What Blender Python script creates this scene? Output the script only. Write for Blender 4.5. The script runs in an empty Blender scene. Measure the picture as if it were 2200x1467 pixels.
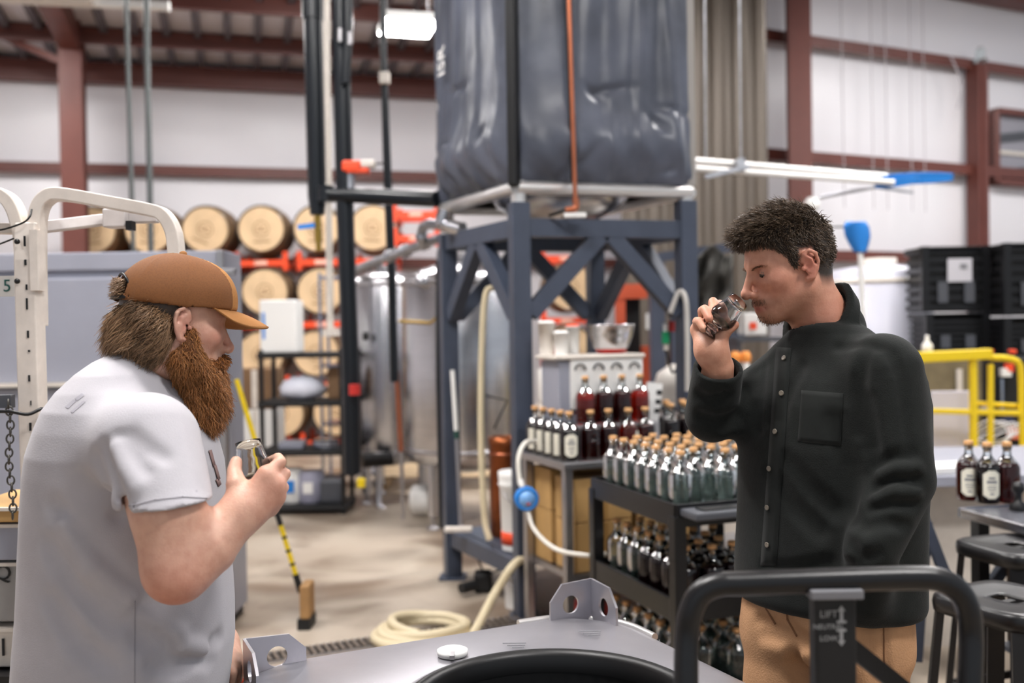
import bpy, bmesh, math, random
import numpy as np
from mathutils import Vector, Matrix

# ------------------------------------------------------------------ camera
SC = bpy.context.scene
COL = SC.collection
FPX = 2139.0
CAMH = 1.5
PITCH = math.radians(-0.88)
ROLL = math.radians(-0.9)
cam_data = bpy.data.cameras.new('camera')
cam = bpy.data.objects.new('camera', cam_data)
COL.objects.link(cam)
cam_data.sensor_width = 36.0
cam_data.lens = 36.0 * FPX / 2200.0
cam_data.clip_start = 0.05
cam_data.clip_end = 200
CROT = Matrix.Rotation(math.pi / 2 + PITCH, 3, 'X') @ Matrix.Rotation(ROLL, 3, 'Z')
cam.matrix_world = Matrix.Translation((0, 0, CAMH)) @ CROT.to_4x4()
cam_data.dof.use_dof = True
cam_data.dof.focus_distance = 1.95
cam_data.dof.aperture_fstop = 2.4
SC.camera = cam

# ------------------------------------------------------------------ light
SC.view_settings.view_transform = 'Standard'
SC.view_settings.look = 'None'
SC.view_settings.gamma = 1.0
SC.view_settings.exposure = 0.36
SC.view_settings.use_curve_mapping = False
world = bpy.data.worlds.new('daylight')
SC.world = world
world.use_nodes = True
_bg = world.node_tree.nodes['Background']
_bg.inputs['Color'].default_value = (0.86, 0.92, 1.0, 1)
_bg.inputs['Strength'].default_value = 0.5
LAMP_STRENGTH = 62.0     # emission of every roof lamp's lens
try:
    SC.cycles.use_denoising = True
    SC.cycles.max_bounces = 14
    SC.cycles.transmission_bounces = 14
    SC.cycles.diffuse_bounces = 4
    SC.cycles.glossy_bounces = 4
    SC.cycles.use_adaptive_sampling = True
    SC.cycles.adaptive_threshold = 0.025
    SC.cycles.transparent_max_bounces = 40
    SC.cycles.caustics_refractive = False
    SC.cycles.caustics_reflective = False
    SC.cycles.sample_clamp_indirect = 6
except Exception:
    pass


# ------------------------------------------------------------------ helpers
def at(px, py, Y):
    d = CROT @ Vector(((px - 1100.0) / FPX, -(py - 733.5) / FPX, -1.0))
    t = Y / d.y
    return Vector((0, 0, CAMH)) + d * t


def atz(px, py, z):
    d = CROT @ Vector(((px - 1100.0) / FPX, -(py - 733.5) / FPX, -1.0))
    t = (z - CAMH) / d.z
    return Vector((0, 0, CAMH)) + d * t


def lin(c):
    out = []
    for v in c:
        v = v / 255.0
        out.append(v / 12.92 if v <= 0.04045 else ((v + 0.055) / 1.055) ** 2.4)
    return tuple(out) + (1.0,)


_mats = {}


def M(name, col, rough=0.5, metal=0.0, var=0.0, vscale=6.0, bump=0.0, bscale=40.0, trans=0.0, ior=1.45,
      emit=0.0, coat=0.0, sss=0.0, island=0.0, col2=None, stretch=None, sheen=0.0, spec=0.5):
    """procedural principled material; col is sRGB 0-255"""
    if name in _mats:
        return _mats[name]
    m = bpy.data.materials.new(name)
    m.use_nodes = True
    nt = m.node_tree
    b = nt.nodes['Principled BSDF']
    b.inputs['Base Color'].default_value = lin(col)
    b.inputs['Roughness'].default_value = rough
    b.inputs['Metallic'].default_value = metal
    b.inputs['Transmission Weight'].default_value = trans
    b.inputs['IOR'].default_value = ior
    b.inputs['Coat Weight'].default_value = coat
    b.inputs['Specular IOR Level'].default_value = spec
    if sheen:
        b.inputs['Sheen Weight'].default_value = sheen
    if sss:
        b.inputs['Subsurface Weight'].default_value = sss
        b.inputs['Subsurface Radius'].default_value = (0.012, 0.004, 0.002)
        b.inputs['Subsurface Scale'].default_value = 1.0
    if emit:
        b.inputs['Emission Color'].default_value = lin(col)
        b.inputs['Emission Strength'].default_value = emit
    tc = None

    def coord(sc):
        nonlocal tc
        if tc is None:
            tc = nt.nodes.new('ShaderNodeTexCoord')
        if stretch:
            mp = nt.nodes.new('ShaderNodeMapping')
            mp.inputs['Scale'].default_value = stretch
            nt.links.new(tc.outputs['Object'], mp.inputs['Vector'])
            return mp.outputs['Vector']
        return tc.outputs['Object']
    if var > 0 or col2 is not None:
        nz = nt.nodes.new('ShaderNodeTexNoise')
        nz.inputs['Scale'].default_value = vscale
        nz.inputs['Detail'].default_value = 5
        nz.inputs['Roughness'].default_value = 0.6
        nt.links.new(coord(vscale), nz.inputs['Vector'])
        rp = nt.nodes.new('ShaderNodeValToRGB')
        rp.color_ramp.elements[0].position = 0.36
        rp.color_ramp.elements[1].position = 0.66
        c = lin(col)
        if col2 is not None:
            rp.color_ramp.elements[0].color = lin(col2)
            rp.color_ramp.elements[1].color = c
        else:
            rp.color_ramp.elements[0].color = tuple(x * (1 - var) for x in c[:3]) + (1,)
            rp.color_ramp.elements[1].color = tuple(min(1, x * (1 + var * 0.6)) for x in c[:3]) + (1,)
        nt.links.new(nz.outputs['Fac'], rp.inputs['Fac'])
        nt.links.new(rp.outputs['Color'], b.inputs['Base Color'])
    if island > 0:
        g = nt.nodes.new('ShaderNodeNewGeometry')
        rp = nt.nodes.new('ShaderNodeValToRGB')
        c = lin(col)
        c2 = lin(col2) if col2 else tuple(x * (1 - island) for x in c[:3]) + (1,)
        rp.color_ramp.elements[0].color = c2
        rp.color_ramp.elements[1].color = tuple(min(1, x * (1 + island)) for x in c[:3]) + (1,)
        nt.links.new(g.outputs['Random Per Island'], rp.inputs['Fac'])
        nt.links.new(rp.outputs['Color'], b.inputs['Base Color'])
    if bump > 0:
        n2 = nt.nodes.new('ShaderNodeTexNoise')
        n2.inputs['Scale'].default_value = bscale
        n2.inputs['Detail'].default_value = 4
        nt.links.new(coord(bscale), n2.inputs['Vector'])
        bp = nt.nodes.new('ShaderNodeBump')
        bp.inputs['Strength'].default_value = bump
        bp.inputs['Distance'].default_value = 0.02
        nt.links.new(n2.outputs['Fac'], bp.inputs['Height'])
        nt.links.new(bp.outputs['Normal'], b.inputs['Normal'])
    _mats[name] = m
    return m


def offset_of(o):
    v = Vector((0, 0, 0))
    while o is not None:
        v += o.location
        o = o.parent
    return v


def tag(o, label=None, cat=None, group=None, kind=None):
    if label:
        o['label'] = label
    if cat:
        o['category'] = cat
    if group:
        o['group'] = group
    if kind:
        o['kind'] = kind
    return o


def thing(name, label, cat, loc=(0, 0, 0), group=None, rz=0.0):
    o = bpy.data.objects.new(name, None)
    COL.objects.link(o)
    o.location = loc
    o.rotation_euler = (0, 0, rz)
    o.empty_display_size = 0.1
    return tag(o, label, cat, group)


def link_mesh(name, me, mat, parent=None):
    o = bpy.data.objects.new(name, me)
    COL.objects.link(o)
    if mat is not None and not me.materials:
        me.materials.append(mat)
    if parent is not None:
        o.parent = parent
    return o


class MB:
    """collects shapes and links them as one mesh object"""

    def __init__(self):
        self.v = []
        self.f = []
        self.s = []

    def add(self, vs, fs, smooth=False):
        k = len(self.v)
        self.v += [tuple(x) for x in vs]
        self.f += [tuple(i + k for i in f) for f in fs]
        self.s += [smooth] * len(fs)
        return self

    def box(self, c, s, rz=0.0, R=None):
        c = Vector(c)
        if R is None:
            R = Matrix.Rotation(rz, 3, 'Z')
        vs = []
        for dx in (-.5, .5):
            for dy in (-.5, .5):
                for dz in (-.5, .5):
                    vs.append(c + R @ Vector((dx * s[0], dy * s[1], dz * s[2])))
        return self.add(vs, [(0, 1, 3, 2), (4, 6, 7, 5), (0, 4, 5, 1), (2, 3, 7, 6), (0, 2, 6, 4), (1, 5, 7, 3)])

    def beam(self, a, b, w, h, up=(0, 0, 1)):
        """box from a to b, w across, h along up"""
        a, b = Vector(a), Vector(b)
        d = (b - a)
        L = d.length
        d.normalize()
        up = Vector(up)
        s = d.cross(up)
        if s.length < 1e-4:
            s = d.cross(Vector((0, 1, 0)))
        s.normalize()
        u = s.cross(d)
        R = Matrix((d, s, u)).transposed()
        return self.box((a + b) / 2, (L, w, h), R=R)

    def tube(self, path, r, n=12, caps=True, closed=False, smooth=True):
        P = [Vector(p) for p in path]
        m = len(P)
        rs = r if isinstance(r, (list, tuple)) else [r] * m
        T = []
        for i in range(m):
            if closed:
                t = P[(i + 1) % m] - P[i - 1]
            else:
                t = P[min(i + 1, m - 1)] - P[max(i - 1, 0)]
            T.append(t.normalized())
        u = T[0].orthogonal().normalized()
        vs = []
        for i in range(m):
            u = (u - T[i] * u.dot(T[i])).normalized()
            w = T[i].cross(u)
            for k in range(n):
                a = 2 * math.pi * k / n
                vs.append(P[i] + (u * math.cos(a) + w * math.sin(a)) * rs[i])
        fs = []
        for i in range(m if closed else m - 1):
            j = (i + 1) % m
            for k in range(n):
                k2 = (k + 1) % n
                fs.append((i * n + k, i * n + k2, j * n + k2, j * n + k))
        self.add(vs, fs, smooth)
        if caps and not closed:
            self.add([vs[k] for k in range(n)], [tuple(reversed(range(n)))])
            self.add([vs[(m - 1) * n + k] for k in range(n)], [tuple(range(n))])
        return self

    def lathe(self, prof, c=(0, 0, 0), n=24, R=None, smooth=True, caps=True):
        """profile of (r, z) about local z"""
        c = Vector(c)
        R = R or Matrix.Identity(3)
        vs, fs = [], []
        m = len(prof)
        for (r, z) in prof:
            for k in range(n):
                a = 2 * math.pi * k / n
                vs.append(c + R @ Vector((r * math.cos(a), r * math.sin(a), z)))
        for i in range(m - 1):
            for k in range(n):
                k2 = (k + 1) % n
                fs.append((i * n + k, i * n + k2, (i + 1) * n + k2, (i + 1) * n + k))
        self.add(vs, fs, smooth)
        if caps:
            if prof[0][0] > 1e-5:
                self.add(vs[:n], [tuple(reversed(range(n)))])
            if prof[-1][0] > 1e-5:
                self.add(vs[-n:], [tuple(range(n))])
        return self

    def prism(self, poly, t, c=(0, 0, 0), R=None, holes=None):
        """flat polygon in local xy, thickness t along local z (centred)"""
        c = Vector(c)
        R = R or Matrix.Identity(3)
        n = len(poly)
        vs = [c + R @ Vector((x, y, -t / 2)) for x, y in poly] + [c + R @ Vector((x, y, t / 2)) for x, y in poly]
        fs = [tuple(reversed(range(n))), tuple(range(n, 2 * n))]
        for i in range(n):
            j = (i + 1) % n
            fs.append((i, j, n + j, n + i))
        return self.add(vs, fs)

    def sheet(self, fn, nu, nv, smooth=True, thick=0.0):
        """surface fn(u,v) -> point, u,v in 0..1"""
        vs, fs = [], []
        for i in range(nu + 1):
            for j in range(nv + 1):
                vs.append(fn(i / nu, j / nv))
        for i in range(nu):
            for j in range(nv):
                a = i * (nv + 1) + j
                fs.append((a, a + nv + 1, a + nv + 2, a + 1))
        return self.add(vs, fs, smooth)

    def mesh(self, name, off=Vector((0, 0, 0))):
        me = bpy.data.meshes.new(name)
        me.from_pydata([tuple(Vector(v) - off) for v in self.v], [], self.f)
        me.polygons.foreach_set('use_smooth', self.s)
        me.validate()
        me.update()
        return me

    def build(self, name, mat, parent=None, bevel=0.0, thick=0.0, local=False):
        off = Vector((0, 0, 0)) if (local or parent is None) else offset_of(parent)
        me = self.mesh(name, off)
        o = link_mesh(name, me, mat, parent)
        if thick:
            md = o.modifiers.new('thickness', 'SOLIDIFY')
            md.thickness = thick
            md.offset = 0
        if bevel:
            md = o.modifiers.new('bevel', 'BEVEL')
            md.width = bevel
            md.segments = 2
            md.limit_method = 'ANGLE'
        return o


def copy_tree(o, parent=None):
    c = o.copy()
    COL.objects.link(c)
    c.parent = parent
    for ch in o.children:
        copy_tree(ch, c)
    return c


def arc(c, r, a0, a1, n, ex, ey):
    c, ex, ey = Vector(c), Vector(ex), Vector(ey)
    return [c + ex * (r * math.cos(a0 + (a1 - a0) * i / n)) + ey * (r * math.sin(a0 + (a1 - a0) * i / n)) for i in range(n + 1)]


def smooth_path(pts, n=8):
    """catmull-rom through pts"""
    P = [Vector(p) for p in pts]
    P = [P[0] * 2 - P[1]] + P + [P[-1] * 2 - P[-2]]
    out = []
    for i in range(1, len(P) - 2):
        p0, p1, p2, p3 = P[i - 1:i + 3]
        for k in range(n):
            t = k / n
            out.append(0.5 * ((2 * p1) + (p2 - p0) * t + (2 * p0 - 5 * p1 + 4 * p2 - p3) * t * t + (3 * p1 - p0 - 3 * p2 + p3) * t ** 3))
    out.append(P[-2])
    return out


def text_mesh(name, body, size, mat, parent, loc, R, depth=0.0008, off=True):
    """flat lettering as a thin mesh; R's columns are right, up, out"""
    cu = bpy.data.curves.new(name, 'FONT')
    cu.body = body
    cu.size = size
    cu.align_x = 'CENTER'
    cu.align_y = 'CENTER'
    cu.extrude = depth
    cu.resolution_u = 3
    tmp = bpy.data.objects.new(name, cu)
    me = bpy.data.meshes.new_from_object(tmp)
    bpy.data.objects.remove(tmp)
    bpy.data.curves.remove(cu)
    o_ = offset_of(parent) if parent is not None else Vector((0, 0, 0))
    me.transform(Matrix.Translation(Vector(loc) - o_) @ R.to_4x4())
    me.materials.clear()
    return link_mesh(name, me, mat, parent)


def frame(x, y, z=None):
    x = Vector(x).normalized()
    y = Vector(y).normalized()
    z = x.cross(y).normalized()
    y = z.cross(x)
    return Matrix((x, y, z)).transposed()


rnd = random.Random(11)

# ------------------------------------------------------------------ materials
m_vinyl = M('white_vinyl', (236, 234, 238), 0.36, bump=0.35, bscale=1.6, stretch=(1, 1, 0.35))
m_rust = M('red_oxide_steel', (104, 58, 50), 0.45, var=0.12, vscale=2)
m_deck = M('galvanised_deck', (222, 219, 226), 0.45)
m_rib = M('shaded_deck_rib', (98, 92, 98), 0.6)  # shadowy gaps of the deck put into the ribs' dark grey
m_corr = M('brown_corrugated', (104, 95, 86), 0.4, metal=0.3)
m_steel = M('stainless', (196, 196, 200), 0.24, metal=1.0, var=0.06, vscale=3, bump=0.05, bscale=60, stretch=(1, 1, 8))
m_steel_s = M('stainless_satin', (178, 176, 178), 0.36, metal=1.0, var=0.10, vscale=5)
m_galv = M('galvanised_pipe', (170, 172, 178), 0.38, metal=0.9, var=0.2, vscale=12)
m_black = M('black_paint', (16, 16, 18), 0.32)
m_blackm = M('black_matte', (20, 20, 21), 0.6)
m_foam = M('black_insulation', (18, 22, 27), 0.28)
m_stand = M('slate_blue_paint', (62, 69, 84), 0.42, var=0.12, vscale=7)
m_tarp = M('black_wrap', (76, 80, 92), 0.34, var=0.35, vscale=2.5, bump=0.12, bscale=9)
m_white = M('white_paint', (232, 231, 228), 0.4)
m_offw = M('cream_white', (214, 206, 196), 0.45, var=0.08, vscale=10)
m_copper = M('copper', (186, 112, 82), 0.3, metal=0.85, var=0.15, vscale=6)
m_copper2 = M('copper_aged', (150, 84, 48), 0.36, metal=0.8, var=0.35, vscale=8)
m_brass = M('brass', (170, 140, 70), 0.3, metal=1.0)
m_oak = M('oak', (214, 184, 146), 0.6, var=0.12, vscale=5, bump=0.1, bscale=30)
m_oakside = M('oak_stave', (150, 116, 78), 0.6, var=0.2, vscale=5)
m_hoop = M('barrel_hoop', (92, 88, 84), 0.45, metal=0.8)
m_orange = M('orange_paint', (232, 78, 40), 0.4)
m_kraft = M('kraft_board', (184, 146, 92), 0.75, var=0.08, vscale=6)
m_kraft2 = M('kraft_brown', (120, 92, 66), 0.8, var=0.1, vscale=6)
m_cork = M('cork', (206, 158, 108), 0.8, var=0.2, vscale=90)
m_glass = M('clear_glass', (236, 246, 244), 0.03, trans=1.0, ior=1.46)
m_spirit = M('clear_spirit_glass', (230, 240, 236), 0.02, trans=0.66, ior=1.2)  # partly diffuse: milky brightness put into the clear spirit
m_thin = M('thin_glass', (254, 255, 255), 0.02, trans=1.0, ior=1.3)
m_wine = M('dark_red_spirit', (70, 7, 6), 0.04, trans=0.92, ior=1.38, coat=0.4)
m_winelight = M('bright_red_spirit', (190, 34, 16), 0.04, trans=0.96, ior=1.38, coat=0.4)
m_winedark = M('near_black_spirit', (14, 4, 5), 0.04, trans=0.3, ior=1.38, coat=0.5)
m_paper = M('label_paper', (226, 222, 206), 0.7)
m_hose = M('beige_hose', (206, 192, 160), 0.5)
m_rubber = M('black_rubber', (12, 12, 13), 0.42)
m_yellow = M('yellow_paint', (226, 196, 28), 0.42)
m_blue = M('blue_plastic', (38, 124, 206), 0.4)
m_grey = M('grey_paint', (150, 152, 164), 0.38, var=0.06, vscale=3)
m_greyd = M('grey_dark', (74, 76, 82), 0.5)
m_red = M('red_plastic', (186, 46, 40), 0.45)
m_chrome = M('chrome_wire', (176, 186, 204), 0.2, metal=1.0)
m_ink = M('black_ink', (18, 18, 20), 0.6)
m_graph = M('grey_ink', (120, 120, 124), 0.6)
m_lamp = M('lamp_lens', (255, 252, 250), 0.5, emit=LAMP_STRENGTH)


def thin_glass(name, tint, body=0.0, spec=1.0):
    """thin clear wall: lets light straight through, mirrors more at grazing angles"""
    m = bpy.data.materials.new(name)
    m.use_nodes = True
    nt = m.node_tree
    nt.nodes.clear()
    out = nt.nodes.new('ShaderNodeOutputMaterial')
    tr = nt.nodes.new('ShaderNodeBsdfTransparent')
    tr.inputs['Color'].default_value = lin(tint)
    gl = nt.nodes.new('ShaderNodeBsdfGlossy')
    gl.inputs['Roughness'].default_value = .05
    fr = nt.nodes.new('ShaderNodeLayerWeight')
    fr.inputs['Blend'].default_value = .32 * spec
    mx = nt.nodes.new('ShaderNodeMixShader')
    nt.links.new(fr.outputs['Fresnel'], mx.inputs['Fac'])
    src = tr
    if body > 0:
        df = nt.nodes.new('ShaderNodeBsdfTranslucent')
        df.inputs['Color'].default_value = lin((225, 236, 230))
        m2 = nt.nodes.new('ShaderNodeMixShader')
        m2.inputs['Fac'].default_value = body
        nt.links.new(tr.outputs[0], m2.inputs[1])
        nt.links.new(df.outputs[0], m2.inputs[2])
        src = m2
    nt.links.new(src.outputs[0], mx.inputs[1])
    nt.links.new(gl.outputs[0], mx.inputs[2])
    nt.links.new(mx.outputs[0], out.inputs['Surface'])
    return m


m_bottle = thin_glass('bottle_glass', (252, 254, 254))
m_bspirit = thin_glass('bottle_spirit', (246, 252, 250), body=.24, spec=.6)  # pale translucent share puts brightness into the clear fill

# ================================================================== the setting
# floor: stained concrete
def floor_material():
    m = bpy.data.materials.new('stained_concrete')
    m.use_nodes = True
    nt = m.node_tree
    b = nt.nodes['Principled BSDF']
    tc = nt.nodes.new('ShaderNodeTexCoord')

    def noise(sc, detail, dist=0.0):
        n = nt.nodes.new('ShaderNodeTexNoise')
        n.inputs['Scale'].default_value = sc
        n.inputs['Detail'].default_value = detail
        n.inputs['Distortion'].default_value = dist
        nt.links.new(tc.outputs['Object'], n.inputs['Vector'])
        return n

    def ramp(src, p0, c0, p1, c1):
        r = nt.nodes.new('ShaderNodeValToRGB')
        r.color_ramp.elements[0].position = p0
        r.color_ramp.elements[0].color = c0
        r.color_ramp.elements[1].position = p1
        r.color_ramp.elements[1].color = c1
        nt.links.new(src.outputs['Fac'], r.inputs['Fac'])
        return r

    def mix(a, bb, fac):
        x = nt.nodes.new('ShaderNodeMix')
        x.data_type = 'RGBA'
        x.blend_type = 'MULTIPLY'
        x.inputs['Factor'].default_value = fac
        nt.links.new(a.outputs[0] if a.type == 'VALTORGB' else a.outputs[2], x.inputs[6])
        nt.links.new(bb.outputs[0], x.inputs[7])
        return x
    base = ramp(noise(1.1, 6, 0.3), 0.35, lin((158, 144, 128)), 0.68, lin((184, 172, 156)))
    stain = ramp(noise(1.7, 8, 0.4), 0.36, lin((150, 128, 108)), 0.52, (1, 1, 1, 1))
    spots = ramp(noise(0.8, 5, 0.4), 0.36, lin((170, 150, 135)), 0.5, (1, 1, 1, 1))
    x = mix(base, stain, 0.6)
    y = mix(x, spots, 0.9)
    nt.links.new(y.outputs[2], b.inputs['Base Color'])
    b.inputs['Roughness'].default_value = 0.42
    return m


fl = MB().box((0, 6, -0.05), (30, 26, 0.1)).build('floor', floor_material())
tag(fl, kind='structure')
# trench drain let into the floor
g0, g1 = atz(600, 1412, 0.0), atz(1010, 1350, 0.0)
gd = (g1 - g0).normalized()
gs = Vector((-gd.y, gd.x, 0))
ga, gb = g0 - gd * 1.6, g1 + gd * 0.9
MB().beam(ga + Vector((0, 0, .0012)), gb + Vector((0, 0, .0012)), 0.125, 0.002).build('drain_channel', m_blackm, fl)
for s in (-1, 1):
    MB().beam(ga + gs * s * .068 + Vector((0, 0, .005)), gb + gs * s * .068 + Vector((0, 0, .005)), .012, .01).build('drain_edge', m_steel_s, fl)
m_grate = M('cast_grate', (120, 108, 98), 0.55, metal=0.5)
slat = MB().box((0, 0, 0), (.016, .124, .012)).mesh('drain_slat')
L = (gb - ga).length
for i in range(int(L / .034)):
    o = link_mesh('drain_slat', slat, m_grate, fl)
    p = ga + gd * (.02 + i * .034)
    o.location = (p.x, p.y, .009 - fl.location.z)
    o.rotation_euler = (0, 0, math.atan2(gd.y, gd.x))

# back wall (left of the picture), its girts, column and the roof over it
A15 = math.radians(15)
W0 = Vector((-4.42, 13.5, 0))
WE = Vector((math.cos(A15), math.sin(A15), 0))
WN = Vector((math.sin(A15), -math.cos(A15), 0))


def wb(s, d, z):
    return W0 + WE * s + WN * d + Vector((0, 0, z))


def wall_sheet(p, e, n, s0, s1, z0, z1, nm, bays):
    """vinyl faced wall that bellies slightly between the girts"""
    mb = MB()

    def fn(u, v):
        s = s0 + (s1 - s0) * u
        z = z0 + (z1 - z0) * v
        bulge = 0.0
        for a, b in zip(bays[:-1], bays[1:]):
            if a <= z <= b:
                bulge = 0.05 * math.sin(math.pi * (z - a) / (b - a)) * (0.7 + 0.3 * math.sin(s * 3.1) * math.sin(s * 1.7 + z))
        return p + e * s + n * bulge + Vector((0, 0, z))
    mb.sheet(fn, 90, 60)
    o = mb.build(nm, m_vinyl)
    md = o.modifiers.new('thickness', 'SOLIDIFY')
    md.thickness = .12
    md.offset = -1
    return tag(o, kind='structure')


wall_back = wall_sheet(W0, WE, WN, -9, 9, 0, 5.1, 'wall_back', [0, 2.45, 3.68, 4.8, 5.2])
for z in (2.45, 3.68):
    mb = MB()
    mb.beam(wb(-9, .09, z), wb(9, .09, z), .16, .07)
    mb.beam(wb(-9, .165, z - .05), wb(9, .165, z - .05), .012, .10)
    mb.build('girt', m_rust, wall_back)
mb = MB()
mb.beam(wb(-9, .12, 4.90), wb(9, .12, 4.90), .2, .26)
mb.beam(wb(-9, .24, 4.78), wb(9, .24, 4.78), .05, .04)
mb.build('eave_strut', m_rust, wall_back)
# steel column standing before the wall


def i_column(p, ex, ey, h, w, d, parent, base=0.0, z0=0.0):
    p = Vector(p)
    mb = MB()
    up = Vector((0, 0, 1))
    for s in (-1, 1):
        mb.beam(p + ey * (s * d / 2) + up * z0, p + ey * (s * d / 2) + up * h, w, .02, up=ey)
    mb.beam(p + up * z0, p + up * h, d, .014, up=ex)
    return mb.build('column', m_rust, parent)


cp = at(167, 700, 12.0)
cp.z = 0
i_column(cp, WE, WN, 5.6, .26, .3, wall_back)
MB().beam(at(-120, 25, 11.9), at(140, 135, 11.9), .05, .08).build('knee_brace', m_rust, wall_back)

# ceiling on the left: deck, ribs, purlins
RS = 1 / 12.0
mb = MB()
mb.sheet(lambda u, v: wb(-10 + 15.9 * u, -0.2 + 18.5 * v, 5.09 + (18.5 * v) * RS), 4, 4, smooth=False)
ceil = mb.build('ceiling', m_deck, thick=.03)
tag(ceil, kind='structure')
ribm = MB().beam((0, 0, 0), (WN.x * 7.0, WN.y * 7.0, 7.0 * RS), .085, .07).mesh('rib')
s = -8.0
while s < 6.4:
    o = link_mesh('rib', ribm, m_rib, ceil)
    o.location = wb(s, 0.0, 5.04)
    s += .36
for d in (1.25, 2.5, 3.75, 5.0, 6.2, 7.5):
    z = 5.09 + d * RS
    mb = MB()
    mb.beam(wb(-9.5, d, z - .12), wb(5.9, d, z - .12), .03, .2)
    mb.beam(wb(-9.5, d + .03, z - .215), wb(5.9, d + .03, z - .215), .08, .02)
    mb.beam(wb(-9.5, d - .03, z - .02), wb(5.9, d - .03, z - .02), .08, .02)
    mb.build('purlin', m_rust, ceil)
# frame rafter on the left, over the column
MB().beam(cp + Vector((0, 0, 5.0)) , cp + WN * 8 + Vector((0, 0, 5.0 + 8 * RS)), .22, .3).build('rafter', m_rust, ceil)

# right wall with girts, column, post and window
A26 = math.radians(26)
R0 = Vector((5.5, 13.4, 0))
RE = Vector((math.cos(A26), math.sin(A26), 0))
RN = Vector((math.sin(A26), -math.cos(A26), 0))


def wr(s, d, z):
    return R0 + RE * s + RN * d + Vector((0, 0, z))


def on_right(px, d=0.0):
    """s along the right wall under image column px"""
    k = (px - 1100) / FPX
    # X = k Y
    a = R0 + RN * d
    return (k * a.y - a.x) / (RE.x - k * RE.y)


wall_right = wall_sheet(R0, RE, RN, on_right(1580), 7.5, 0, 7.1, 'wall_right', [0, 2.36, 3.57, 5.0, 7.2])
for z in (2.36, 3.57, 5.0):
    mb = MB()
    s0 = on_right(1600)
    mb.beam(wr(s0, .1, z), wr(6.5, .1, z), .18, .06)
    mb.beam(wr(s0, .19, z - .05), wr(6.5, .19, z - .05), .014, .12)
    mb.build('girt', m_rust, wall_right)
MB().beam(wr(-3, .25, 5.95), wr(6.5, .25, 5.95), .3, .24).build('eave_strut', m_rust, wall_right)
i_column(wr(on_right(1722, .45), .45, 0), (RE * .8 + RN * .6).normalized(), (RN * .8 - RE * .6).normalized(), 7.0, .26, .36, wall_right)
post_s = on_right(2098, .2)
mb = MB()
mb.beam(wr(post_s, .2, 0), wr(post_s, .2, 4.95), .1, .2, up=RN)
mb.beam(wr(post_s + .08, .3, 0), wr(post_s + .08, .3, 4.95), .1, .03, up=RN)
mb.build('post', m_rust, wall_right)
# window beside the post
s1, s2 = on_right(2125), on_right(2290)
win = MB()
for za in (3.40, 4.38):
    win.beam(wr(s1, .1, za), wr(s2, .1, za), .2, .08)
win.beam(wr(s2, .1, 3.40), wr(s2, .1, 4.38), .08, .2)
win.beam(wr(s1, .1, 3.40), wr(s1, .1, 4.38), .08, .2)
wino = win.build('window_1', m_rust)
tag(wino, kind='structure')
m_pane = M('window_pane', (150, 148, 156), 0.12)
MB().beam(wr(s1, .085, 3.89), wr(s2, .085, 3.89), .02, .96).build('pane', m_pane, wino)
for za in (3.50, 4.0):
    MB().beam(wr(s1, .11, za), wr(s2, .11, za + .22), .02, .12).build('louvre', m_greyd, wino)
MB().beam(wr(s1, .11, 3.82), wr(s2, .11, 3.82), .03, .05).build('mullion', m_offw, wino)
cr = MB().box((6.8, 9.5, 7.12), (12.0, 15, .06)).build('ceiling_right', m_deck)
tag(cr, kind='structure')

# unseen left wall, added to cut the daylight from that side
wl = MB().box((-9.2, 3.0, 2.9), (.12, 20, 5.8)).build('wall_left', m_vinyl)
tag(wl, kind='structure')

# brown corrugated partition behind the still
pa, pb = at(1338, 700, 11.0), at(1652, 700, 11.0)
mb = MB()
n = 120


def corr(u, v):
    x = pa.x + (pb.x - pa.x) * u
    ph = (x * 4.2) % 1.0
    k = 0.0 if ph < .35 else (min(1, (ph - .35) / .12) if ph < .8 else max(0, (1 - ph) / .2))
    return Vector((x, 11.0 - .05 * k, 7.0 * v))


mb.sheet(corr, n, 1, smooth=False)
part = mb.build('wall_partition', m_corr, thick=.01)
tag(part, kind='structure')

# ---------------------------------------------------------------- roof lamps
def roof_lamp(p, label, rz=0.0, w=1.2, d=.42, drop=.5):
    t = thing('high_bay_light', label, 'light', p, 'roof lamps', rz)
    MB().box((0, 0, .05), (w, d, .07)).build('housing', m_white, t, bevel=.01, local=True)
    MB().box((0, 0, .008), (w * .96, d * .92, .016)).build('lens', m_lamp, t, local=True)
    for sx in (-1, 1):
        MB().tube([(sx * w * .4, 0, .08), (sx * w * .4, 0, .08 + drop)], .006, 6).build('hanger', m_steel_s, t, local=True)
    return t


lp = at(876, 62, 9.4)
roof_lamp(lp, 'glowing white rectangular roof lamp beside the top of the black wrapped tank', math.radians(15), w=.5, d=.55, drop=.75)
for x, y, z, lab in ((-1.1, 2.0, 5.1, 'above the steel tote between the two people'), (2.2, .2, 5.3, 'nearest the camera on the right'),
                     (-2.6, 4.6, 5.1, 'above the grey cabinet'), (3.6, 5.4, 5.4, 'above the dark work table'),
                     (-5.6, 9.9, 5.1, 'before the left end of the back wall'), (-1.9, 10.3, 5.12, 'before the barrel racks'),
                     (5.0, 9.6, 5.5, 'before the right wall above the black bins'), (7.6, 10.8, 5.6, 'before the far end of the right wall'),
                     (1.2, 7.4, 5.2, 'behind the black wrapped tank')):
    roof_lamp((x, y, z), 'white roof lamp added out of view ' + lab, 0, w=1.3 if y < 8 else 1.0, d=.7 if y < 8 else .6, drop=.3 if x < .9 or y < 2 else 7.0 - z)  # lamps out of view, added to brighten the walls and the people

# ================================================================== far things
# ---- oak barrels lying in orange racks along the back wall
BY = 12.35
PX = 118.0


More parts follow.
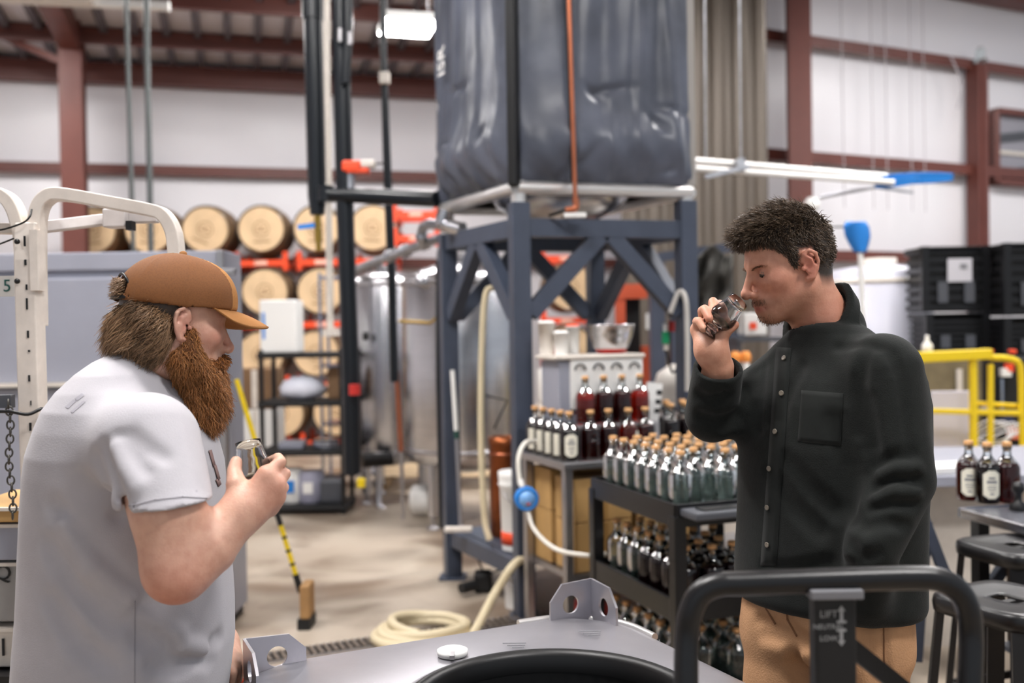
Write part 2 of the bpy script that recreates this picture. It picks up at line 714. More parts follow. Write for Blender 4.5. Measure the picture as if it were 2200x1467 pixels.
def barrel_mesh():
    n = 26
    L, rb, rh = .88, .325, .288
    prof = []
    for i in range(13):
        t = -1 + 2 * i / 12
        prof.append((rh + (rb - rh) * (1 - t * t), t * L / 2))
    R = Matrix.Rotation(math.pi / 2, 3, 'X')     # local z -> -y
    body = MB().lathe(prof, n=n, R=R, caps=False).mesh('staves')
    head = MB().lathe([(.276, -.004), (.276, .004), (0, .006)], c=(0, -.415, 0), n=n, R=R, smooth=False)
    back = MB().lathe([(.255, -.004), (.255, .004), (0, .006)], c=(0, .40, 0), n=n, R=R, smooth=False).mesh('head')
    head = head.mesh('head')
    hoops = []
    for t in (-.93, -.62, -.3, .3, .62, .93):
        r = rh + (rb - rh) * (1 - t * t) + .004
        hoops.append(MB().lathe([(r - .006, t * L / 2 - .02), (r, t * L / 2 - .02), (r, t * L / 2 + .02), (r - .006, t * L / 2 + .02)], n=n, R=R, caps=False).mesh('hoop'))
    mark = MB()
    for r0, r1 in ((.085, .10),):
        mark.lathe([(r0, 0), (r1, 0), (r1, .002), (r0, .002)], c=(0, -.422, 0), n=20, R=R, caps=False, smooth=False)
    mark.box((0, -.423, .02), (.1, .002, .018)).box((0, -.423, -.02), (.12, .002, .018)).box((0, -.423, -.16), (.2, .002, .02))
    return body, (head, back), hoops, mark.mesh('stencil')


b_body, b_head, b_hoops, b_mark = barrel_mesh()
m_stencil = M('barrel_stencil', (150, 120, 88), 0.7)


def barrel(p, label, rot, parts=True):
    t = thing('oak_barrel', label, 'barrel', p, 'oak barrels in the racks')
    t.rotation_euler = (0, rot, math.radians(4))
    link_mesh('staves', b_body, m_oakside, t)
    h = link_mesh('head', b_head[0], m_oak, t)
    link_mesh('head', b_head[1], m_oak, t)
    link_mesh('stencil', b_mark, m_stencil, h)
    for hm in b_hoops:
        link_mesh('hoop', hm, m_hoop, t)


ROWZ = [.45, 1.20, 1.98, 2.76]
TIER = ['bottom', 'second', 'third', 'top']
places = {3: [(204, 'oak barrel of the top row just right of the red steel column'),
              (322, 'oak barrel of the top row behind the two thin dark conduits'),
              (440, 'oak barrel of the top row above the tan cap'),
              (558, 'oak barrel of the top row, right of the one above the cap'),
              (676, 'oak barrel of the top row behind the hanging black pipe with the brass valve'),
              (796, 'oak barrel of the top row between the tall black pipe and the thin one')],
          2: [(563, 'oak barrel of the third tier above the white box on the shelf'),
              (681, 'oak barrel of the third tier behind the cream pipe')],
          1: [(552, 'oak barrel of the second tier half hidden by the white box'),
              (670, 'oak barrel of the second tier seen through the top of the black shelf')],
          0: [(592, 'oak barrel of the bottom tier behind the lower black shelf'),
              (710, 'oak barrel of the bottom tier beside the tall black pipe')]}
for _px, _w in ((204, 'first'), (322, 'second'), (440, 'third')):
    for _r in (0, 1, 2):
        places[_r].append((_px, 'oak barrel behind the grey cabinet, %s tier, %s column from the left' % (TIER[_r], _w)))
for row, lst in places.items():
    for k, (px, lab) in enumerate(lst):
        p = at(px, 700, BY)
        barrel((p.x, BY + (px - 500) * .0004 + .44, ROWZ[row]), lab, rnd.uniform(-.5, .5))


def rack(px0, px1, z, label):
    """steel barrel rack: rails, posts and cradles"""
    x0, x1 = at(px0, 700, BY).x, at(px1, 700, BY).x
    t = thing('barrel_rack', label, 'barrel rack', ((x0 + x1) / 2, BY + .42, z - .02), 'orange barrel racks')
    for y in (BY + .14, BY + .74):
        MB().beam((x0, y, z), (x1, y, z), .05, .075).build('rail', m_orange, t)
        for x in (x0 + .03, x1 - .03):
            MB().box((x, y, z + .02), (.055, .055, .24)).build('post', m_orange, t)
    for x in (x0 + .03, x1 - .03):
        MB().beam((x, BY + .14, z - .05), (x, BY + .74, z - .05), .04, .05).build('crossbar', m_orange, t)
    xm = (x0 + x1) / 2
    MB().box((xm, BY + .12, z), (.16, .02, .05)).build('name_plate', M('pale_plate', (240, 190, 170), 0.5), t)


for r, z in ((3, ROWZ[3] - .42), (2, ROWZ[2] - .42), (1, ROWZ[1] - .41), (0, .06)):
    for a, b, w in ((500, 616, 'left'), (636, 742, 'right')):
        rack(a, b, z, 'orange steel rack of the %s pair under the %s row of barrels' % (w, TIER[r]))
for a, b in ((150, 262), (270, 380), (388, 494), (752, 850)):
    w = {150: 'right of the red column', 270: 'behind the thin conduits', 388: 'above the tan cap', 752: 'behind the tall black pipe'}[a]
    rack(a, b, ROWZ[3] - .42, 'orange barrel rack under the top row, ' + w)
for a, b, w in ((150, 262, 'left'), (270, 380, 'middle'), (388, 494, 'right')):
    for r, z in ((2, ROWZ[2] - .42), (1, ROWZ[1] - .41), (0, .06)):
        rack(a, b, z, 'orange barrel rack behind the grey cabinet, %s column, %s tier' % (w, TIER[r]))
rack(845, 945, 2.62, 'empty orange barrel rack beside the pipe joint left of the black tank')
rack(845, 945, 2.92, 'empty orange barrel rack stacked uppermost left of the black tank')
# stacks seen through the still stand
for z, lab in ((1.98, 'oak barrel seen between the braces of the blue steel stand'), (1.2, 'oak barrel low behind the braces of the blue steel stand')):
    p = at(1222, 700, BY)
    barrel((p.x, BY + .44, z), lab, .3)
for z, lab in ((2.34, 'upper'), (1.56, 'middle'), (.79, 'lower')):
    rack(1165, 1275, z, 'orange barrel rack seen through the blue stand, the %s of three' % lab)
p = at(1190, 700, 11.6)
t = thing('drum_stack', 'pale drum and tins on a board behind the blue stand', 'drums', (p.x, 11.6, 0))
for k, (dx, z0, z1, r, mm) in enumerate(((0, 0, .6, .22, m_offw), (0, .62, 1.0, .2, m_white), (0, 1.02, 1.3, .16, m_red))):
    MB().lathe([(r * .96, z0), (r, z0 + .02), (r, z1 - .02), (r * .96, z1)], c=(p.x + dx, 11.6, 0), n=20).build('drum', mm, t)

# ---- pale grey steel cabinet behind the bearded man
xr = at(489, 900, 5.0).x
xl = at(-180, 900, 5.0).x
cab = thing('steel_cabinet', 'tall pale grey steel cabinet behind the man in the tan cap', 'cabinet', ((xl + xr) / 2, 5.15, 0))
ztop = at(250, 541, 5.0).z
zs = at(250, 588, 5.0).z
zl = at(100, 826, 5.0).z
W = xr - xl
MB().box(((xl + xr) / 2, 5.17, (.05 + ztop) / 2), (W, .28, ztop - .05)).build('body', m_grey, cab, bevel=.008)
MB().box(((xl + xr) / 2, 5.02, (zs + .02 + ztop) / 2), (W, .03, ztop - zs - .02)).build('top_panel', m_grey, cab, bevel=.006)
MB().box(((xl + xr) / 2 - .03, 5.012, (zs - .01 + zl) / 2), (W - .06, .04, zs - zl - .03)).build('door', m_grey, cab, bevel=.006)
MB().box(((xl + xr) / 2 - .03, 5.012, (.12 + zl) / 2), (W - .06, .04, zl - .16)).build('door', m_grey, cab, bevel=.006)
MB().box((xl + .6, 4.98, zl), (1.2, .06, .018)).build('ledge', m_offw, cab)
MB().box((xr - .018, 5.005, (.05 + ztop) / 2), (.032, .06, ztop - .05)).build('edge_trim', m_steel_s, cab, bevel=.004)
MB().box((xr + .012, 4.985, zs + .0), (.09, .05, .03)).build('hinge', m_steel_s, cab, bevel=.004)
MB().box(((xl + xr) / 2, 5.17, .025), (W - .04, .24, .05)).build('plinth', m_blackm, cab)

# ---- boxes stacked past the cabinet
bx = at(548, 900, 8.8)
for k, (z0, z1, mm, lab) in enumerate(((0, .46, m_kraft2, 'brown carton at the floor, lowest of the pile past the cabinet'),
                                       (.46, .80, m_white, 'white carton in the middle of the pile past the cabinet'),
                                       (.80, 1.16, m_kraft2, 'brown carton on top of the pile past the cabinet'))):
    t = thing('carton', lab, 'box', (bx.x, 9.0, z0), 'cartons piled past the cabinet')
    MB().box((bx.x, 9.0, (z0 + z1) / 2), (.34, .4, z1 - z0 - .004)).build('carton_body', mm, t, bevel=.004)
    MB().box((bx.x, 8.798, (z0 + z1) / 2), (.05, .003, z1 - z0 - .02)).build('tape', m_offw, t)

# ---- black shelf unit with its load
SY = 8.05
x0, x1 = at(563, 900, SY).x, at(735, 900, SY).x
sh = thing('shelf_unit', 'black four tier plastic shelf unit between the broom and the tall black pipe', 'shelf', ((x0 + x1) / 2, SY + .2, 0))
zz = [at(640, y, SY).z for y in (758, 862, 968)] + [.07]
for x in (x0, x1):
    for y in (SY, SY + .42):
        MB().tube([(x, y, 0), (x, y, zz[0] + .03)], .02, 10).build('post', m_black, sh)
for z in zz:
    MB().box(((x0 + x1) / 2, SY + .21, z - .02), (x1 - x0 + .06, .48, .045)).build('shelf', m_blackm, sh, bevel=.008)
# white box with blue stripe on top
wx = at(597, 700, SY).x
t = thing('white_unit', 'tall white box with a blue stripe standing on the black shelf', 'box', (wx, SY + .15, zz[0] + .0025))
h = at(600, 645, SY).z - zz[0]
MB().box((wx, SY + .15, zz[0] + .003 + h / 2), (.295, .3, h)).build('case', m_white, t, bevel=.012)
MB().box((wx - .115, SY - .003, zz[0] + h * .52), (.02, .006, h * .5)).build('stripe', m_blue, t)
# bowl shaped pale bag on second tier
cx = at(640, 850, SY).x
t = thing('plastic_bag', 'crumpled white plastic bag bulging on the second tier of the black shelf', 'bag', (cx, SY + .18, zz[1] + .003))
prof = [(.08, 0), (.17, .03), (.19, .09), (.15, .15), (.08, .19), (.0, .2)]
mb = MB()
mb.lathe(prof, c=(cx, SY + .18, zz[1] + .004), n=18)
for i, v in enumerate(mb.v):
    k = 1 + .14 * math.sin(i * 2.3) * math.cos(i * .7)
    mb.v[i] = (cx + (v[0] - cx) * k, SY + .18 + (v[1] - SY - .18) * .75 * k, v[2])
mb.build('bag_body', M('bag_plastic', (222, 224, 236), 0.35), t)
for k, (px, w, hh, mm, lab, tier) in enumerate((
        (715, .12, .26, m_kraft2, 'dark brown carton at the right end of the second shelf tier', 1),
        (618, .2, .06, m_grey, 'flat grey tray on the third tier of the black shelf', 2),
        (690, .16, .07, m_chrome, 'shiny steel pan on the third tier of the black shelf', 2),
        (615, .14, .28, m_white, 'white printed sack at the bottom left of the black shelf', 3),
        (655, .16, .26, M('bag_grey', (150, 150, 168), .5), 'grey printed sack next to the white sack at the shelf bottom', 3),
        (705, .18, .2, m_greyd, 'dark grey bin at the bottom right of the black shelf', 3))):
    c = at(px, 900, SY).x
    t = thing(('carton', 'tray', 'pan', 'sack', 'sack', 'bin')[k], lab, ('box', 'tray', 'pan', 'sack', 'sack', 'bin')[k], (c, SY + .18, zz[tier] + .003))
    mb = MB()
    z0 = zz[tier] + .004
    mb.lathe([(w * .62, 0), (w * .70, hh * .1), (w * .70, hh * .85), (w * .6, hh)], c=(c, SY + .18, z0), n=4 if k in (0, 1, 5) else 10,
             R=Matrix.Rotation(math.pi / 4, 3, 'Z'), smooth=k in (3, 4))
    mb.build('body', mm, t)
    if k in (3, 4):
        MB().box((c, SY + .18 - w * .72, z0 + hh * .5), (w * .5, .006, hh * .35)).build('print', m_blue if k == 3 else m_white, t)
# chrome wire rack behind
xw = at(692, 900, 9.4).x
t = thing('wire_rack', 'tall chrome wire rack standing behind the black shelf', 'rack', (xw + .25, 9.6, 0))
zt = at(690, 585, 9.4).z
for x in (xw, xw + .5):
    for y in (9.4, 9.8):
        MB().tube([(x, y, 0), (x, y, zt)], .016, 8).build('post', m_chrome, t)
for z in (.12, .6, 1.15, zt - .05):
    MB().box((xw + .25, 9.6, z), (.52, .42, .025)).build('wire_shelf', m_chrome, t)

# ---- yellow handled push broom leaning on the cabinet
ba, bb = at(655, 1300, 5.02), at(508, 815, 4.93)
t = thing('push_broom', 'push broom with yellow and black handle leaning by the grey cabinet', 'broom', (ba.x, ba.y, 0))
d = (bb - ba)
q0, q1, q2, q3 = ba + d * .12, ba + d * .36, ba + d * .44, bb
MB().tube([q0, q1], .0125, 10).build('handle', m_yellow, t)
MB().tube([ba + d * .06, q0 + d * .02], .017, 10).build('ferrule', m_blackm, t)
MB().tube([q1, q2], .0135, 10).build('grip', m_blackm, t)
MB().tube([q2, q3], .0125, 10).build('handle', m_yellow, t)
for k in (.18, .24, .30):
    MB().tube([ba + d * k, ba + d * (k + .012)], .0131, 10).build('band', m_blackm, t)
MB().box((ba.x + .012, ba.y, .135), (.05, .14, .17)).build('block', M('brush_wood', (170, 130, 84), .7, var=.2), t, bevel=.01)
MB().box((ba.x + .008, ba.y, .026), (.062, .16, .052)).build('bristles', m_blackm, t)

# ================================================================== pipes
def pipe_thing(name, label, pts, r, mat, part='pipe', n=16, cat='pipe'):
    t = thing(name, label, cat, (pts[0][0], pts[0][1], min(p[2] for p in pts)))
    MB().tube(pts, r, n).build(part, mat, t)
    return t


PY = 6.4
# wide hanging black pipe with brass valve
t = pipe_thing('insulated_pipe', 'wide black insulated pipe hanging from the roof with a brass valve', [at(672, -260, PY), at(672, 20, PY), at(681, 420, PY), at(682, 462, PY)], [.062, .062, .06, .047], m_foam)
MB().tube([at(671, -250, PY), at(672, 42, PY)], .071, 16).build('collar', m_foam, t)
MB().tube([at(682, 460, PY), at(684, 520, PY)], [.022, .026], 10).build('valve_body', m_brass, t)
MB().beam(at(640, 488, PY - .03), at(676, 484, PY - .03), .02, .03).build('valve_handle', m_blue, t)
MB().tube([at(684, 518, PY), at(685, 540, PY)], .018, 10).build('nozzle', m_brass, t)
# cream pipe
t = pipe_thing('cream_pipe', 'slim cream coloured pipe running down beside the wide black pipe', [at(702, -260, 6.8), at(701, 100, 6.8), at(706, 420, 6.8), at(710, 715, 6.8)], .024, m_offw)
MB().tube([at(710, 706, 6.8), at(711, 722, 6.8)], .06, 14).build('flange', m_offw, t)
# tall black pipe to near floor
TP = [at(728, -260, 6.3), at(733, 100, 6.3), at(741, 440, 6.3), at(752, 760, 6.3), at(757, 1018, 6.3)]
t = pipe_thing('insulated_pipe', 'tall black insulated pipe dropping almost to the floor by the tanks', TP, .056, m_foam)
MB().tube([at(745, -200, 6.22), at(748, 60, 6.22), at(742, 180, 6.22)], .03, 12).build('branch', m_foam, t)
for y0, y1 in ((62, 90), (70, 96)):
    MB().tube([at(731 if y0 == 62 else 752, y0, 6.2), at(731 if y0 == 62 else 752, y1, 6.2)], .018, 8).build('clamp', m_steel_s, t)
MB().tube([at(762, 826, 6.2), at(762, 848, 6.2)], .036, 12).build('red_valve', m_red, t)
MB().tube([at(773, 1018, 6.25), at(773, 1040, 6.25)], .016, 8).build('drain_spout', m_steel_s, t)
MB().tube([at(776, 1028, 6.22), at(776, 1046, 6.22)], .026, 10).build('yellow_knob', m_yellow, t)
# horizontal black pipe
t = pipe_thing('insulated_pipe', 'horizontal black insulated pipe joining the tall pipe to the wrapped tank', [at(690, 416, 6.35), at(700, 417, 6.35), at(938, 428, 5.9)], .048, m_foam)
MB().tube([at(700, 400, 6.34), at(700, 434, 6.34)], .055, 14).build('tee', m_foam, t)
# orange actuator on it
t = thing('valve_actuator', 'orange motorised valve actuator on top of the horizontal black pipe', 'valve', at(752, 404, 6.28))
a = at(757, 358, 6.28)
MB().box(a, (.12, .1, .07)).build('motor', m_orange, t, bevel=.015)
MB().box(at(790, 353, 6.28), (.10, .08, .05)).build('motor_end', m_offw, t, bevel=.012)
MB().box(at(770, 368, 6.28), (.14, .09, .03)).build('base_plate', m_orange, t, bevel=.006)
MB().tube([at(752, 404, 6.28), at(752, 374, 6.28)], .03, 12).build('stem', m_galv, t)
MB().tube([at(806, 352, 6.28), at(832, 350, 6.32)], .006, 6).build('shaft', m_blackm, t)
# thin dark pipe further back
t = pipe_thing('thin_pipe', 'thin dark green pipe with a white clip running down past the black tank', [at(820, -200, 7.0), at(824, 120, 7.0), at(833, 400, 7.0), at(842, 600, 7.0), at(847, 820, 7.0)], [.024, .024, .03, .03, .032], m_foam)
MB().box(at(826, 168, 6.97), (.07, .07, .08)).build('clip', m_offw, t, bevel=.008)
# conduits on the left
t = pipe_thing('conduit', 'left of two thin conduits hanging in front of the back wall', [at(269, -60, 9.0), at(276, 170, 9.0), at(287, 560, 9.0), at(295, 800, 9.0)], .021, M('conduit_dark', (92, 96, 96), .4, metal=.4))
t = pipe_thing('conduit', 'right and thicker of two thin conduits hanging in front of the back wall', [at(314, -60, 8.8), at(317, 170, 8.8), at(325, 560, 8.8), at(331, 800, 8.8)], .026, M('conduit_dark', (92, 96, 96), .4, metal=.4))
t = pipe_thing('tube_light', 'unlit white tube running level under the roof at upper left', [at(-160, -12, 9.4), at(364, 14, 9.6)], .05, m_white, part='tube')
MB().tube([at(-160, -12, 9.38), at(200, -2, 9.45)], .058, 10).build('sleeve', m_offw, t)

# galvanised manifold leading to the tank
GY = 6.2
t = thing('pipe_manifold', 'galvanised pipe with elbows and unions sloping up to the blue stand', 'pipe', at(950, 700, GY))
MB().tube([at(762, 580, 6.9), at(840, 550, 6.6), at(944, 512, GY)], .03, 12).build('run', m_galv, t)
MB().tube(smooth_path([at(944, 512, GY), at(958, 516, GY), at(951, 545, GY), at(951, 562, GY)], 4), .038, 12).build('elbow', m_galv, t)
for px, py, yy in ((838, 551, 6.62), (872, 539, 6.5), (912, 524, 6.33)):
    MB().tube([at(px - 9, py + 3, yy), at(px + 9, py - 4, yy)], .043, 12).build('union', m_galv, t)
MB().tube(smooth_path([at(908, 526, 6.3), at(906, 500, 6.2), at(918, 482, 6.1), at(960, 486, 6.0), at(996, 488, 5.9)], 5), .03, 12).build('branch', m_galv, t)
MB().tube([at(905, 503, 6.2), at(906, 514, 6.2)], .04, 12).build('union', m_galv, t)
MB().tube(smooth_path([at(956, 452, 5.75), at(950, 480, 5.75), at(985, 492, 5.75)], 4), .04, 12).build('drop_elbow', m_steel, t)
for px in (795, 812):
    MB().tube([at(px, 575, 6.75), at(px + 2, 745, 6.8)], .005, 6).build('hanging_wire', m_galv, t)
t = pipe_thing('insulated_pipe', 'black insulated pipe dropping from the galvanised elbow beside the stand leg', [at(950, 560, GY), at(950, 800, GY), at(957, 1132, GY)], .042, m_foam)

# ================================================================== steel fermenters
def fermenter(px, Y, r, ztop, zbot, label, legs=3):
    c = at(px, 700, Y)
    t = thing('fermenter', label, 'tank', (c.x, Y, 0), 'stainless fermenters')
    prof = [(r * .15, zbot - r * .32), (r * .7, zbot - r * .2), (r * .95, zbot - .05), (r, zbot), (r, ztop), (r * .93, ztop + .05), (r * .55, ztop + r * .24), (r * .2, ztop + r * .34)]
    MB().lathe(prof, c=(c.x, Y, 0), n=40).build('shell', m_steel, t)
    MB().lathe([(r * 1.0, zbot + .02), (r * 1.012, zbot + .025), (r * 1.012, zbot + .05), (r, zbot + .055)], c=(c.x, Y, 0), n=40, caps=False).build('band', m_steel_s, t)
    MB().lathe([(r * 1.0, ztop - .04), (r * 1.015, ztop - .035), (r * 1.015, ztop), (r, ztop + .005)], c=(c.x, Y, 0), n=40, caps=False).build('band', m_steel_s, t)
    MB().lathe([(r * .28, ztop + r * .3), (r * .28, ztop + r * .4), (r * .3, ztop + r * .4), (r * .3, ztop + r * .46), (0, ztop + r * .46)], c=(c.x, Y, 0), n=24).build('hatch', m_steel_s, t)
    for k in range(legs):
        a = math.radians(234) + 2 * math.pi * k / legs
        x, y = c.x + r * .86 * math.cos(a), Y + r * .86 * math.sin(a)
        lg = MB().tube([(x, y, .09), (x, y, zbot + .08)], .042, 14).build('leg', m_steel, t)
        MB().tube([(x, y, .03), (x, y, .1)], .02, 10).lathe([(.05, 0), (.05, .015), (.02, .03)], c=(x, y, 0), n=14).build('foot', m_steel_s, lg)
    return t, c


t, c = fermenter(1002, 7.75, .5, at(1000, 602, 7.5).z, at(1000, 985, 7.3).z, 'large stainless fermenter standing right behind the blue stand leg')
MB().lathe([(.06, 0), (.06, .05), (.03, .09)], c=at(905, 610, 7.35), n=12).build('relief_cap', m_steel, t)
t, c = fermenter(832, 8.75, .34, at(830, 605, 8.5).z, at(830, 985, 8.4).z, 'narrower stainless fermenter behind the tall black pipe')
q = at(800, 990, 8.25)
MB().tube([at(778, 990, 8.2), at(842, 985, 8.3)], .06, 12).build('outlet', m_rubber, t)
MB().tube([at(815, 1000, 8.3), at(812, 1085, 8.3), at(860, 1128, 8.2)], .03, 10).build('drain_pipe', m_steel, t)
MB().tube([at(780, 722, 8.35), at(792, 722, 8.35)], .035, 10).build('sample_port', m_rubber, t)
# copper riser and frame pipes on the tank
t = thing('copper_riser', 'thin upright copper pipe in front of the large fermenter', 'pipe', at(862, 1110, 7.05))
MB().tube([at(852, 798, 7.05), at(862, 970, 7.05)], .017, 10).build('riser', m_copper, t)
MB().tube([at(862, 965, 7.05), at(866, 1115, 7.05)], .014, 10).build('lower_pipe', m_steel_s, t)
MB().tube([at(857, 690, 7.05), at(925, 694, 7.0), at(940, 680, 7.0)], .012, 8).build('cross_pipe', m_brass, t)
t = thing('white_jug', 'white plastic jug lying on the floor between the tank legs', 'jug', at(925, 1080, 7.9))
jc = at(925, 1050, 7.9)
MB().lathe([(.05, -.17), (.12, -.14), (.13, .1), (.05, .16), (.04, .2)], c=(jc.x, jc.y, .132), n=18, R=Matrix.Rotation(math.pi / 2, 3, 'Y')).build('jug_body', m_white, t)
MB().lathe([(.045, .2), (.045, .23)], c=(jc.x, jc.y, .132), n=14, R=Matrix.Rotation(math.pi / 2, 3, 'Y')).build('cap', m_blue, t)
t = thing('pallet', 'wooden pallet on the floor beyond the fermenters', 'pallet', (at(1000, 1050, 9.3).x, 9.6, 0))
pc = at(960, 1050, 9.3).x
for k in range(7):
    MB().box((pc, 9.2 + k * .14, .125), (1.3, .1, .02)).build('board', M('pallet_wood', (196, 172, 140), .8, var=.2), t)
for dx in (-.6, 0, .6):
    MB().box((pc + dx, 9.62, .057), (.09, .95, .112)).build('bearer', M('pallet_wood', (196, 172, 140), .8, var=.2), t)
MB().tube([at(975, 690, 6.6), at(1000, 720, 6.6), at(1030, 800, 6.6)], .008, 6)

# ================================================================== wrapped still tank on its blue stand
K = Vector((.045, 5.10, 0))       # near leg
KR = Vector((.945, 5.38, 0))      # right leg
KL = Vector((-.375, 5.94, 0))     # left leg
KB = KR + KL - K
UP = Vector((0, 0, 1))
ZB = 2.05
stand = thing('steel_stand', 'slate blue steel stand with diagonal braces carrying the black wrapped tank', 'stand', (K + KB) / 2)
ru = (KR - K).normalized()
lu = (KL - K).normalized()
for p, h in ((K, 2.13), (KR, 2.16), (KL, 2.05), (KB, 2.05)):
    MB().beam(p, p + UP * h, .095, .095, up=ru).build('leg', m_stand, stand, bevel=.004)
    MB().box(p + UP * .006, (.16, .16, .012)).build('foot_plate', m_stand, stand)


def side(a, b, rail=True):
    u = (b - a).normalized()
    MB().beam(a + u * .047 + UP * (ZB - .048), b - u * .047 + UP * (ZB - .048), .075, .095).build('top_beam', m_stand, stand, bevel=.003)
    mid = (a + b) / 2
    for q in (a, b):
        s = (mid - q).normalized()
        MB().beam(q + s * .05 + UP * 1.56, mid - s * .03 + UP * 1.965, .07, .085).build('brace', m_stand, stand, bevel=.003)
    if rail:
        MB().beam(a + u * .047 + UP * .245, b - u * .047 + UP * .245, .07, .09).build('bottom_rail', m_stand, stand, bevel=.003)


side(K, KR, False)
side(K, KL)
side(KR, KB)
side(KL, KB)
pl = MB()
cc = (K + KR + KL + KB) / 4
off = UP * .296
ps = [cc + (q - cc) * .96 + off for q in (K, KR, KB, KL)]
pl.add([p - UP * .006 for p in ps] + [p for p in ps], [(3, 2, 1, 0), (4, 5, 6, 7), (0, 1, 5, 4), (1, 2, 6, 5), (2, 3, 7, 6), (3, 0, 4, 7)])
pl.build('deck_plate', m_stand, stand)

# tank: four wrapped faces, corner strips, lower frame
ZT0, ZT1 = 2.235, 4.3
tank = thing('wrapped_tank', 'big square tank wrapped in wrinkled black sheeting on the blue stand', 'tank', (cc.x, cc.y, 2.06))
tc4 = [cc + (q - cc) * 1.045 for q in (K, KR, KB, KL)]


def wrapped_face(a, b, seed):
    u = (b - a)
    n = Vector((u.y, -u.x, 0)).normalized()
    r = random.Random(seed)
    folds = [(r.uniform(0, 1), r.uniform(.02, .06), r.uniform(.006, .016), r.uniform(-.25, .25)) for _ in range(16)]
    low = [(r.uniform(.05, .95), r.uniform(.02, .35), r.uniform(-.9, .9), r.uniform(.05, .14), r.uniform(.012, .026)) for _ in range(9)]

    def fn(s, v):
        z = ZT0 + (ZT1 - ZT0) * v
        e = min(s, 1 - s)
        puff = .045 * (1 - math.exp(-e * 14)) + .05 * math.exp(-((v - .10) / .07) ** 2) * (1 - math.exp(-e * 9))
        puff *= 1 - math.exp(-max(v, 0) * 45)
        for c, w, h, sl in folds:
            q = (s - c - sl * (v - .4)) / w
            puff += h * math.exp(-q * q) * (.4 + .6 * abs(math.sin(3 * v + c * 9)))
        for c, vv, sl, ln, h in low:
            if vv > .3:
                continue
            ds, dv = s - c, (v - vv)
            along = ds * math.cos(sl) + dv * 2 * math.sin(sl)
            acr = -ds * math.sin(sl) + dv * 2 * math.cos(sl)
            puff -= h * math.exp(-(along / ln) ** 2 - (acr / .018) ** 2)
        puff += .008 * math.sin(31 * s + 9 * math.sin(7 * v)) * math.exp(-v * 7)
        return a + u * s + n * puff + UP * z
    return MB().sheet(fn, 80, 110).build('wrap', m_tarp, tank)


wrapped_face(tc4[0], tc4[1], 3)
wrapped_face(tc4[3], tc4[0], 8)
wrapped_face(tc4[1], tc4[2], 5)
wrapped_face(tc4[2], tc4[3], 6)
ps = [cc + (q - cc) * .985 for q in tc4]
co = MB()
co.add([p + UP * 2.25 for p in ps] + [p + UP * ZT1 for p in ps], [(3, 2, 1, 0), (4, 5, 6, 7), (0, 1, 5, 4), (1, 2, 6, 5), (2, 3, 7, 6), (3, 0, 4, 7)])
co.build('tank_core', m_blackm, tank)
MB().beam(tc4[0] + UP * (ZT0 - .03) + Vector((-.01, -.03, 0)), tc4[0] + UP * ZT1 + Vector((-.01, -.03, 0)), .07, .05, up=(ru - lu)).build('corner_strip', m_rubber, tank, bevel=.01)
MB().beam(tc4[1] + UP * ZT0, tc4[1] + UP * ZT1, .035, .05, up=ru).build('corner_strip', M('strip_grey', (140, 136, 132), .5), tank, bevel=.006)
MB().beam(tc4[3] + UP * ZT0, tc4[3] + UP * ZT1, .035, .05, up=ru).build('corner_strip', m_steel_s, tank, bevel=.006)
m_ali = M('aluminium', (214, 212, 210), 0.3, metal=0.75)
for a, b in ((0, 1), (0, 3), (1, 2), (3, 2)):
    MB().tube([tc4[a] + UP * 2.205, tc4[b] + UP * 2.205], .034, 14).build('base_tube', m_ali, tank)
for q in (0, 1, 2, 3):
    hh = 2.16 if q == 1 else (2.13 if q == 0 else 2.05)
    leg = [K, KR, KB, KL][q]
    MB().tube([leg + UP * hh, leg + UP * 2.24], .04, 14).build('tank_foot', m_ali, tank)
# dished bottom of the tank
MB().lathe([(.02, 2.07), (.2, 2.09), (.36, 2.17), (.4, 2.24)], c=(cc.x, cc.y, 0), n=28).build('dished_bottom', m_steel, tank)
fu = (tc4[0] - tc4[3]).normalized()
fn_ = Vector((fu.y, -fu.x, 0))
pt = tc4[3] + (tc4[0] - tc4[3]) * .235
tp = at(972, 126, pt.y - .1)
text_mesh('lettering', 'ISR', .13, m_white, tank, pt + fn_ * .085 + UP * (tp.z), frame(UP, -fu), depth=.002)
# copper tube down the right hand face
t = thing('copper_tube', 'copper tube with a brass elbow running down the face of the black tank', 'pipe', at(1237, 450, 5.02))
MB().tube([at(1218, -200, 5.03), at(1222, 0, 5.03), at(1236, 430, 5.03)], .012, 10).build('tube', m_copper, t)
MB().tube([at(1221, -200, 5.06), at(1216, 0, 5.06), at(1229, 390, 5.06)], .008, 8).build('cable', m_rubber, t)
MB().tube(smooth_path([at(1236, 425, 5.03), at(1237, 446, 5.03), at(1215, 452, 5.03)], 4), .017, 10).build('elbow', m_copper, t)
MB().tube([at(1216, 451, 5.03), at(1180, 463, 5.1)], .009, 8).build('lead', m_rubber, t)
MB().box(at(1235, 463, 5.06), (.11, .08, .02)).build('plate', m_white, t)

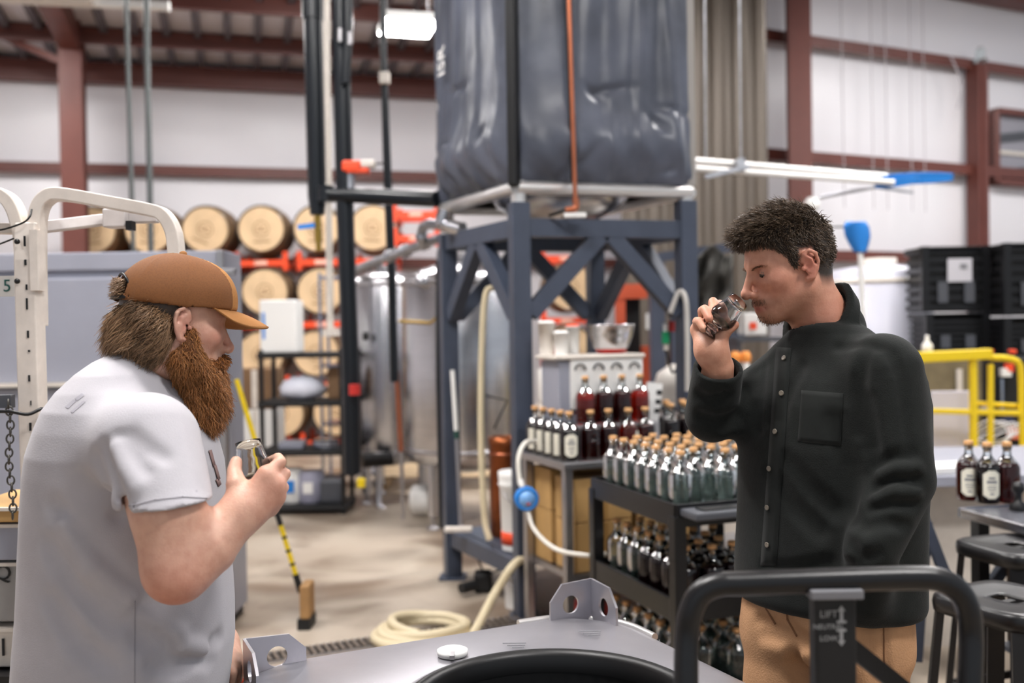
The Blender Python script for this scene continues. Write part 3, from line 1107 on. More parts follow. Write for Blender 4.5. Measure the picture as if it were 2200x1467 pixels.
# ---- beige hose hanging inside the stand, mop, copper pot, buckets
t = pipe_thing('beige_hose', 'beige hose hanging straight down behind the near stand leg', smooth_path([at(1085, 640, 5.65), at(1058, 618, 5.6), at(1040, 660, 5.6), at(1033, 900, 5.55), at(1040, 1100, 5.5), at(1052, 1160, 5.45)], 8), .018, m_hose, part='hose')
t = thing('mop', 'mop with a pale grey handle leaning beside the stand leg', 'mop', at(985, 1138, 5.75))
MB().tube([at(972, 795, 5.82), at(980, 925, 5.8)], .013, 10).build('handle_upper', m_white, t)
MB().tube([at(980, 925, 5.8), at(981, 942, 5.8)], .014, 10).build('joint', M('dark_green', (30, 70, 60), .5), t)
MB().tube([at(981, 942, 5.8), at(990, 1132, 5.72)], .011, 10).build('handle_lower', m_steel_s, t)
MB().box(at(985, 1137, 5.66), (.16, .05, .03)).build('head', m_offw, t, bevel=.008)
p = at(1085, 1000, 5.72)
t = thing('copper_pot', 'tall aged copper pot standing on the base of the blue stand', 'pot', (p.x, 5.72, .297))
zt = at(1085, 938, 5.72).z
MB().lathe([(.085, .298), (.09, .31), (.09, zt - .05), (.094, zt - .045), (.094, zt), (.084, zt), (.08, .34), (0, .33)], c=(p.x, 5.72, 0), n=28).build('vessel', m_copper2, t)
MB().lathe([(.0905, zt - .1), (.093, zt - .1), (.093, zt - .085), (.0905, zt - .085)], c=(p.x, 5.72, 0), n=28, caps=False).build('band', m_copper, t)
MB().tube([at(1062, 920, 5.68), at(1090, 860, 5.68), at(1045, 850, 5.7)], .006, 6).build('probe', m_rubber, t)


def bucket(x, y, z, r, h, label, band=False):
    t = thing('bucket', label, 'bucket', (x, y, z))
    MB().lathe([(r * .86, z + .002), (r * .97, z + h * .8), (r * 1.04, z + h * .82), (r * 1.04, z + h * .86), (r, z + h * .87), (r * 1.05, z + h * .93), (r * 1.05, z + h), (r * .9, z + h + .004), (0, z + h + .004)], c=(x, y, 0), n=26).build('pail', m_white, t)
    if band:
        MB().lathe([(r * .885, z + h * .08), (r * .905, z + h * .08), (r * .93, z + h * .24), (r * .9, z + h * .24)], c=(x, y, 0), n=26, caps=False).build('band', m_orange, t)
    MB().tube(smooth_path([(x - r * 1.06, y, z + h * .85), (x - r * .4, y - r * 1.1, z + h * .66), (x + r * .5, y - r * 1.08, z + h * .66), (x + r * 1.06, y, z + h * .85)], 5), .003, 6).build('bail', m_steel_s, t)


p = at(1108, 1100, 5.36)
zt = at(1100, 1012, 5.36).z
bucket(p.x, 5.36, .297, .088, zt - .297, 'white pail with an orange band standing on the stand base', True)
p = at(1118, 1280, 5.22)
bucket(p.x - .02, 5.02 + .28, 0, .07, .2, 'small white pail on the floor under the stand base')
t = thing('pump', 'small black pump with cables on the floor under the stand', 'pump', (at(1038, 1255, 5.6).x, 5.62, 0))
pc = at(1038, 1255, 5.6)
MB().box((pc.x, 5.62, .06), (.1, .12, .11)).build('housing', m_blackm, t, bevel=.015)
MB().tube([(pc.x - .05, 5.56, .05), (pc.x - .12, 5.5, .05)], .03, 10).build('inlet', m_blackm, t)
MB().tube(smooth_path([(pc.x, 5.62, .11), (pc.x - .03, 5.66, .2), (pc.x + .02, 5.7, .24)], 5), .006, 6).build('cable', m_rubber, t)
MB().tube(smooth_path([(pc.x + .03, 5.6, .1), (pc.x + .12, 5.5, .16), (pc.x + .2, 5.5, .2)], 5), .006, 6).build('cable', m_rubber, t)

# ---- coiled beige hose on the floor
hc = atz(918, 1362, .03)
t = thing('coiled_hose', 'thick beige hose coiled on the floor and rising to the table', 'hose', (hc.x, hc.y, 0))
pts = []
turns = 3.3
for i in range(84):
    f = i / 83
    a = f * turns * 2 * math.pi + 2.6
    r = .215 - .035 * f
    pts.append(Vector((hc.x - .04 + .05 * f + r * math.cos(a), hc.y + .05 * f + r * .95 * math.sin(a), .024 + .05 * f + .016 * math.sin(a * 1.5) * f)))
MB().tube(pts, .023, 12).build('coil', m_hose, t)
e0 = pts[-1]
MB().tube(smooth_path([atz(1000, 1378, .03), atz(1022, 1352, .05), at(1060, 1280, 4.95), at(1100, 1218, 5.0), at(1130, 1198, 5.1), at(1160, 1200, 5.3)], 8), .022, 12).build('riser', m_hose, t)
MB().tube(smooth_path([pts[0], pts[0] + Vector((.05, -.06, 0)), atz(960, 1388, .03), atz(1000, 1378, .03)], 6), .0225, 12).build('link', m_hose, t)
cpt = atz(1030, 1364, .02)
MB().tube([cpt, cpt + Vector((.1, -.02, 0))], .022, 10).build('coupling', m_blackm, t)

# ================================================================== stainless table with the bottle filler
TZ = .88
tu = Vector((.92, .392, 0)).normalized()
tv = Vector((-.392, .92, 0)).normalized()
C0 = Vector((.224, 4.47, 0))
TL, TW = 1.5, .50
table = thing('steel_table', 'stainless work table holding corked bottles and the bottle filler', 'table', C0 + tu * TL / 2 + tv * TW / 2)


def tb(a, b, z):
    return C0 + tu * a + tv * b + UP * z


TR = frame(tu, tv)
MB().box(tb(TL / 2, TW / 2, TZ - .018), (TL, TW, .036), R=TR).build('table_top', m_steel_s, table, bevel=.006)
for a in (.03, TL - .03):
    for b in (.03, TW - .03):
        MB().beam(tb(a, b, 0), tb(a, b, TZ - .036), .04, .04, up=tu).build('leg', m_steel_s, table, bevel=.004)
MB().box(tb(TL / 2, TW / 2, .345), (TL - .1, TW - .03, .03), R=TR).build('lower_shelf', m_steel_s, table)
# kraft cartons on the lower shelf
for k, (a, b, z, w, d, h, lab) in enumerate((
        (.22, .14, .362, .30, .2, .23, 'lower kraft carton at the near left of the steel table shelf'),
        (.22, .14, .594, .30, .2, .2, 'upper kraft carton at the near left of the steel table shelf'),
        (.20, .37, .362, .28, .2, .25, 'lower kraft carton at the back left of the steel table shelf'),
        (.20, .37, .614, .28, .2, .2, 'upper kraft carton at the back left of the steel table shelf'),
        (.56, .20, .362, .3, .28, .24, 'lower kraft carton right of the first pile on the table shelf'),
        (.54, .20, .604, .28, .28, .19, 'upper kraft carton right of the first pile on the table shelf'))):
    t = thing('carton', lab, 'box', tb(a, b, z), 'kraft cartons under the steel table')
    MB().box(tb(a, b, z + h / 2), (w, d, h - .003), R=TR).build('carton_body', m_kraft, t, bevel=.003)
    MB().box(tb(a, b - d / 2 - .0012, z + h / 2), (.045, .002, h - .01), R=TR).build('tape', M('tape', (160, 122, 70), .4), t)
t = thing('red_gas_can', 'small red can on the floor beneath the steel table', 'can', tb(.25, .25, 0))
MB().box(tb(.25, .25, .09), (.16, .12, .17), R=TR).build('can_body', m_red, t, bevel=.02)
MB().tube([tb(.25, .25, .175), tb(.25, .25, .21)], .02, 10).build('can_cap', m_blackm, t)

# ---- bottles
BH = .226
P_neck = [(.036, .150), (.028, .160), (.018, .172), (.0145, .182), (.0145, .200), (.0175, .201), (.0175, .208), (.013, .208), (.0125, .19), (.016, .174), (.03, .158), (.036, .1505)]
P_body = [(.036, 0.0005), (.044, .004), (.0455, .012), (.0455, .128), (.043, .139), (.036, .150), (.012, .1505)]
me_neck = MB().lathe(P_neck, n=20, caps=False).mesh('neck')
me_body = MB().lathe(P_body, n=24).mesh('liquid_body')
P_full = [(.036, 0.0005), (.044, .004), (.0455, .012), (.0455, .128), (.043, .139), (.036, .150), (.028, .160), (.018, .172), (.0145, .182), (.0145, .200), (.0175, .201), (.0175, .208), (.004, .208)]
me_full = MB().lathe(P_full, n=24).mesh('glass')
P_thin = [(.004, .006), (.034, .007), (.0425, .014), (.0425, .127), (.040, .137), (.034, .147), (.026, .157), (.0155, .170), (.012, .182), (.012, .2085), (.0175, .2085), (.0175, .201), (.0145, .200), (.0145, .182), (.018, .172), (.028, .160), (.036, .150), (.043, .139), (.0455, .128), (.0455, .012), (.044, .004), (.036, 0.0005), (.004, .0005)]
me_thin = MB().lathe(P_thin, n=24, caps=False).mesh('glass')
me_fill = MB().lathe([(.033, .0075), (.0418, .0145), (.0418, .118), (.004, .1185)], n=20).mesh('spirit')
me_cork = MB().lathe([(.0118, .192), (.0118, .209), (.0165, .2095), (.0172, .213), (.0172, .224), (.015, .226), (.003, .2262)], n=14).mesh('cork')


def label_mesh(w, z0, z1, shaped):
    mb = MB()
    r = .0461

    def fn(u, v):
        a = -math.pi / 2 + (u - .5) * w
        zz_ = z0 + (z1 - z0) * v
        if shaped:
            e = abs(u - .5) * 2
            cut = .012 if e > .72 else (.006 if e > .5 else 0)
            zz_ = z0 + cut + (z1 - z0 - 2 * cut) * v
        return Vector((r * math.cos(a), r * math.sin(a), zz_))
    mb.sheet(fn, 14, 2)
    # back of the label, a hair inside
    return mb.mesh('label')


me_lab = label_mesh(1.35, .022, .126, True)
me_lab2 = label_mesh(.62, .02, .12, False)


def ink_mesh():
    mb = MB()
    r = .0464
    for zc, w, h in ((.098, .5, .008), (.084, .8, .010), (.068, .65, .003), (.060, .7, .003), (.052, .5, .003), (.04, .3, .006)):
        def fn(u, v):
            a = -math.pi / 2 + (u - .5) * w
            return Vector((r * math.cos(a), r * math.sin(a), zc + (v - .5) * h))
        mb.sheet(fn, 6, 1)
    return mb.mesh('print')


me_ink = ink_mesh()


def bottle(kind, p, label, group, rz=None, lab=None, cork=True, s=1.0):
    rz = rnd.uniform(-.4, .4) if rz is None else rz
    nm = {'clear': 'clear_bottle', 'wine': 'dark_bottle', 'light': 'red_bottle', 'dark': 'dark_bottle'}[kind]
    t = thing(nm, label, 'bottle', p, group, rz)
    t.scale = (s, s, s)
    if kind == 'clear':
        link_mesh('glass', me_thin, m_bottle, t)
        link_mesh('spirit', me_fill, m_bspirit, t)
    else:
        b = {'wine': m_wine, 'light': m_winelight, 'dark': m_winedark}[kind]
        me = bod[kind]
        link_mesh('liquid_body', me, b, t)
        link_mesh('neck', me_neck, m_bottle, t)
    if cork:
        link_mesh('cork', me_cork, m_cork, t)
    if lab:
        l = link_mesh('label', lab, m_paper, t)
        if lab is me_lab:
            link_mesh('print', me_ink, m_graph, l)
    return t


bod = {k: me_body.copy() for k in ('wine', 'light', 'dark')}
# left edge row (labels seen edge on), running back along the table's left side
for k in range(5):
    bottle('dark', tb(.06, .06 + k * .094, TZ), ('dark labelled bottle at the left table edge, nearest of five' if k == 0 else
           'dark bottle along the left edge of the steel table, %s from the front' % ('', 'second', 'third', 'fourth', 'fifth')[k]), 'bottles along the left table edge', rz=-.5 if k else .15, lab=me_lab if k == 0 else me_lab2)
fr = [('wine', 'dark corked bottle second along the front edge of the steel table'), ('wine', 'dark corked bottle third along the front edge of the steel table'),
      ('light', 'red glowing corked bottle fourth along the front edge of the steel table'), ('wine', 'dark corked bottle fifth along the front edge of the steel table')]
for k, (kd, lb) in enumerate(fr):
    bottle(kd, tb(.175 + k * .10, .07 + .012 * (k % 2), TZ), lb, 'bottles along the front table edge', lab=me_lab2 if k == 2 else None, rz=1.1 if k == 2 else None)
# bottle filler
FB = .30
fz = TZ
t = thing('bottle_filler', 'white and grey four spout bottle filler on the steel table', 'machine', tb(.33, .38, TZ))
ft = at(1285, 768, 5.1).z
MB().box(tb(.35, .39, (fz + ft) / 2), (.46, .2, ft - fz - .004), R=TR).build('cabinet', m_grey, t, bevel=.01)
MB().box(tb(.38, .285, (1.09 + ft) / 2), (.40, .02, ft - 1.09), R=TR).build('front_panel', m_white, t, bevel=.006)
MB().box(tb(.37, .21, fz + .075), (.44, .14, .148), R=TR).build('tray', m_steel_s, t, bevel=.006)
MB().box(tb(.34, .38, ft + .012), (.50, .23, .022), R=TR).build('lid', m_offw, t, bevel=.008)
for k in range(4):
    a = .225 + k * .1
    sp = MB()
    sp.tube(arc(tb(a, .262, ft - .05), .028, 0, math.pi, 10, tu, UP), .005, 8)
    spo = sp.build('spout', m_blackm, t)
for k in range(4):
    bottle('light' if k in (0, 3) else 'wine', tb(.225 + k * .1, .215, fz + .151), ('red bottle on the filler tray, leftmost of four' if k == 0 else 'red bottle on the filler tray, rightmost of four' if k == 3 else 'dark bottle on the filler tray, %s from the left' % ('', 'second', 'third')[k]), 'bottles on the filler tray')
# price card
t = thing('price_card', 'slanted white card with black letters beside the filler', 'card', tb(.60, .24, TZ))
ca = tb(.60, .24, TZ)
MB().box(ca + UP * .165, (.085, .012, .33), R=TR @ Matrix.Rotation(.16, 3, 'Y')).build('card', m_white, t)
for k in range(3):
    MB().box(ca + UP * (.28 - k * .045) + tu * (.045 - k * .007) - tv * .008, (.028, .004, .022), R=TR).build('letter', m_ink, t)
# mixing bowls and tubs on the filler lid
bz = ft + .0235
bc = tb(.46, .385, bz)
t = thing('red_bowl', 'shallow red bowl under the steel mixing bowl on the filler', 'bowl', bc)
MB().lathe([(.06, 0.0005), (.075, .01), (.088, .04), (.082, .04), (.06, .012), (0, .011)], c=bc, n=26).build('bowl_body', m_red, t)
t = thing('mixing_bowl', 'steel mixing bowl with a rolled rim resting on the red bowl', 'bowl', bc + UP * .0405)
MB().lathe([(.07, 0.0), (.09, .02), (.112, .08), (.118, .125), (.125, .128), (.125, .133), (.115, .13), (.108, .08), (.085, .024), (0, .012)], c=bc + UP * .0125, n=34).build('bowl_body', m_steel, t)
for k, (a, b, r, h, mm, lab) in enumerate(((.17, .36, .036, .10, m_white, 'short white tub on the filler lid'), (.13, .44, .04, .15, M('frosted', (225, 218, 210), .5), 'tall frosted tub at the left of the filler lid'), (.27, .43, .035, .13, m_white, 'white tub with an orange lid beside the steel bowl'))):
    q = tb(a, b, bz)
    t = thing('tub', lab, 'tub', q, 'tubs on the filler lid')
    MB().lathe([(r * .88, .0005), (r, h), (r * 1.06, h), (r * 1.06, h + .01)], c=q, n=20).build('tub_body', mm, t)
    MB().lathe([(r * 1.06, h + .01), (r * .9, h + .018), (0, h + .02)], c=q, n=20).build('tub_lid', m_orange if k == 2 else m_white, t)
# right hand cluster of dark bottles
for r in range(3):
    for k in range(5):
        bottle('dark', tb(.69 + k * .098 + .04 * (r % 2), .20 + r * .10, TZ), 'near black bottle, %s from left, row %s of the steel table cluster' % (('first', 'second', 'third', 'fourth', 'fifth')[k], ('one', 'two', 'three')[r]), 'dark bottle cluster on the steel table')
t = thing('wood_paddle', 'pale wooden paddle leaning on the dark bottle cluster', 'paddle', tb(.80, .11, TZ))
MB().beam(tb(.74, .10, TZ + .012), tb(.98, .145, TZ + .16), .05, .014, up=-tv + UP * .4).build('blade', M('pale_wood', (196, 156, 112), .6, var=.15), t, bevel=.004)
MB().beam(tb(.98, .145, TZ + .16), tb(1.14, .17, TZ + .255), .024, .018, up=-tv + UP * .4).build('handle', M('pale_wood', (196, 156, 112), .6, var=.15), t, bevel=.004)
t = thing('white_tray', 'flat white tray at the right end of the steel table', 'tray', tb(1.2, .18, TZ))
MB().box(tb(1.25, .2, TZ + .012), (.42, .3, .02), R=TR).build('tray_base', m_white, t, bevel=.004)
for b in (.055, .345):
    MB().box(tb(1.25, b, TZ + .03), (.42, .01, .03), R=TR).build('tray_rim', m_white, t)
# hose with blue flow meter
t = thing('flow_meter_hose', 'clear hose with a round blue flow meter hanging at the table corner', 'hose', at(1130, 1075, 4.62))
MB().tube(smooth_path([at(1150, 948, 4.75), at(1128, 952, 4.68), at(1114, 985, 4.62), at(1117, 1040, 4.58)], 6), .011, 10).build('upper_hose', M('clear_hose', (214, 210, 200), .35), t)
mc = at(1131, 1071, 4.56)
R2 = frame((1, .15, 0), (0, 0, 1))
MB().lathe([(.05, -.022), (.056, -.016), (.056, .016), (.05, .022), (.04, .024), (.04, .02), (0, .019)], c=mc, n=26, R=R2).build('meter_case', m_blue, t)
MB().lathe([(.038, .0), (.038, .024), (0, .0245)], c=mc, n=20, R=R2).build('dial', M('pale_blue', (120, 170, 226), .3), t)
MB().box(mc + Vector((.008, -.026, -.02)), (.014, .004, .01)).build('button', m_red, t)
MB().tube([at(1118, 1030, 4.57), at(1122, 1046, 4.56)], .014, 10).build('fitting', m_white, t)
MB().tube(smooth_path([at(1133, 1098, 4.56), at(1150, 1140, 4.5), at(1195, 1180, 4.4), at(1262, 1193, 4.3), at(1300, 1190, 4.4)], 7), .0105, 10).build('lower_hose', M('clear_hose', (214, 210, 200), .35), t)

# ================================================================== black utility cart with clear bottles
q0 = atz(1272, 1032, .83)
q1 = atz(1452, 1092, .83)
cu_ = (q1 - q0)
CLn = cu_.length
cu_.normalize()
cv = Vector((-cu_.y, cu_.x, 0))
if cv.x < 0:
    cv = -cv
CWd = .62
cart = thing('utility_cart', 'black three tier utility cart crowded with corked bottles', 'cart', q0 + cu_ * CLn / 2 + cv * CWd / 2 - UP * q0.z)


def cb(a, b, z):
    p = q0 + cu_ * a + cv * b
    return Vector((p.x, p.y, z))


CR = frame(cu_, cv)
CT = [.80, .45, .12]
for z in CT:
    MB().box(cb(CLn / 2, CWd / 2, z - .012), (CLn, CWd, .02), R=CR).build('tray', m_black, cart)
    for b in (0, CWd):
        MB().beam(cb(0, b, z + .002), cb(CLn, b, z + .002), .016, .085).build('tray_lip', m_black, cart, bevel=.003)
    for a in (0, CLn):
        MB().beam(cb(a, 0, z + .002), cb(a, CWd, z + .002), .016, .085).build('tray_lip', m_black, cart, bevel=.003)
for a in (.012, CLn - .012):
    for b in (.012, CWd - .012):
        MB().beam(cb(a, b, .09), cb(a, b, .80), .05, .05, up=cu_).build('leg', m_black, cart, bevel=.004)
        w = MB().lathe([(.02, -.014), (.04, -.012), (.042, 0), (.04, .012), (.02, .014)], c=cb(a, b, .0425), n=16, R=frame(UP, cu_)).build('caster', m_rubber, cart)
        MB().box(cb(a, b, .075), (.03, .045, .03), R=CR).build('fork', m_steel_s, w)
MB().box(cb(CLn + .06, CWd * .5, .815), (.12, CWd * .96, .03), R=CR).build('handle_tray', m_greyd, cart, bevel=.008)
MB().box(cb(CLn + .065, .16, .832), (.06, .2, .006), R=CR).build('tool_slot', m_rubber, cart)

NA = int((CLn - .10) / .094)
ORD = ['first', 'second', 'third', 'fourth', 'fifth', 'sixth', 'seventh', 'eighth', 'ninth', 'tenth', 'eleventh', 'twelfth']
ROWN = ['front row', 'second row', 'third row', 'fourth row', 'back row']
for r in range(5):
    for k in range(NA + 1):
        a, b = .075 + k * .094 + (.03 if r % 2 else 0), .07 + r * .095
        if a > CLn - .055:
            continue
        bottle('clear', cb(a + rnd.uniform(-.006, .006), b, CT[0]), 'clear corked bottle, %s from far end, %s, cart top tray' % (ORD[k], ROWN[r]), 'clear bottles on the cart top')
for r in range(3):
    for k in range(NA + 1):
        a, b = .085 + k * .096, .075 + r * .1
        if a > CLn - .055:
            continue
        kd = 'clear' if k < NA * .5 else 'dark'
        bottle(kd, cb(a + (.02 if r % 2 else 0), b, CT[1]), ('%s corked bottle, %s from far end, %s, cart middle tray' % ('clear' if kd == 'clear' else 'near black', ORD[k], ROWN[r])), 'bottles on the cart middle tray')
bottle('clear', cb(CLn - .07, .40, CT[1]), 'single clear bottle beside the dark ones on the cart middle tray', 'bottles on the cart middle tray')
for k in range(3):
    bottle('dark', cb(CLn - .165 - .1 * k, .375 + .1 * (k % 2), CT[1]), '%s near black bottle behind the cart leg, counted from the near end' % ORD[k], 'dark bottles behind the cart leg')
for r in range(5):
    for k in range(NA + 1):
        a, b = .075 + k * .098 + (.02 if r % 2 else 0), .07 + r * .11
        if a > CLn - .055:
            continue
        bottle('clear', cb(a, b, CT[2]), 'clear corked bottle, %s from far end, %s, cart bottom tray' % (ORD[k], ROWN[r]), 'bottles on the cart bottom tray')
# white tub behind the cart
wt = at(1545, 1180, 4.75)
t = thing('white_bin', 'big white plastic bin behind the black cart', 'bin', (wt.x, 4.55, 0))
zt = at(1545, 1118, 4.4).z
t.location = (cb(.5, 1.0, 0).x, cb(.5, 1.0, 0).y, 0)
bcx = cb(.42, .98, 0)
MB().lathe([(.26, .002), (.31, zt - .06), (.33, zt - .05), (.33, zt), (.30, zt), (.25, .03), (0, .03)], c=bcx, n=6, R=CR).build('bin_body', m_white, t)

# ================================================================== clutter behind, right of the stand
m_frame = M('machine_grey', (70, 76, 92), 0.45)
t = thing('door_frame', 'orange red steel frame standing behind the stand braces', 'frame', at(1356, 900, 8.2) * 1)
t.location.z = 0
fx0, fx1 = at(1325, 700, 8.2).x, at(1390, 700, 8.2).x
zf = at(1350, 613, 8.2).z
mo = M('rust_orange', (190, 82, 52), .5)
MB().box((fx0 + .03, 8.2, zf / 2), (.08, .08, zf)).build('upright', mo, t)
MB().box((fx1 - .02, 8.2, zf / 2 - .25), (.06, .08, zf - .5)).build('upright', mo, t)
MB().box(((fx0 + fx1) / 2, 8.2, zf - .05), (fx1 - fx0, .09, .12)).build('header', mo, t)
MB().box(((fx0 + fx1) / 2, 8.26, zf * .5), (fx1 - fx0 - .1, .02, zf * .96)).build('panel', m_blackm, t)
MB().box(at(1393, 690, 8.12), (.04, .02, .13)).build('plate', m_white, t)
t = thing('machine_frame', 'dark blue grey machine frame with a sloping beam behind the tasting hand', 'machine', (at(1470, 900, 7.6).x, 7.6, 0))
for px, w, y1 in ((1412, .11, 560), (1448, .06, 600), (1545, .07, 560)):
    x = at(px, 700, 7.6).x
    zt = at(px, y1, 7.6).z
    MB().box((x, 7.6, zt / 2), (w, .12, zt)).build('upright', m_frame, t, bevel=.006)
MB().beam(at(1395, 556, 7.55), at(1590, 528, 7.55), .06, .07).build('sloping_beam', m_frame, t)
MB().beam(at(1395, 720, 7.7), at(1600, 725, 7.7), .06, .08).build('cross_beam', m_frame, t)
MB().beam(at(1400, 905, 7.7), at(1600, 905, 7.7), .06, .08).build('cross_beam', m_frame, t)
t = thing('dark_tarp', 'dark crumpled tarpaulin hung over the machine frame', 'tarp', (at(1520, 900, 7.4).x, 7.42, at(1520, 660, 7.4).z))


def tarpf(u, v):
    p = at(1482 + 92 * u, 538 + 120 * v + 12 * math.sin(u * 9), 7.42 - .05 * math.sin(u * 14 + v * 3) - .03 * math.sin(v * 11 + u * 5))
    return p


MB().sheet(tarpf, 24, 18).build('cloth', M('tarp_dark', (62, 60, 56), .7, var=.5, vscale=5), t, thick=.01)
t = thing('white_chair_back', 'rounded pale plastic hood behind the dark bottle cluster', 'hood', (at(1505, 900, 6.6).x, 6.6, 0))
hc_ = at(1505, 900, 6.6).x
zt = at(1505, 778, 6.6).z
MB().lathe([(.31, 0.002), (.31, zt - .16), (.28, zt - .07), (.2, zt - .015), (.08, zt), (0, zt)], c=(hc_, 6.6, 0), n=30).build('shell', M('pale_plastic', (196, 190, 182), .4), t)
MB().lathe([(.315, zt - .3), (.325, zt - .3), (.325, zt - .27), (.315, zt - .27)], c=(hc_, 6.6, 0), n=30, caps=False).build('rim', m_greyd, t)
t = thing('spray_nozzle', 'red and green hose nozzle hanging on the right stand leg', 'nozzle', at(1432, 700, 5.5))
MB().tube([at(1443, 690, 5.5), at(1443, 712, 5.5)], .018, 10).build('red_grip', m_red, t)
MB().tube([at(1430, 712, 5.5), at(1430, 738, 5.5)], .022, 10).build('green_grip', M('green_plastic', (20, 140, 90), .4), t)
MB().tube([at(1430, 695, 5.5), at(1430, 714, 5.5)], .014, 8).build('tip', m_white, t)
MB().tube([at(1430, 738, 5.5), at(1431, 752, 5.5)], .014, 8).build('tail', m_offw, t)
MB().tube(smooth_path([at(1431, 752, 5.5), at(1445, 800, 5.5), at(1462, 770, 5.45), at(1470, 720, 5.4)], 6), .007, 8).build('cord', m_rubber, t)
t = pipe_thing('grey_hose', 'pale grey hose looped down the right leg of the blue stand', smooth_path([at(1440, 672, 5.3), at(1458, 628, 5.3), at(1472, 640, 5.28), at(1476, 700, 5.28), at(1477, 840, 5.28)], 7), .014, M('pale_grey_hose', (186, 182, 176), .5), part='hose')
t = thing('white_case', 'white box with an orange print on a shelf beyond the tasting glass', 'box', at(1612, 722, 7.2))
MB().box(at(1616, 696, 7.2), (.16, .2, .16)).build('case', m_white, t, bevel=.008)
MB().box(at(1618, 700, 7.09), (.05, .004, .05)).build('print', m_orange, t)
t = thing('wall_shelf', 'dark shelf under the white box beyond the tasting glass', 'shelf', (at(1640, 900, 7.2).x, 7.2, 0))
xs0 = at(1575, 700, 7.2).x
xs1 = at(1720, 700, 7.2).x
zsh = at(1616, 723, 7.2).z
MB().box(((xs0 + xs1) / 2, 7.25, zsh - .02), (xs1 - xs0, .35, .03)).build('board', m_greyd, t)
for x in (xs0 + .02, xs1 - .02):
    MB().box((x, 7.25, zsh / 2 - .02), (.03, .3, zsh - .035)).build('upright', m_greyd, t)
for px, lab in ((1580, 'larger orange knob bottle beyond the cuff'), (1602, 'smaller orange knob bottle beyond the cuff')):
    q = at(px, 775, 6.9)
    t = thing('orange_bottle', lab, 'bottle', (q.x, 6.9, at(px, 790, 6.9).z - .06))
    MB().lathe([(.02, -.06), (.026, -.05), (.026, .02), (.01, .03)], c=at(px, 785, 6.9), n=14).build('bottle_body', m_white, t)
    MB().lathe([(.03, 0), (.038, .02), (.038, .05), (.02, .075)], c=at(px, 778, 6.9), n=14).build('cap', M('amber_cap', (236, 150, 70), .4), t)

# ================================================================== right hand background
def pole(name, label, a, b, r, mat, blade=None, cat='paddle', group=None):
    t = thing(name, label, cat, a, group)
    MB().tube([a, b], r, 10).build('handle', mat, t)
    return t


def blade_sheet(a, b, w, wn, mat, t, name='blade'):
    a, b, wn = Vector(a), Vector(b), Vector(wn).normalized()
    u = b - a
    n = u.cross(wn).normalized()

    def fn(s, v):
        ww = w * (.35 + .65 * math.sin(math.pi * min(1, .12 + .8 * s)) ** .6)
        return a + u * s + wn * ((v - .5) * ww) + n * (.05 * (v - .5) ** 2 * 4 * w)
    return MB().sheet(fn, 14, 8).build(name, mat, t, thick=.006)


PYR = 7.2
t = pole('mash_paddle', 'upper of two long white poles with blue blades slung level before the right wall', at(1400, 338, PYR), at(1905, 380, PYR + .25), .026, m_white)
blade_sheet(at(1895, 386, PYR + .2), at(2048, 380, PYR + .3), .085, (0, -.2, 1), m_blue, t)
MB().tube([at(1516, 347, PYR + .06), at(1512, -300, PYR + .06)], .006, 6).build('hanger_wire', m_galv, t)
t = pole('mash_paddle', 'lower of two long white poles with blue blades slung level before the right wall', at(1400, 356, PYR - .08), at(1920, 392, PYR + .1), .022, m_white)
blade_sheet(at(1880, 398, PYR + .1), at(1975, 386, PYR + .15), .06, (0, -.2, 1), m_blue, t)
MB().tube([at(1760, 424, PYR + .3), at(1900, 398, PYR + .15)], .014, 10).build('squeegee_pole', m_galv, t)  # separate squeegee pole, kept as a part of this paddle
MB().tube([at(1592, 369, PYR - .015), at(1586, -300, PYR - .015)], .006, 6).build('hanger_wire', m_galv, t)
MB().beam(at(1880, 402, PYR + .17), at(1962, 414, PYR + .17), .02, .016).build('squeegee_head', m_galv, t)
t = thing('pole_bracket', 'grey bracket bar tying the two white poles', 'bracket', at(1540, 372, PYR - .12))
MB().beam(at(1515, 380, PYR - .13), at(1610, 358, PYR - .13), .03, .03).build('bar', m_galv, t)
MB().box(at(1586, 358, PYR + .03), (.05, .22, .09)).build('clamp', m_galv, t)
# blue shovel standing head up
t = thing('plastic_shovel', 'blue plastic shovel standing head up behind the dark shirted man', 'shovel', at(1852, 900, 7.0))
t.location.z = 0
MB().tube([at(1848, 530, 7.0), at(1858, 800, 7.0), (at(1862, 1010, 7.0).x, 7.0, .002)], .018, 10).build('handle', m_white, t)


def shovel(u, v):
    cx = 1838 + 10 * u
    hw = 27 * (1 - .55 * max(0, u - .45) ** 1.2 / .5) * (.75 + .25 * min(1, u * 6))
    x = cx + (v - .5) * 2 * hw
    y = 476 + 66 * u
    return at(x, y, 7.0 - .06 * (1 - (2 * v - 1) ** 2) * (1 - u * .5))


MB().sheet(shovel, 16, 12).build('blade', m_blue, t, thick=.008)
MB().tube([at(1700, 490, 7.1), at(1818, 487, 7.0)], .006, 6).build('tie_wire', m_rubber, t)
for k, px in enumerate((1770, 1832, 1862, 1914, 1942)):
    s = on_right(px)
    lab = ('first', 'second', 'third', 'fourth', 'fifth')[k] + ' thin grey cable from the column, hanging down the right white wall'
    t = thing('hanging_cable', lab, 'cable', wr(s, .35, 2.9), 'cables on the right wall')
    MB().tube([wr(s, .35, 6.0), wr(s + .03, .35, 2.9)], .006, 6).build('cable', M('cable_grey', (190, 186, 190), .5), t)
s = on_right(2015)
t = thing('hook_cord', 'looped pale cord hanging from the upper right girt', 'cord', wr(s, .33, 4.2))
MB().tube(smooth_path([wr(s, .25, 5.0), wr(s + .02, .33, 4.8), wr(s + .12, .33, 4.6), wr(s + .02, .33, 4.3)], 6), .012, 6).build('cord', M('cable_grey', (190, 186, 190), .5), t)
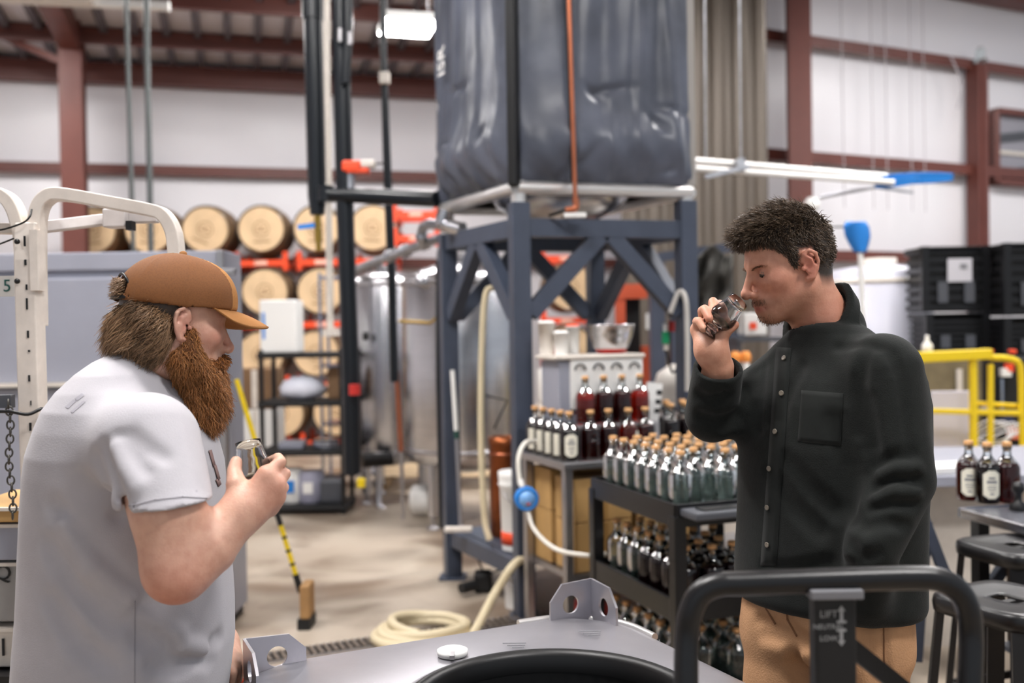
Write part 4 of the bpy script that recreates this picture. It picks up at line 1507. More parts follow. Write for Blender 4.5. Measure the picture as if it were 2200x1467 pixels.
t = thing('post_insulator', 'small glass insulator on top of the right wall post', 'insulator', wr(post_s + .03, .26, 4.95))
MB().lathe([(.07, 0), (.085, .05), (.05, .12), (.07, .16), (.03, .22)], c=wr(post_s + .03, .28, 4.95), n=14).build('cap', m_glass, t)
t = thing('wall_lamp', 'round white lamp on the red column above the dark haired man', 'lamp', wr(on_right(1752, .8), .8, 3.05))
lc = at(1744, 440, 11.2)
t.location = lc
MB().lathe([(.05, -.07), (.09, -.04), (.09, .03), (.05, .08), (0, .09)], c=lc, n=16).build('globe', m_white, t)
MB().tube([lc + Vector((-.05, .02, 0)), lc + Vector((-.22, .15, 0))], .02, 8).build('arm', m_greyd, t)

# white cylindrical tank
t = thing('white_tank', 'smooth white cylindrical tank between the dark shirted man and the black bins', 'tank', (at(1885, 800, 9.2).x, 9.2, 0))
tx = at(1892, 800, 9.2).x
zt = at(1890, 574, 8.8).z
MB().lathe([(.44, 0.002), (.46, .05), (.46, zt - .05), (.42, zt), (.0, zt + .06)], c=(tx, 9.2, 0), n=40).build('shell', M('gloss_white', (196, 196, 208), .25), t)
MB().lathe([(.461, zt - .14), (.47, zt - .135), (.47, zt - .1), (.461, zt - .095)], c=(tx, 9.2, 0), n=40, caps=False).build('band', m_offw, t)
MB().lathe([(.15, zt + .04), (.15, zt + .1), (0, zt + .11)], c=(tx, 9.2, 0), n=20).build('lid', m_offw, t)

# black collapsible bins, stacked
def bulk_bin(px0, px1, y0, y1, Y, depth, label, card=False, first=True):
    a, b = at(px0, y1, Y), at(px1, y1, Y)
    z0, z1 = at((px0 + px1) / 2, y1, Y).z, at((px0 + px1) / 2, y0, Y).z
    xm, w = (a.x + b.x) / 2, (b.x - a.x)
    t = thing('bulk_bin', label, 'bin', (xm, Y + depth / 2, z0), 'stacked black bulk bins')
    h = z1 - z0
    MB().box((xm, Y + depth / 2, (z0 + z1) / 2), (w - .05, depth - .05, h - .01)).build('body', m_blackm, t)
    n = 7
    for k in range(n):
        z = z0 + h * (k + .5) / n
        MB().box((xm, Y + .012, z), (w - .03, .024, h / n * .55)).build('slat', m_black, t)
        MB().box((a.x + .012, Y + depth / 2, z), (.024, depth - .03, h / n * .55)).build('slat', m_black, t)
    for x in (a.x, b.x):
        MB().box((x, Y + .01, (z0 + z1) / 2), (.06, .06, h - .004)).build('corner_post', m_black, t)
    MB().box((xm, Y + depth / 2, z1 - .025), (w + .02, depth, .045)).build('rim', m_black, t, bevel=.008)
    for dx in (-.22, .22):
        MB().box((xm + w * dx, Y - .012, z0 + h * .3), (w * .16, .02, h * .32)).build('latch_panel', m_greyd, t)
    if card:
        cpos = at(2062, 580, Y - .02)
        MB().box(cpos, (.2, .004, .19)).build('paper_card', M('card_grey', (190, 188, 194), .6), t)
        MB().box(cpos + Vector((.03, -.004, .03)), (.06, .003, .04)).build('card_mark', m_graph, t)


bulk_bin(1996, 2118, 672, 760, 8.25, .42, 'lower left black bulk bin behind the yellow rail')
bulk_bin(1988, 2118, 528, 670, 8.25, .42, 'upper left black bulk bin with a grey card', card=True)
bulk_bin(2164, 2310, 680, 768, 8.0, .7, 'lower right black bulk bin behind the yellow rail')
bulk_bin(2164, 2310, 520, 678, 8.0, .7, 'upper right black bulk bin at the picture edge')
bx0, bx1 = at(1985, 800, 8.0).x, at(2310, 800, 8.0).x
zb = at(2060, 762, 8.25).z
t = thing('bin_platform', 'dark steel platform carrying the black bulk bins', 'platform', ((bx0 + bx1) / 2, 8.5, 0))
MB().box(((bx0 + bx1) / 2, 8.3, zb - .06), (bx1 - bx0, .76, .1)).build('deck', m_greyd, t)
for x in (bx0 + .06, bx1 - .06):
    for y in (8.0, 8.6):
        MB().box((x, y, (zb - .11) / 2), (.1, .1, zb - .11)).build('leg', m_greyd, t)
t = thing('white_bottle', 'small white spray bottle standing on the yellow rail end', 'bottle', at(1992, 755, 6.8))
MB().lathe([(.03, 0.002), (.036, .01), (.036, .05), (.012, .085), (.012, .1)], c=at(1992, 757, 6.8), n=16).build('bottle_body', m_white, t)
MB().lathe([(.014, .1), (.014, .115), (0, .116)], c=at(1992, 757, 6.8), n=12).build('cap', m_white, t)

# yellow safety rail
YY = 6.7
t = thing('yellow_railing', 'yellow steel safety railing in front of the black bins', 'railing', (at(2080, 1000, YY).x, YY, 0))


def ybeam(x0_, y0_, x1_, y1_, w, h, name, Y=YY):
    MB().beam(at(x0_, y0_, Y), at(x1_, y1_, Y), w, h).build(name, m_yellow, t, bevel=.008)


ybeam(1965, 768, 2128, 760, .08, .07, 'top_rail')
ybeam(1975, 882, 2200, 888, .04, .035, 'mid_rail')
ybeam(2090, 772, 2092, 1000, .045, .045, 'post')
ybeam(1940, 980, 2330, 985, .1, .1, 'bottom_rail')
ybeam(1950, 768, 1950, 1100, .06, .06, 'post')
for px in (1950, 2320):
    q = at(px, 985, YY)
    MB().box((q.x, YY, q.z / 2), (.08, .08, q.z)).build('foot_post', m_yellow, t)
MB().tube(smooth_path([at(2126, 768, YY), at(2165, 770, YY), at(2188, 780, YY), at(2194, 810, YY), at(2196, 900, YY), at(2198, 980, YY)], 6), .022, 12).build('gate_frame', m_yellow, t)
ybeam(2095, 866, 2196, 872, .03, .03, 'gate_rail', YY + .05)
ybeam(2128, 782, 2128, 980, .035, .035, 'gate_post')
# things behind the railing
t = thing('plastic_sheet', 'upright pale plastic sheet behind the yellow mid rail', 'sheet', at(2040, 965, 6.95))
MB().box((at(2040, 900, 6.95).x, 6.95, (at(2040, 840, 6.95).z + at(2040, 968, 6.95).z) / 2), (.27, .03, at(2040, 840, 6.95).z - at(2040, 968, 6.95).z)).build('sheet', M('pale_lilac', (196, 194, 208), .4), t, bevel=.006)
t.location = (at(2040, 900, 6.95).x, 6.95, at(2040, 968, 6.95).z)
for o in t.children:
    o.location = -Vector(t.location) + at(2040, 965, 6.95)
t = thing('back_panel', 'olive brown board behind the yellow railing', 'board', (at(2030, 900, 7.35).x, 7.35, 0))
zt = at(2030, 775, 7.35).z
MB().box((at(2035, 900, 7.35).x, 7.35, zt / 2), (.5, .03, zt)).build('board', M('olive_board', (122, 110, 84), .7, var=.2), t)
MB().box((at(2062, 820, 7.3).x, 7.31, zt * .5), (.04, .02, zt * .9)).build('batten', m_offw, t)
t = thing('tool_chest', 'dark tool chest crammed behind the yellow gate', 'chest', (at(2150, 900, 7.4).x, 7.4, 0))
xq = at(2165, 900, 7.4).x
MB().box((xq, 7.5, .6), (.34, .4, 1.195)).build('chest_body', m_blackm, t)
for k, (px, py, w, h, mm) in enumerate(((2125, 755, .05, .03, m_red), (2175, 755, .04, .03, m_orange), (2168, 790, .05, .06, m_orange), (2160, 800, .07, .06, m_white), (2120, 880, .08, .06, m_grey), (2160, 900, .1, .08, M('navy', (40, 50, 80), .5)), (2180, 930, .1, .09, M('salmon', (220, 120, 90), .5)), (2150, 860, .02, .32, m_chrome))):
    MB().box(at(px, py, 7.26), (w, .05, h)).build('drawer_item', mm, t, bevel=.004)
t = thing('tubing_coil', 'loose coil of clear tubing inside the yellow gate', 'tubing', at(2140, 960, 6.9))
for k in range(5):
    cpt = at(2142 + 9 * (k - 2), 925 + 4 * k, 6.88 + .02 * k)
    rr = .13 + .012 * k
    ring = [cpt + Vector((rr * math.cos(a), .05 * math.sin(a * 2 + k), rr * .55 * math.sin(a + .3 * k))) for a in [2 * math.pi * i / 30 for i in range(30)]]
    MB().tube(ring, .006, 6, closed=True).build('loop', M('clear_tube', (224, 224, 228), .25), t)

# pale counter beyond the right hand table
t = thing('pale_counter', 'pale grey counter behind the three labelled bottles', 'counter', (at(2090, 1000, 4.9).x, 4.9, 0))
MB().box((at(2130, 1000, 4.8).x, 4.85, .79), (1.2, 1.0, .05)).build('counter_top', m_grey, t, bevel=.006)
MB().box((at(2130, 1000, 4.8).x, 4.95, .38), (1.1, .8, .76)).build('counter_base', m_offw, t)
t = thing('paper_stack', 'flat stack of white paper beside the dark shirt on the pale counter', 'paper', (at(2020, 1050, 4.45).x, 4.45, .816))
MB().box((at(2035, 1050, 4.5).x, 4.5, .83), (.26, .2, .025), rz=.2).build('sheets', m_white, t)

# black work table with three labelled bottles
e0 = atz(2068, 1092, .80)
e1 = atz(2230, 1134, .80)
eu = (e1 - e0).normalized()
ev = Vector((-eu.y, eu.x, 0))
if ev.y < 0:
    ev = -ev
t = thing('black_table', 'dark work table with a bright steel edge at the right', 'table', (e0.x, e0.y, 0))


def eb(a, b, z):
    p = e0 + eu * a + ev * b
    return Vector((p.x, p.y, z))


ER = frame(eu, ev)
MB().box(eb(.6, .33, .782), (1.2, .66, .034), R=ER).build('table_top', M('slate_top', (120, 122, 130), .25, metal=.5), t)
MB().beam(eb(0, -.006, .784), eb(1.2, -.006, .784), .016, .036).build('steel_edge', m_steel, t, bevel=.004)
MB().beam(eb(-.006, -.01, .784), eb(-.006, .66, .784), .016, .036).build('side_edge', m_stand, t, bevel=.003)
MB().beam(eb(.02, .3, .76), eb(.02, .02, .4), .03, .04).build('brace', m_stand, t)
for a in (.03, 1.15):
    for b in (.05, .6):
        MB().beam(eb(a, b, 0), eb(a, b, .765), .045, .045, up=eu).build('leg', m_black, t)
MB().box(eb(.6, .35, .30), (1.1, .5, .02), R=ER).build('lower_shelf', m_greyd, t)
t = thing('folding_trestle', 'black folding trestle leg beside the dark shirt', 'trestle', atz(2010, 1300, 0))
MB().beam(at(1975, 1090, 3.5), at(2040, 1260, 3.5), .03, .035).build('strut', m_stand, t)
MB().beam(at(1990, 1120, 3.56), at(1968, 1420, 3.56), .03, .035).build('strut', m_stand, t)
t.location = (at(2010, 1200, 3.5).x, 3.5, at(2000, 1420, 3.56).z)
for o in t.children:
    o.location = at(2010, 1300, 3.5) * 0 + (atz(2010, 1300, 0) - Vector(t.location))
lb3 = ['amber bottle with a long cream label, leftmost of three on the dark table', 'dark bottle with a shield shaped cream label, middle of three on the dark table', 'dark red bottle with a thin side label, rightmost of three on the dark table']
for k, px in enumerate((2082, 2122, 2164)):
    q = atz(px, (1074, 1080, 1079)[k], .80)
    bottle(('wine', 'dark', 'wine')[k], (q.x, q.y, .80), lb3[k], 'three labelled bottles on the dark table', rz=(-.35, -.1, -1.25)[k], lab=me_lab if k < 2 else me_lab2, s=1.02)
t = thing('tap_knob', 'small black tap handle at the edge of the dark table', 'tap', atz(2185, 1090, .80))
MB().lathe([(.03, 0.001), (.03, .02), (.012, .035), (.012, .06), (.022, .075), (.018, .1), (0, .105)], c=atz(2188, 1096, .80), n=14).build('knob', m_black, t)
# brown gin cartons under it
for k, (a, b, z, w, h, mm, txt, lab) in enumerate((
        (.19, .3, .311, .27, .30, M('dark_carton', (70, 58, 50), .8), 'GIN', 'dark brown carton printed GIN under the left of the dark table'),
        (.50, .3, .311, .30, .30, M('dark_carton', (70, 58, 50), .8), 'GUNS', 'dark brown carton with faded print beside the GIN carton'),
        (.82, .3, .311, .3, .30, M('dark_carton', (70, 58, 50), .8), None, 'plain dark carton rightmost under the dark table'))):
    q = eb(a, b, z)
    t = thing('carton', lab, 'box', q, 'cartons under the dark table')
    MB().box(q + UP * h / 2, (w, .32, h - .004), R=ER).build('carton_body', mm, t, bevel=.003)
    if txt:
        text_mesh('print', txt, .08, m_ink, t, q + UP * (h * .68) - ev * .1615, frame(eu, UP), depth=.0006)
for k, (a, b, w, lab) in enumerate(((.27, .3, .3, 'low brown carton on the floor under the GIN carton'), (.67, .3, .3, 'low brown carton on the floor right of the first'))):
    q = eb(a, b, 0)
    t = thing('carton', lab, 'box', q, 'low cartons on the floor under the dark table')
    MB().box(q + UP * .11, (w, .34, .21), R=ER).build('carton_body', m_kraft2, t, bevel=.003)
    MB().box(q + UP * .11 - ev * .171, (.04, .002, .2), R=ER).build('tape', m_kraft, t)

# black metal stools
def stool(px, py, z, label, rz, w=.31):
    q = atz(px, py, z)
    t = thing('metal_stool', label, 'stool', (q.x, q.y, 0), 'black metal stools', rz)
    n = 40
    poly = []
    for i in range(n):
        a = 2 * math.pi * i / n
        c, s_ = math.cos(a), math.sin(a)
        e = 5
        r = (abs(c) ** e + abs(s_) ** e) ** (-1 / e) * w / 2
        poly.append((r * c, r * s_))
    mb = MB()
    # seat: rounded square dished ring with hand slot
    rings = [(1.0, -.045), (1.02, -.02), (1.0, -.004), (.95, .0), (.8, -.003), (.35, -.006), (.18, -.007)]
    vs = [Vector((x * f, y * (f if f > .2 else .08 / w * 1.0), z + dz)) for f, dz in rings for x, y in poly]
    fs = []
    for i in range(len(rings) - 1):
        for k in range(n):
            k2 = (k + 1) % n
            fs.append((i * n + k, i * n + k2, (i + 1) * n + k2, (i + 1) * n + k))
    mb.add(vs, fs, True)
    mb.build('seat', m_black, t, local=True, thick=.003)
    MB().prism([(x * .16, y * .07) for x, y in poly], .004, c=(0, 0, z - .012)).build('hand_slot', m_rubber, t, local=True)
    for sx in (-1, 1):
        for sy in (-1, 1):
            MB().beam((sx * w * .40, sy * w * .40, z - .04), (sx * w * .56, sy * w * .56, 0.001), .045, .02, up=(sx, sy, 0)).build('leg', m_black, t, local=True)
    zz_ = z * .35
    k = w * .51
    for a, b in (((-k, -k), (k, -k)), ((k, -k), (k, k)), ((k, k), (-k, k)), ((-k, k), (-k, -k))):
        MB().beam((a[0], a[1], zz_), (b[0], b[1], zz_), .012, .025).build('stretcher', m_black, t, local=True)


stool(2165, 1282, .75, 'nearer black metal stool with a hand slot in its square seat', .5, .30)
stool(2188, 1168, .76, 'farther black metal stool under the dark table edge', .3, .30)

# ================================================================== foreground
# ---- stainless tote between the men
TZ2 = .82
tc_ = Vector((-.011, 1.818, 0))
ta, tbk = Vector((-.49, 1.947, 0)), Vector((.19, 2.28, 0))
fu1 = (tbk - ta).normalized()                      # left corner -> back corner
fv1 = Vector((fu1.y, -fu1.x, 0))                   # back corner -> right corner (towards the camera)
HX, HS, RC = .46, .45, .18
tote = thing('steel_tote', 'stainless bulk tote with a round black rimmed hatch between the two people', 'tote', (tc_.x, tc_.y, 0))
R3 = frame(fu1, -fv1)
MWC = Vector((.065, 1.785, 0))
mwl = R3.transposed() @ (MWC - tc_)
NT = 96


def outline(ins, rc):
    """rounded rectangle sampled evenly by angle about the hatch"""
    poly = []
    for qx, qy, a0 in ((1, 1, 0), (-1, 1, math.pi / 2), (-1, -1, math.pi), (1, -1, 3 * math.pi / 2)):
        for i in range(13):
            a = a0 + math.pi / 2 * i / 12
            poly.append((qx * (HX - ins - rc) + rc * math.cos(a), qy * (HS - ins - rc) + rc * math.sin(a)))
    out = []
    for k in range(NT):
        a = 2 * math.pi * k / NT
        ca, sa = math.cos(a), math.sin(a)
        best = 9
        for i in range(len(poly)):
            x1, y1 = poly[i]
            x2, y2 = poly[(i + 1) % len(poly)]
            ex, ey = x2 - x1, y2 - y1
            den = ca * ey - sa * ex
            if abs(den) < 1e-9:
                continue
            tt = ((x1 - mwl.x) * ey - (y1 - mwl.y) * ex) / den
            uu = ((x1 - mwl.x) * sa - (y1 - mwl.y) * ca) / den
            if tt > 0 and -1e-6 <= uu <= 1 + 1e-6:
                best = min(best, tt)
        out.append((mwl.x + best * ca, mwl.y + best * sa))
    return out


rings = []
for ins, rc, z in ((.03, RC - .03, .12), (0, RC, .18), (0, RC, TZ2 - .05), (.004, RC, TZ2 - .03), (.016, RC - .01, TZ2 - .014), (.045, RC - .03, TZ2 - .004)):
    rings.append([(x, y, z) for x, y in outline(ins, rc)])
for rr_, z in ((.292, TZ2 + .002), (.262, TZ2 + .003), (.262, TZ2 - .03)):
    rings.append([(mwl.x + rr_ * math.cos(2 * math.pi * k / NT), mwl.y + rr_ * math.sin(2 * math.pi * k / NT), z) for k in range(NT)])
mb = MB()
vs = [tc_ + R3 @ Vector(p) for r in rings for p in r]
fs = []
for i in range(len(rings) - 1):
    for k in range(NT):
        k2 = (k + 1) % NT
        fs.append((i * NT + k, i * NT + k2, (i + 1) * NT + k2, (i + 1) * NT + k))
mb.add(vs, fs, True)
m_tote = M('tote_steel', (184, 182, 188), 0.32, metal=0.75, var=0.08, vscale=5, bump=.06, bscale=9)
mb.build('shell', m_tote, tote)
MB().lathe([(.252, -.03), (.262, .002), (.270, .003), (.272, .009), (.264, .013), (.254, .011), (.247, .002), (.246, -.03)], c=MWC + UP * TZ2, n=56, caps=False).build('gasket', m_rubber, tote)
MB().lathe([(.0, -.30), (.24, -.30), (.247, -.29), (.2475, .0), (.25, .02)], c=MWC + UP * (TZ2 - .03), n=48, caps=False).build('hatch_well', M('hatch_shade', (8, 8, 9), .5), tote)  # unlit inside of the tote put into the well's near-black colour
# bright raised rim round the back corner
rim = []
for i in range(17):
    a = -.35 + (math.pi / 2 + .6) * i / 16
    a = min(max(a, -.35), math.pi / 2 + .25)
    rim.append(tc_ + R3 @ Vector((HX - RC + (RC - .004) * math.cos(min(max(a, 0), math.pi / 2)) - .0, HS - RC + (RC - .004) * math.sin(min(max(a, 0), math.pi / 2)) + (a * RC if a < 0 else 0), TZ2 - .016)) + (R3 @ Vector((-(a - math.pi / 2) * RC if a > math.pi / 2 else 0, 0, 0))))
MB().tube(rim, .0085, 10).build('corner_rim', m_ali, tote)


def lug(c2, du, dv, w, h, name='lifting_lug'):
    """bent corner plate with a hole in each wing"""
    t_ = .006
    for d in (du, dv):
        d = Vector(d)
        mb = MB()
        # plate outline with clipped outer corner and hole, built as ring of quads
        W_, H_ = w, h
        outer = [(0, 0), (W_, 0), (W_, H_ * .68), (W_ * .72, H_ * .97), (0, H_)]
        hc2, hr = (W_ * .52, H_ * .6), .021
        n_ = 30

        def edge(a):
            ca, sa = math.cos(a), math.sin(a)
            best = 9
            for i in range(len(outer)):
                x1, y1 = outer[i]
                x2, y2 = outer[(i + 1) % len(outer)]
                ex, ey = x2 - x1, y2 - y1
                den = ca * ey - sa * ex
                if abs(den) < 1e-9:
                    continue
                tt = ((x1 - hc2[0]) * ey - (y1 - hc2[1]) * ex) / den
                uu = ((x1 - hc2[0]) * sa - (y1 - hc2[1]) * ca) / den
                if tt > 0 and -1e-6 <= uu <= 1 + 1e-6:
                    best = min(best, tt)
            return best
        n3 = d.cross(UP).normalized()
        angs = sorted([2 * math.pi * i / n_ for i in range(n_)] + [math.atan2(y - hc2[1], x - hc2[0]) % (2 * math.pi) for x, y in outer])
        nn = len(angs)
        vs = []
        for s in (-.5, .5):
            for a in angs:
                r = edge(a)
                vs.append(c2 + d * (hc2[0] + r * math.cos(a)) + UP * (hc2[1] + r * math.sin(a)) + n3 * (s * t_))
            for a in angs:
                vs.append(c2 + d * (hc2[0] + hr * math.cos(a)) + UP * (hc2[1] + hr * math.sin(a)) + n3 * (s * t_))
        fs = []
        for k in range(nn):
            k2 = (k + 1) % nn
            fs += [(k, k2, nn + k2, nn + k), (2 * nn + k2, 2 * nn + k, 3 * nn + k, 3 * nn + k2), (k2, k, 2 * nn + k, 2 * nn + k2), (nn + k, nn + k2, 3 * nn + k2, 3 * nn + k)]
        mb.add(vs, fs)
        mb.build(name, m_tote, tote)


zl0 = TZ2 - .055
lug(tc_ + R3 @ Vector((HX - .055, HS - .055, zl0)), -fu1, fv1, .112, .135)
lug(tc_ + R3 @ Vector((-HX + .055, HS - .055, zl0)), fu1, fv1, .125, .115)
MB().lathe([(.02, 0), (.031, .002), (.032, .012), (.027, .014), (.022, .008), (.0, .007)], c=atz(972, 1408, TZ2 + .002), n=24).build('vent_cap', m_white, tote)
MB().box(atz(972, 1408, TZ2 + .012), (.01, .03, .008)).build('vent_bar', m_steel_s, tote)
for sx in (-1, 1):
    for sy in (-1, 1):
        p = tc_ + R3 @ Vector((sx * (HX - .08), sy * (HS - .08), .07))
        MB().box(p, (.1, .1, .14), R=R3).build('foot', m_steel_s, tote)
for k, (px, py) in enumerate(((1268, 1362), (1105, 1388))):
    q = atz(px, py, TZ2 + .004)
    for j in range(3):
        MB().box(q + Vector((.004 * j, .014 - .014 * j, .002)), (.05 - .012 * j, .003, .001)).build('etched_line', m_graph, tote)

# ---- black pallet truck handle in the foreground
HY = 1.26
t = thing('pallet_truck_handle', 'black looped pallet truck handle with lift arrows in the near foreground', 'handle', (at(1785, 1400, HY).x, HY, .35))
loop = [at(1478, 1640, HY - .03), at(1474, 1467, HY - .012), at(1476, 1370, HY), at(1484, 1315, HY), at(1505, 1275, HY), at(1545, 1256, HY), at(1600, 1253, HY), at(1785, 1246, HY), at(1960, 1241, HY), at(2020, 1246, HY), at(2060, 1270, HY), at(2080, 1312, HY), at(2086, 1370, HY), at(2084, 1467, HY - .012), at(2080, 1640, HY - .03)]
MB().tube(smooth_path(loop, 6), .0155, 18).build('loop', m_black, t)
xm = at(1788, 1300, HY).x
zt = at(1788, 1262, HY).z
zb2 = .40
MB().box((xm, HY, (zt + zb2) / 2), (.052, .03, zt - zb2)).build('stem', m_blackm, t, bevel=.004)
MB().box((xm, HY - .008, zt - .004), (.066, .03, .012)).build('cap_plate', m_graph, t, bevel=.002)
MB().beam(at(1822, 1385, HY + .02), at(1990, 1520, HY + .05), .018, .022).build('strut', m_blackm, t)
m_decal = M('decal_grey', (150, 150, 150), .6)
RF = frame((1, 0, 0), (0, 0, 1))
for body, py, sz in (('LIFT', 1320, .0125), ('NEUTRAL', 1347, .009), ('LOW', 1372, .0095)):
    text_mesh('decal', body, sz, m_decal, t, (at(1772, py, HY).x, HY - .0158, at(1772, py, HY - .016).z), RF, depth=.0002)
for py, s in ((1318, 1), (1371, -1)):
    q = at(1808, py, HY - .016)
    arrow = [(-.002, -.009), (.002, -.009), (.002, .003), (.005, .003), (0, .010), (-.005, .003), (-.002, .003)]
    pl2 = [(x, y * s) for x, y in arrow]
    if s < 0:
        pl2.reverse()
    MB().prism(pl2, .0004, c=(q.x, HY - .0158, q.z), R=RF).build('arrow', m_decal, t)
for py in (1336, 1354):
    q = at(1808, py, HY - .016)
    MB().box((q.x, HY - .0158, q.z), (.012, .0005, .003)).build('arrow_bar', m_decal, t)
# body of the pallet truck, low and out of frame
MB().box((xm, HY + .02, .24), (.14, .12, .32)).build('pump_housing', m_blackm, t, bevel=.01)
for sx in (-.05, .05):
    MB().lathe([(.02, -.02), (.085, -.018), (.09, 0), (.085, .018), (.02, .02)], c=(xm + sx, HY + .02, .091), n=24, R=frame((0, 1, 0), (0, 0, 1))).build('wheel', m_rubber, t)

# ---- white tube frame cart at the left edge
m_wp = M('chipped_white', (224, 214, 204), .45, var=.10, vscale=14)
m_wp2 = M('chipped_white_shade', (206, 200, 198), .5, var=.12, vscale=10)
FY = 2.35
ft = thing('tube_cart', 'chipped white painted steel tube frame behind the man in the tan cap', 'frame', (at(60, 1200, FY).x, FY, 0))
TW_ = .045


def rect_tube(pts, w, d, name, mat, nrm=(0, 1, 0), par=None):
    """rectangular tube along a path lying in a plane with normal nrm"""
    P = [Vector(p) for p in pts]
    nrm = Vector(nrm).normalized()
    vs, fs = [], []
    for i, p in enumerate(P):
        tg = (P[min(i + 1, len(P) - 1)] - P[max(i - 1, 0)]).normalized()
        sd = tg.cross(nrm).normalized()
        for a, b in ((-1, -1), (1, -1), (1, 1), (-1, 1)):
            vs.append(p + sd * (a * w / 2) + nrm * (b * d / 2))
    for i in range(len(P) - 1):
        for k in range(4):
            k2 = (k + 1) % 4
            fs.append((i * 4 + k, i * 4 + k2, (i + 1) * 4 + k2, (i + 1) * 4 + k))
    m_ = (len(P) - 1) * 4
    fs += [(3, 2, 1, 0), (m_, m_ + 1, m_ + 2, m_ + 3)]
    return MB().add(vs, fs).build(name, mat, par or ft, bevel=.003)


hp = smooth_path([at(82, 700, FY), at(80, 520, FY), at(84, 455, FY), at(102, 425, FY), at(135, 418, FY), at(230, 434, FY), at(325, 452, FY), at(352, 463, FY), at(370, 490, FY), at(378, 530, FY), at(384, 640, FY), at(400, 1000, FY)], 5)
rect_tube(hp, .030, .045, 'hoop', m_wp)
hp = smooth_path([at(62, 700, FY + .01), at(52, 540, FY + .01), at(46, 490, FY + .01), at(28, 440, FY + .01), at(0, 418, FY + .01), at(-60, 405, FY + .01), at(-180, 400, FY + .01)], 5)
rect_tube(hp, .030, .045, 'hoop', m_wp)
rect_tube([at(64, 480, FY - .01), at(62, 560, FY - .02), at(72, 900, FY - .02), at(86, 1300, FY - .02), (at(92, 1400, FY - .02).x, FY - .02, .0)], .048, .05, 'post', m_wp)
rect_tube([(at(400, 1000, FY).x, FY, at(400, 990, FY).z), (at(400, 1000, FY).x + .01, FY, 0.0)], .03, .045, 'post', m_wp)
rect_tube([at(86, 489, FY + .04), at(240, 470, FY + .16)], .028, .03, 'crossbar', m_wp2)
rect_tube([at(240, 469, FY + .16), at(340, 466, FY + .10)], .028, .03, 'crossbar', m_wp2)
MB().box(at(252, 470, FY + .12), (.055, .05, .045)).build('bracket', m_wp2, ft, bevel=.003)
MB().box(at(281, 485, FY + .1), (.014, .03, .022)).build('bracket_pin', m_rubber, ft)
MB().box(at(81, 560, FY - .03), (.018, .04, .14)).build('gusset', m_wp, ft)
rect_tube([at(-60, 490, FY + .03), at(40, 492, FY + .03)], .026, .03, 'crossbar', m_wp)
for py in (519, 604):
    q = at(38, py, FY - .05)
    MB().lathe([(.006, 0), (.0065, .004), (.004, .007), (0, .008)], c=q, n=12, R=frame((1, 0, 0), (0, 0, 1))).build('bolt', m_rubber, ft)
for k in range(11):
    f = k / 10
    py = 505 + 520 * f + rnd.uniform(-10, 10)
    MB().box(at(52 + 18 * f + rnd.uniform(-2, 2), py + rnd.uniform(-12, 12), FY - .0465), (rnd.uniform(.002, .005), .002, rnd.uniform(.004, .026))).build('paint_chip', m_rubber, ft)
MB().tube(smooth_path([at(-40, 500, FY - .05), at(10, 492, FY - .05), at(50, 478, FY - .05), at(64, 465, FY - .05), at(68, 450, FY - .03)], 6), .0022, 6).build('tie_wire', m_rubber, ft)
MB().tube(smooth_path([at(-30, 535, FY - .05), at(5, 522, FY - .05), at(30, 512, FY - .05)], 6), .002, 6).build('tie_wire', m_rubber, ft)
# rows of boxes on the frame's deck
t = thing('number_plate', 'white plate with a green number 5 beside the white tube cart post', 'plate', at(5, 640, FY + .06))
MB().box(at(0, 615, FY + .06), (.09, .004, .05)).build('plate', m_white, t)
text_mesh('numeral', '5', .042, M('dark_green_ink', (20, 92, 84), .5), t, at(15, 615, FY + .056), RF, depth=.0005)
dk = [(-90, 44, 1090, 1124, FY - .03, m_kraft, 'open kraft carton flap at the left edge, uppermost of the pile', 'carton'),
      (-120, 44, 1126, 1206, FY - .01, m_grey, 'small grey wooden crate at the left edge under the kraft flap', 'crate'),
      (-120, 70, 1209, 1338, FY + .0, M('grey_board', (150, 148, 146), .6, var=.1), 'larger grey crate marked Q at the left edge', 'crate'),
      (-120, 62, 1350, 1436, FY + .0, m_offw, 'cream crate with black marks lowest of the left pile', 'crate')]
for k, (x0_, x1_, y0_, y1_, Y, mm, lab, nm) in enumerate(dk):
    a, b = at(x0_, y1_, Y), at(x1_, y0_, Y)
    zlo, zhi = at(20, y1_, Y).z, at(20, y0_, Y).z
    t = thing(nm, lab, 'box', ((a.x + b.x) / 2, Y + .12, zlo))
    MB().box(((a.x + b.x) / 2, Y + .14, (zlo + zhi) / 2), (b.x - a.x, .26, zhi - zlo)).build('box_body', mm, t, bevel=.004)
    MB().box(((a.x + b.x) / 2, Y + .008, zhi - .005), (b.x - a.x + .004, .012, .008)).build('edge', m_offw, t)
    if k == 2:
        text_mesh('mark', 'Q', .05, m_ink, t, at(6, 1232, Y + .006), RF, depth=.001)
    if k == 3:
        text_mesh('mark', 'l 0', .06, m_ink, t, at(28, 1392, Y + .006), RF, depth=.001)
zlo = at(20, 1436, FY).z
t = thing('deck_base', 'black steel deck under the crates at the left edge', 'deck', (at(-20, 1436, FY).x, FY + .2, 0))
MB().box((at(-40, 1436, FY).x, FY + .16, zlo - .03), (.26, .4, .05)).build('deck', m_black, t)
for dx in (-.1, .1):
    MB().box((at(-40, 1436, FY).x + dx, FY + .16, (zlo - .055) / 2), (.04, .3, zlo - .055)).build('leg', m_black, t)
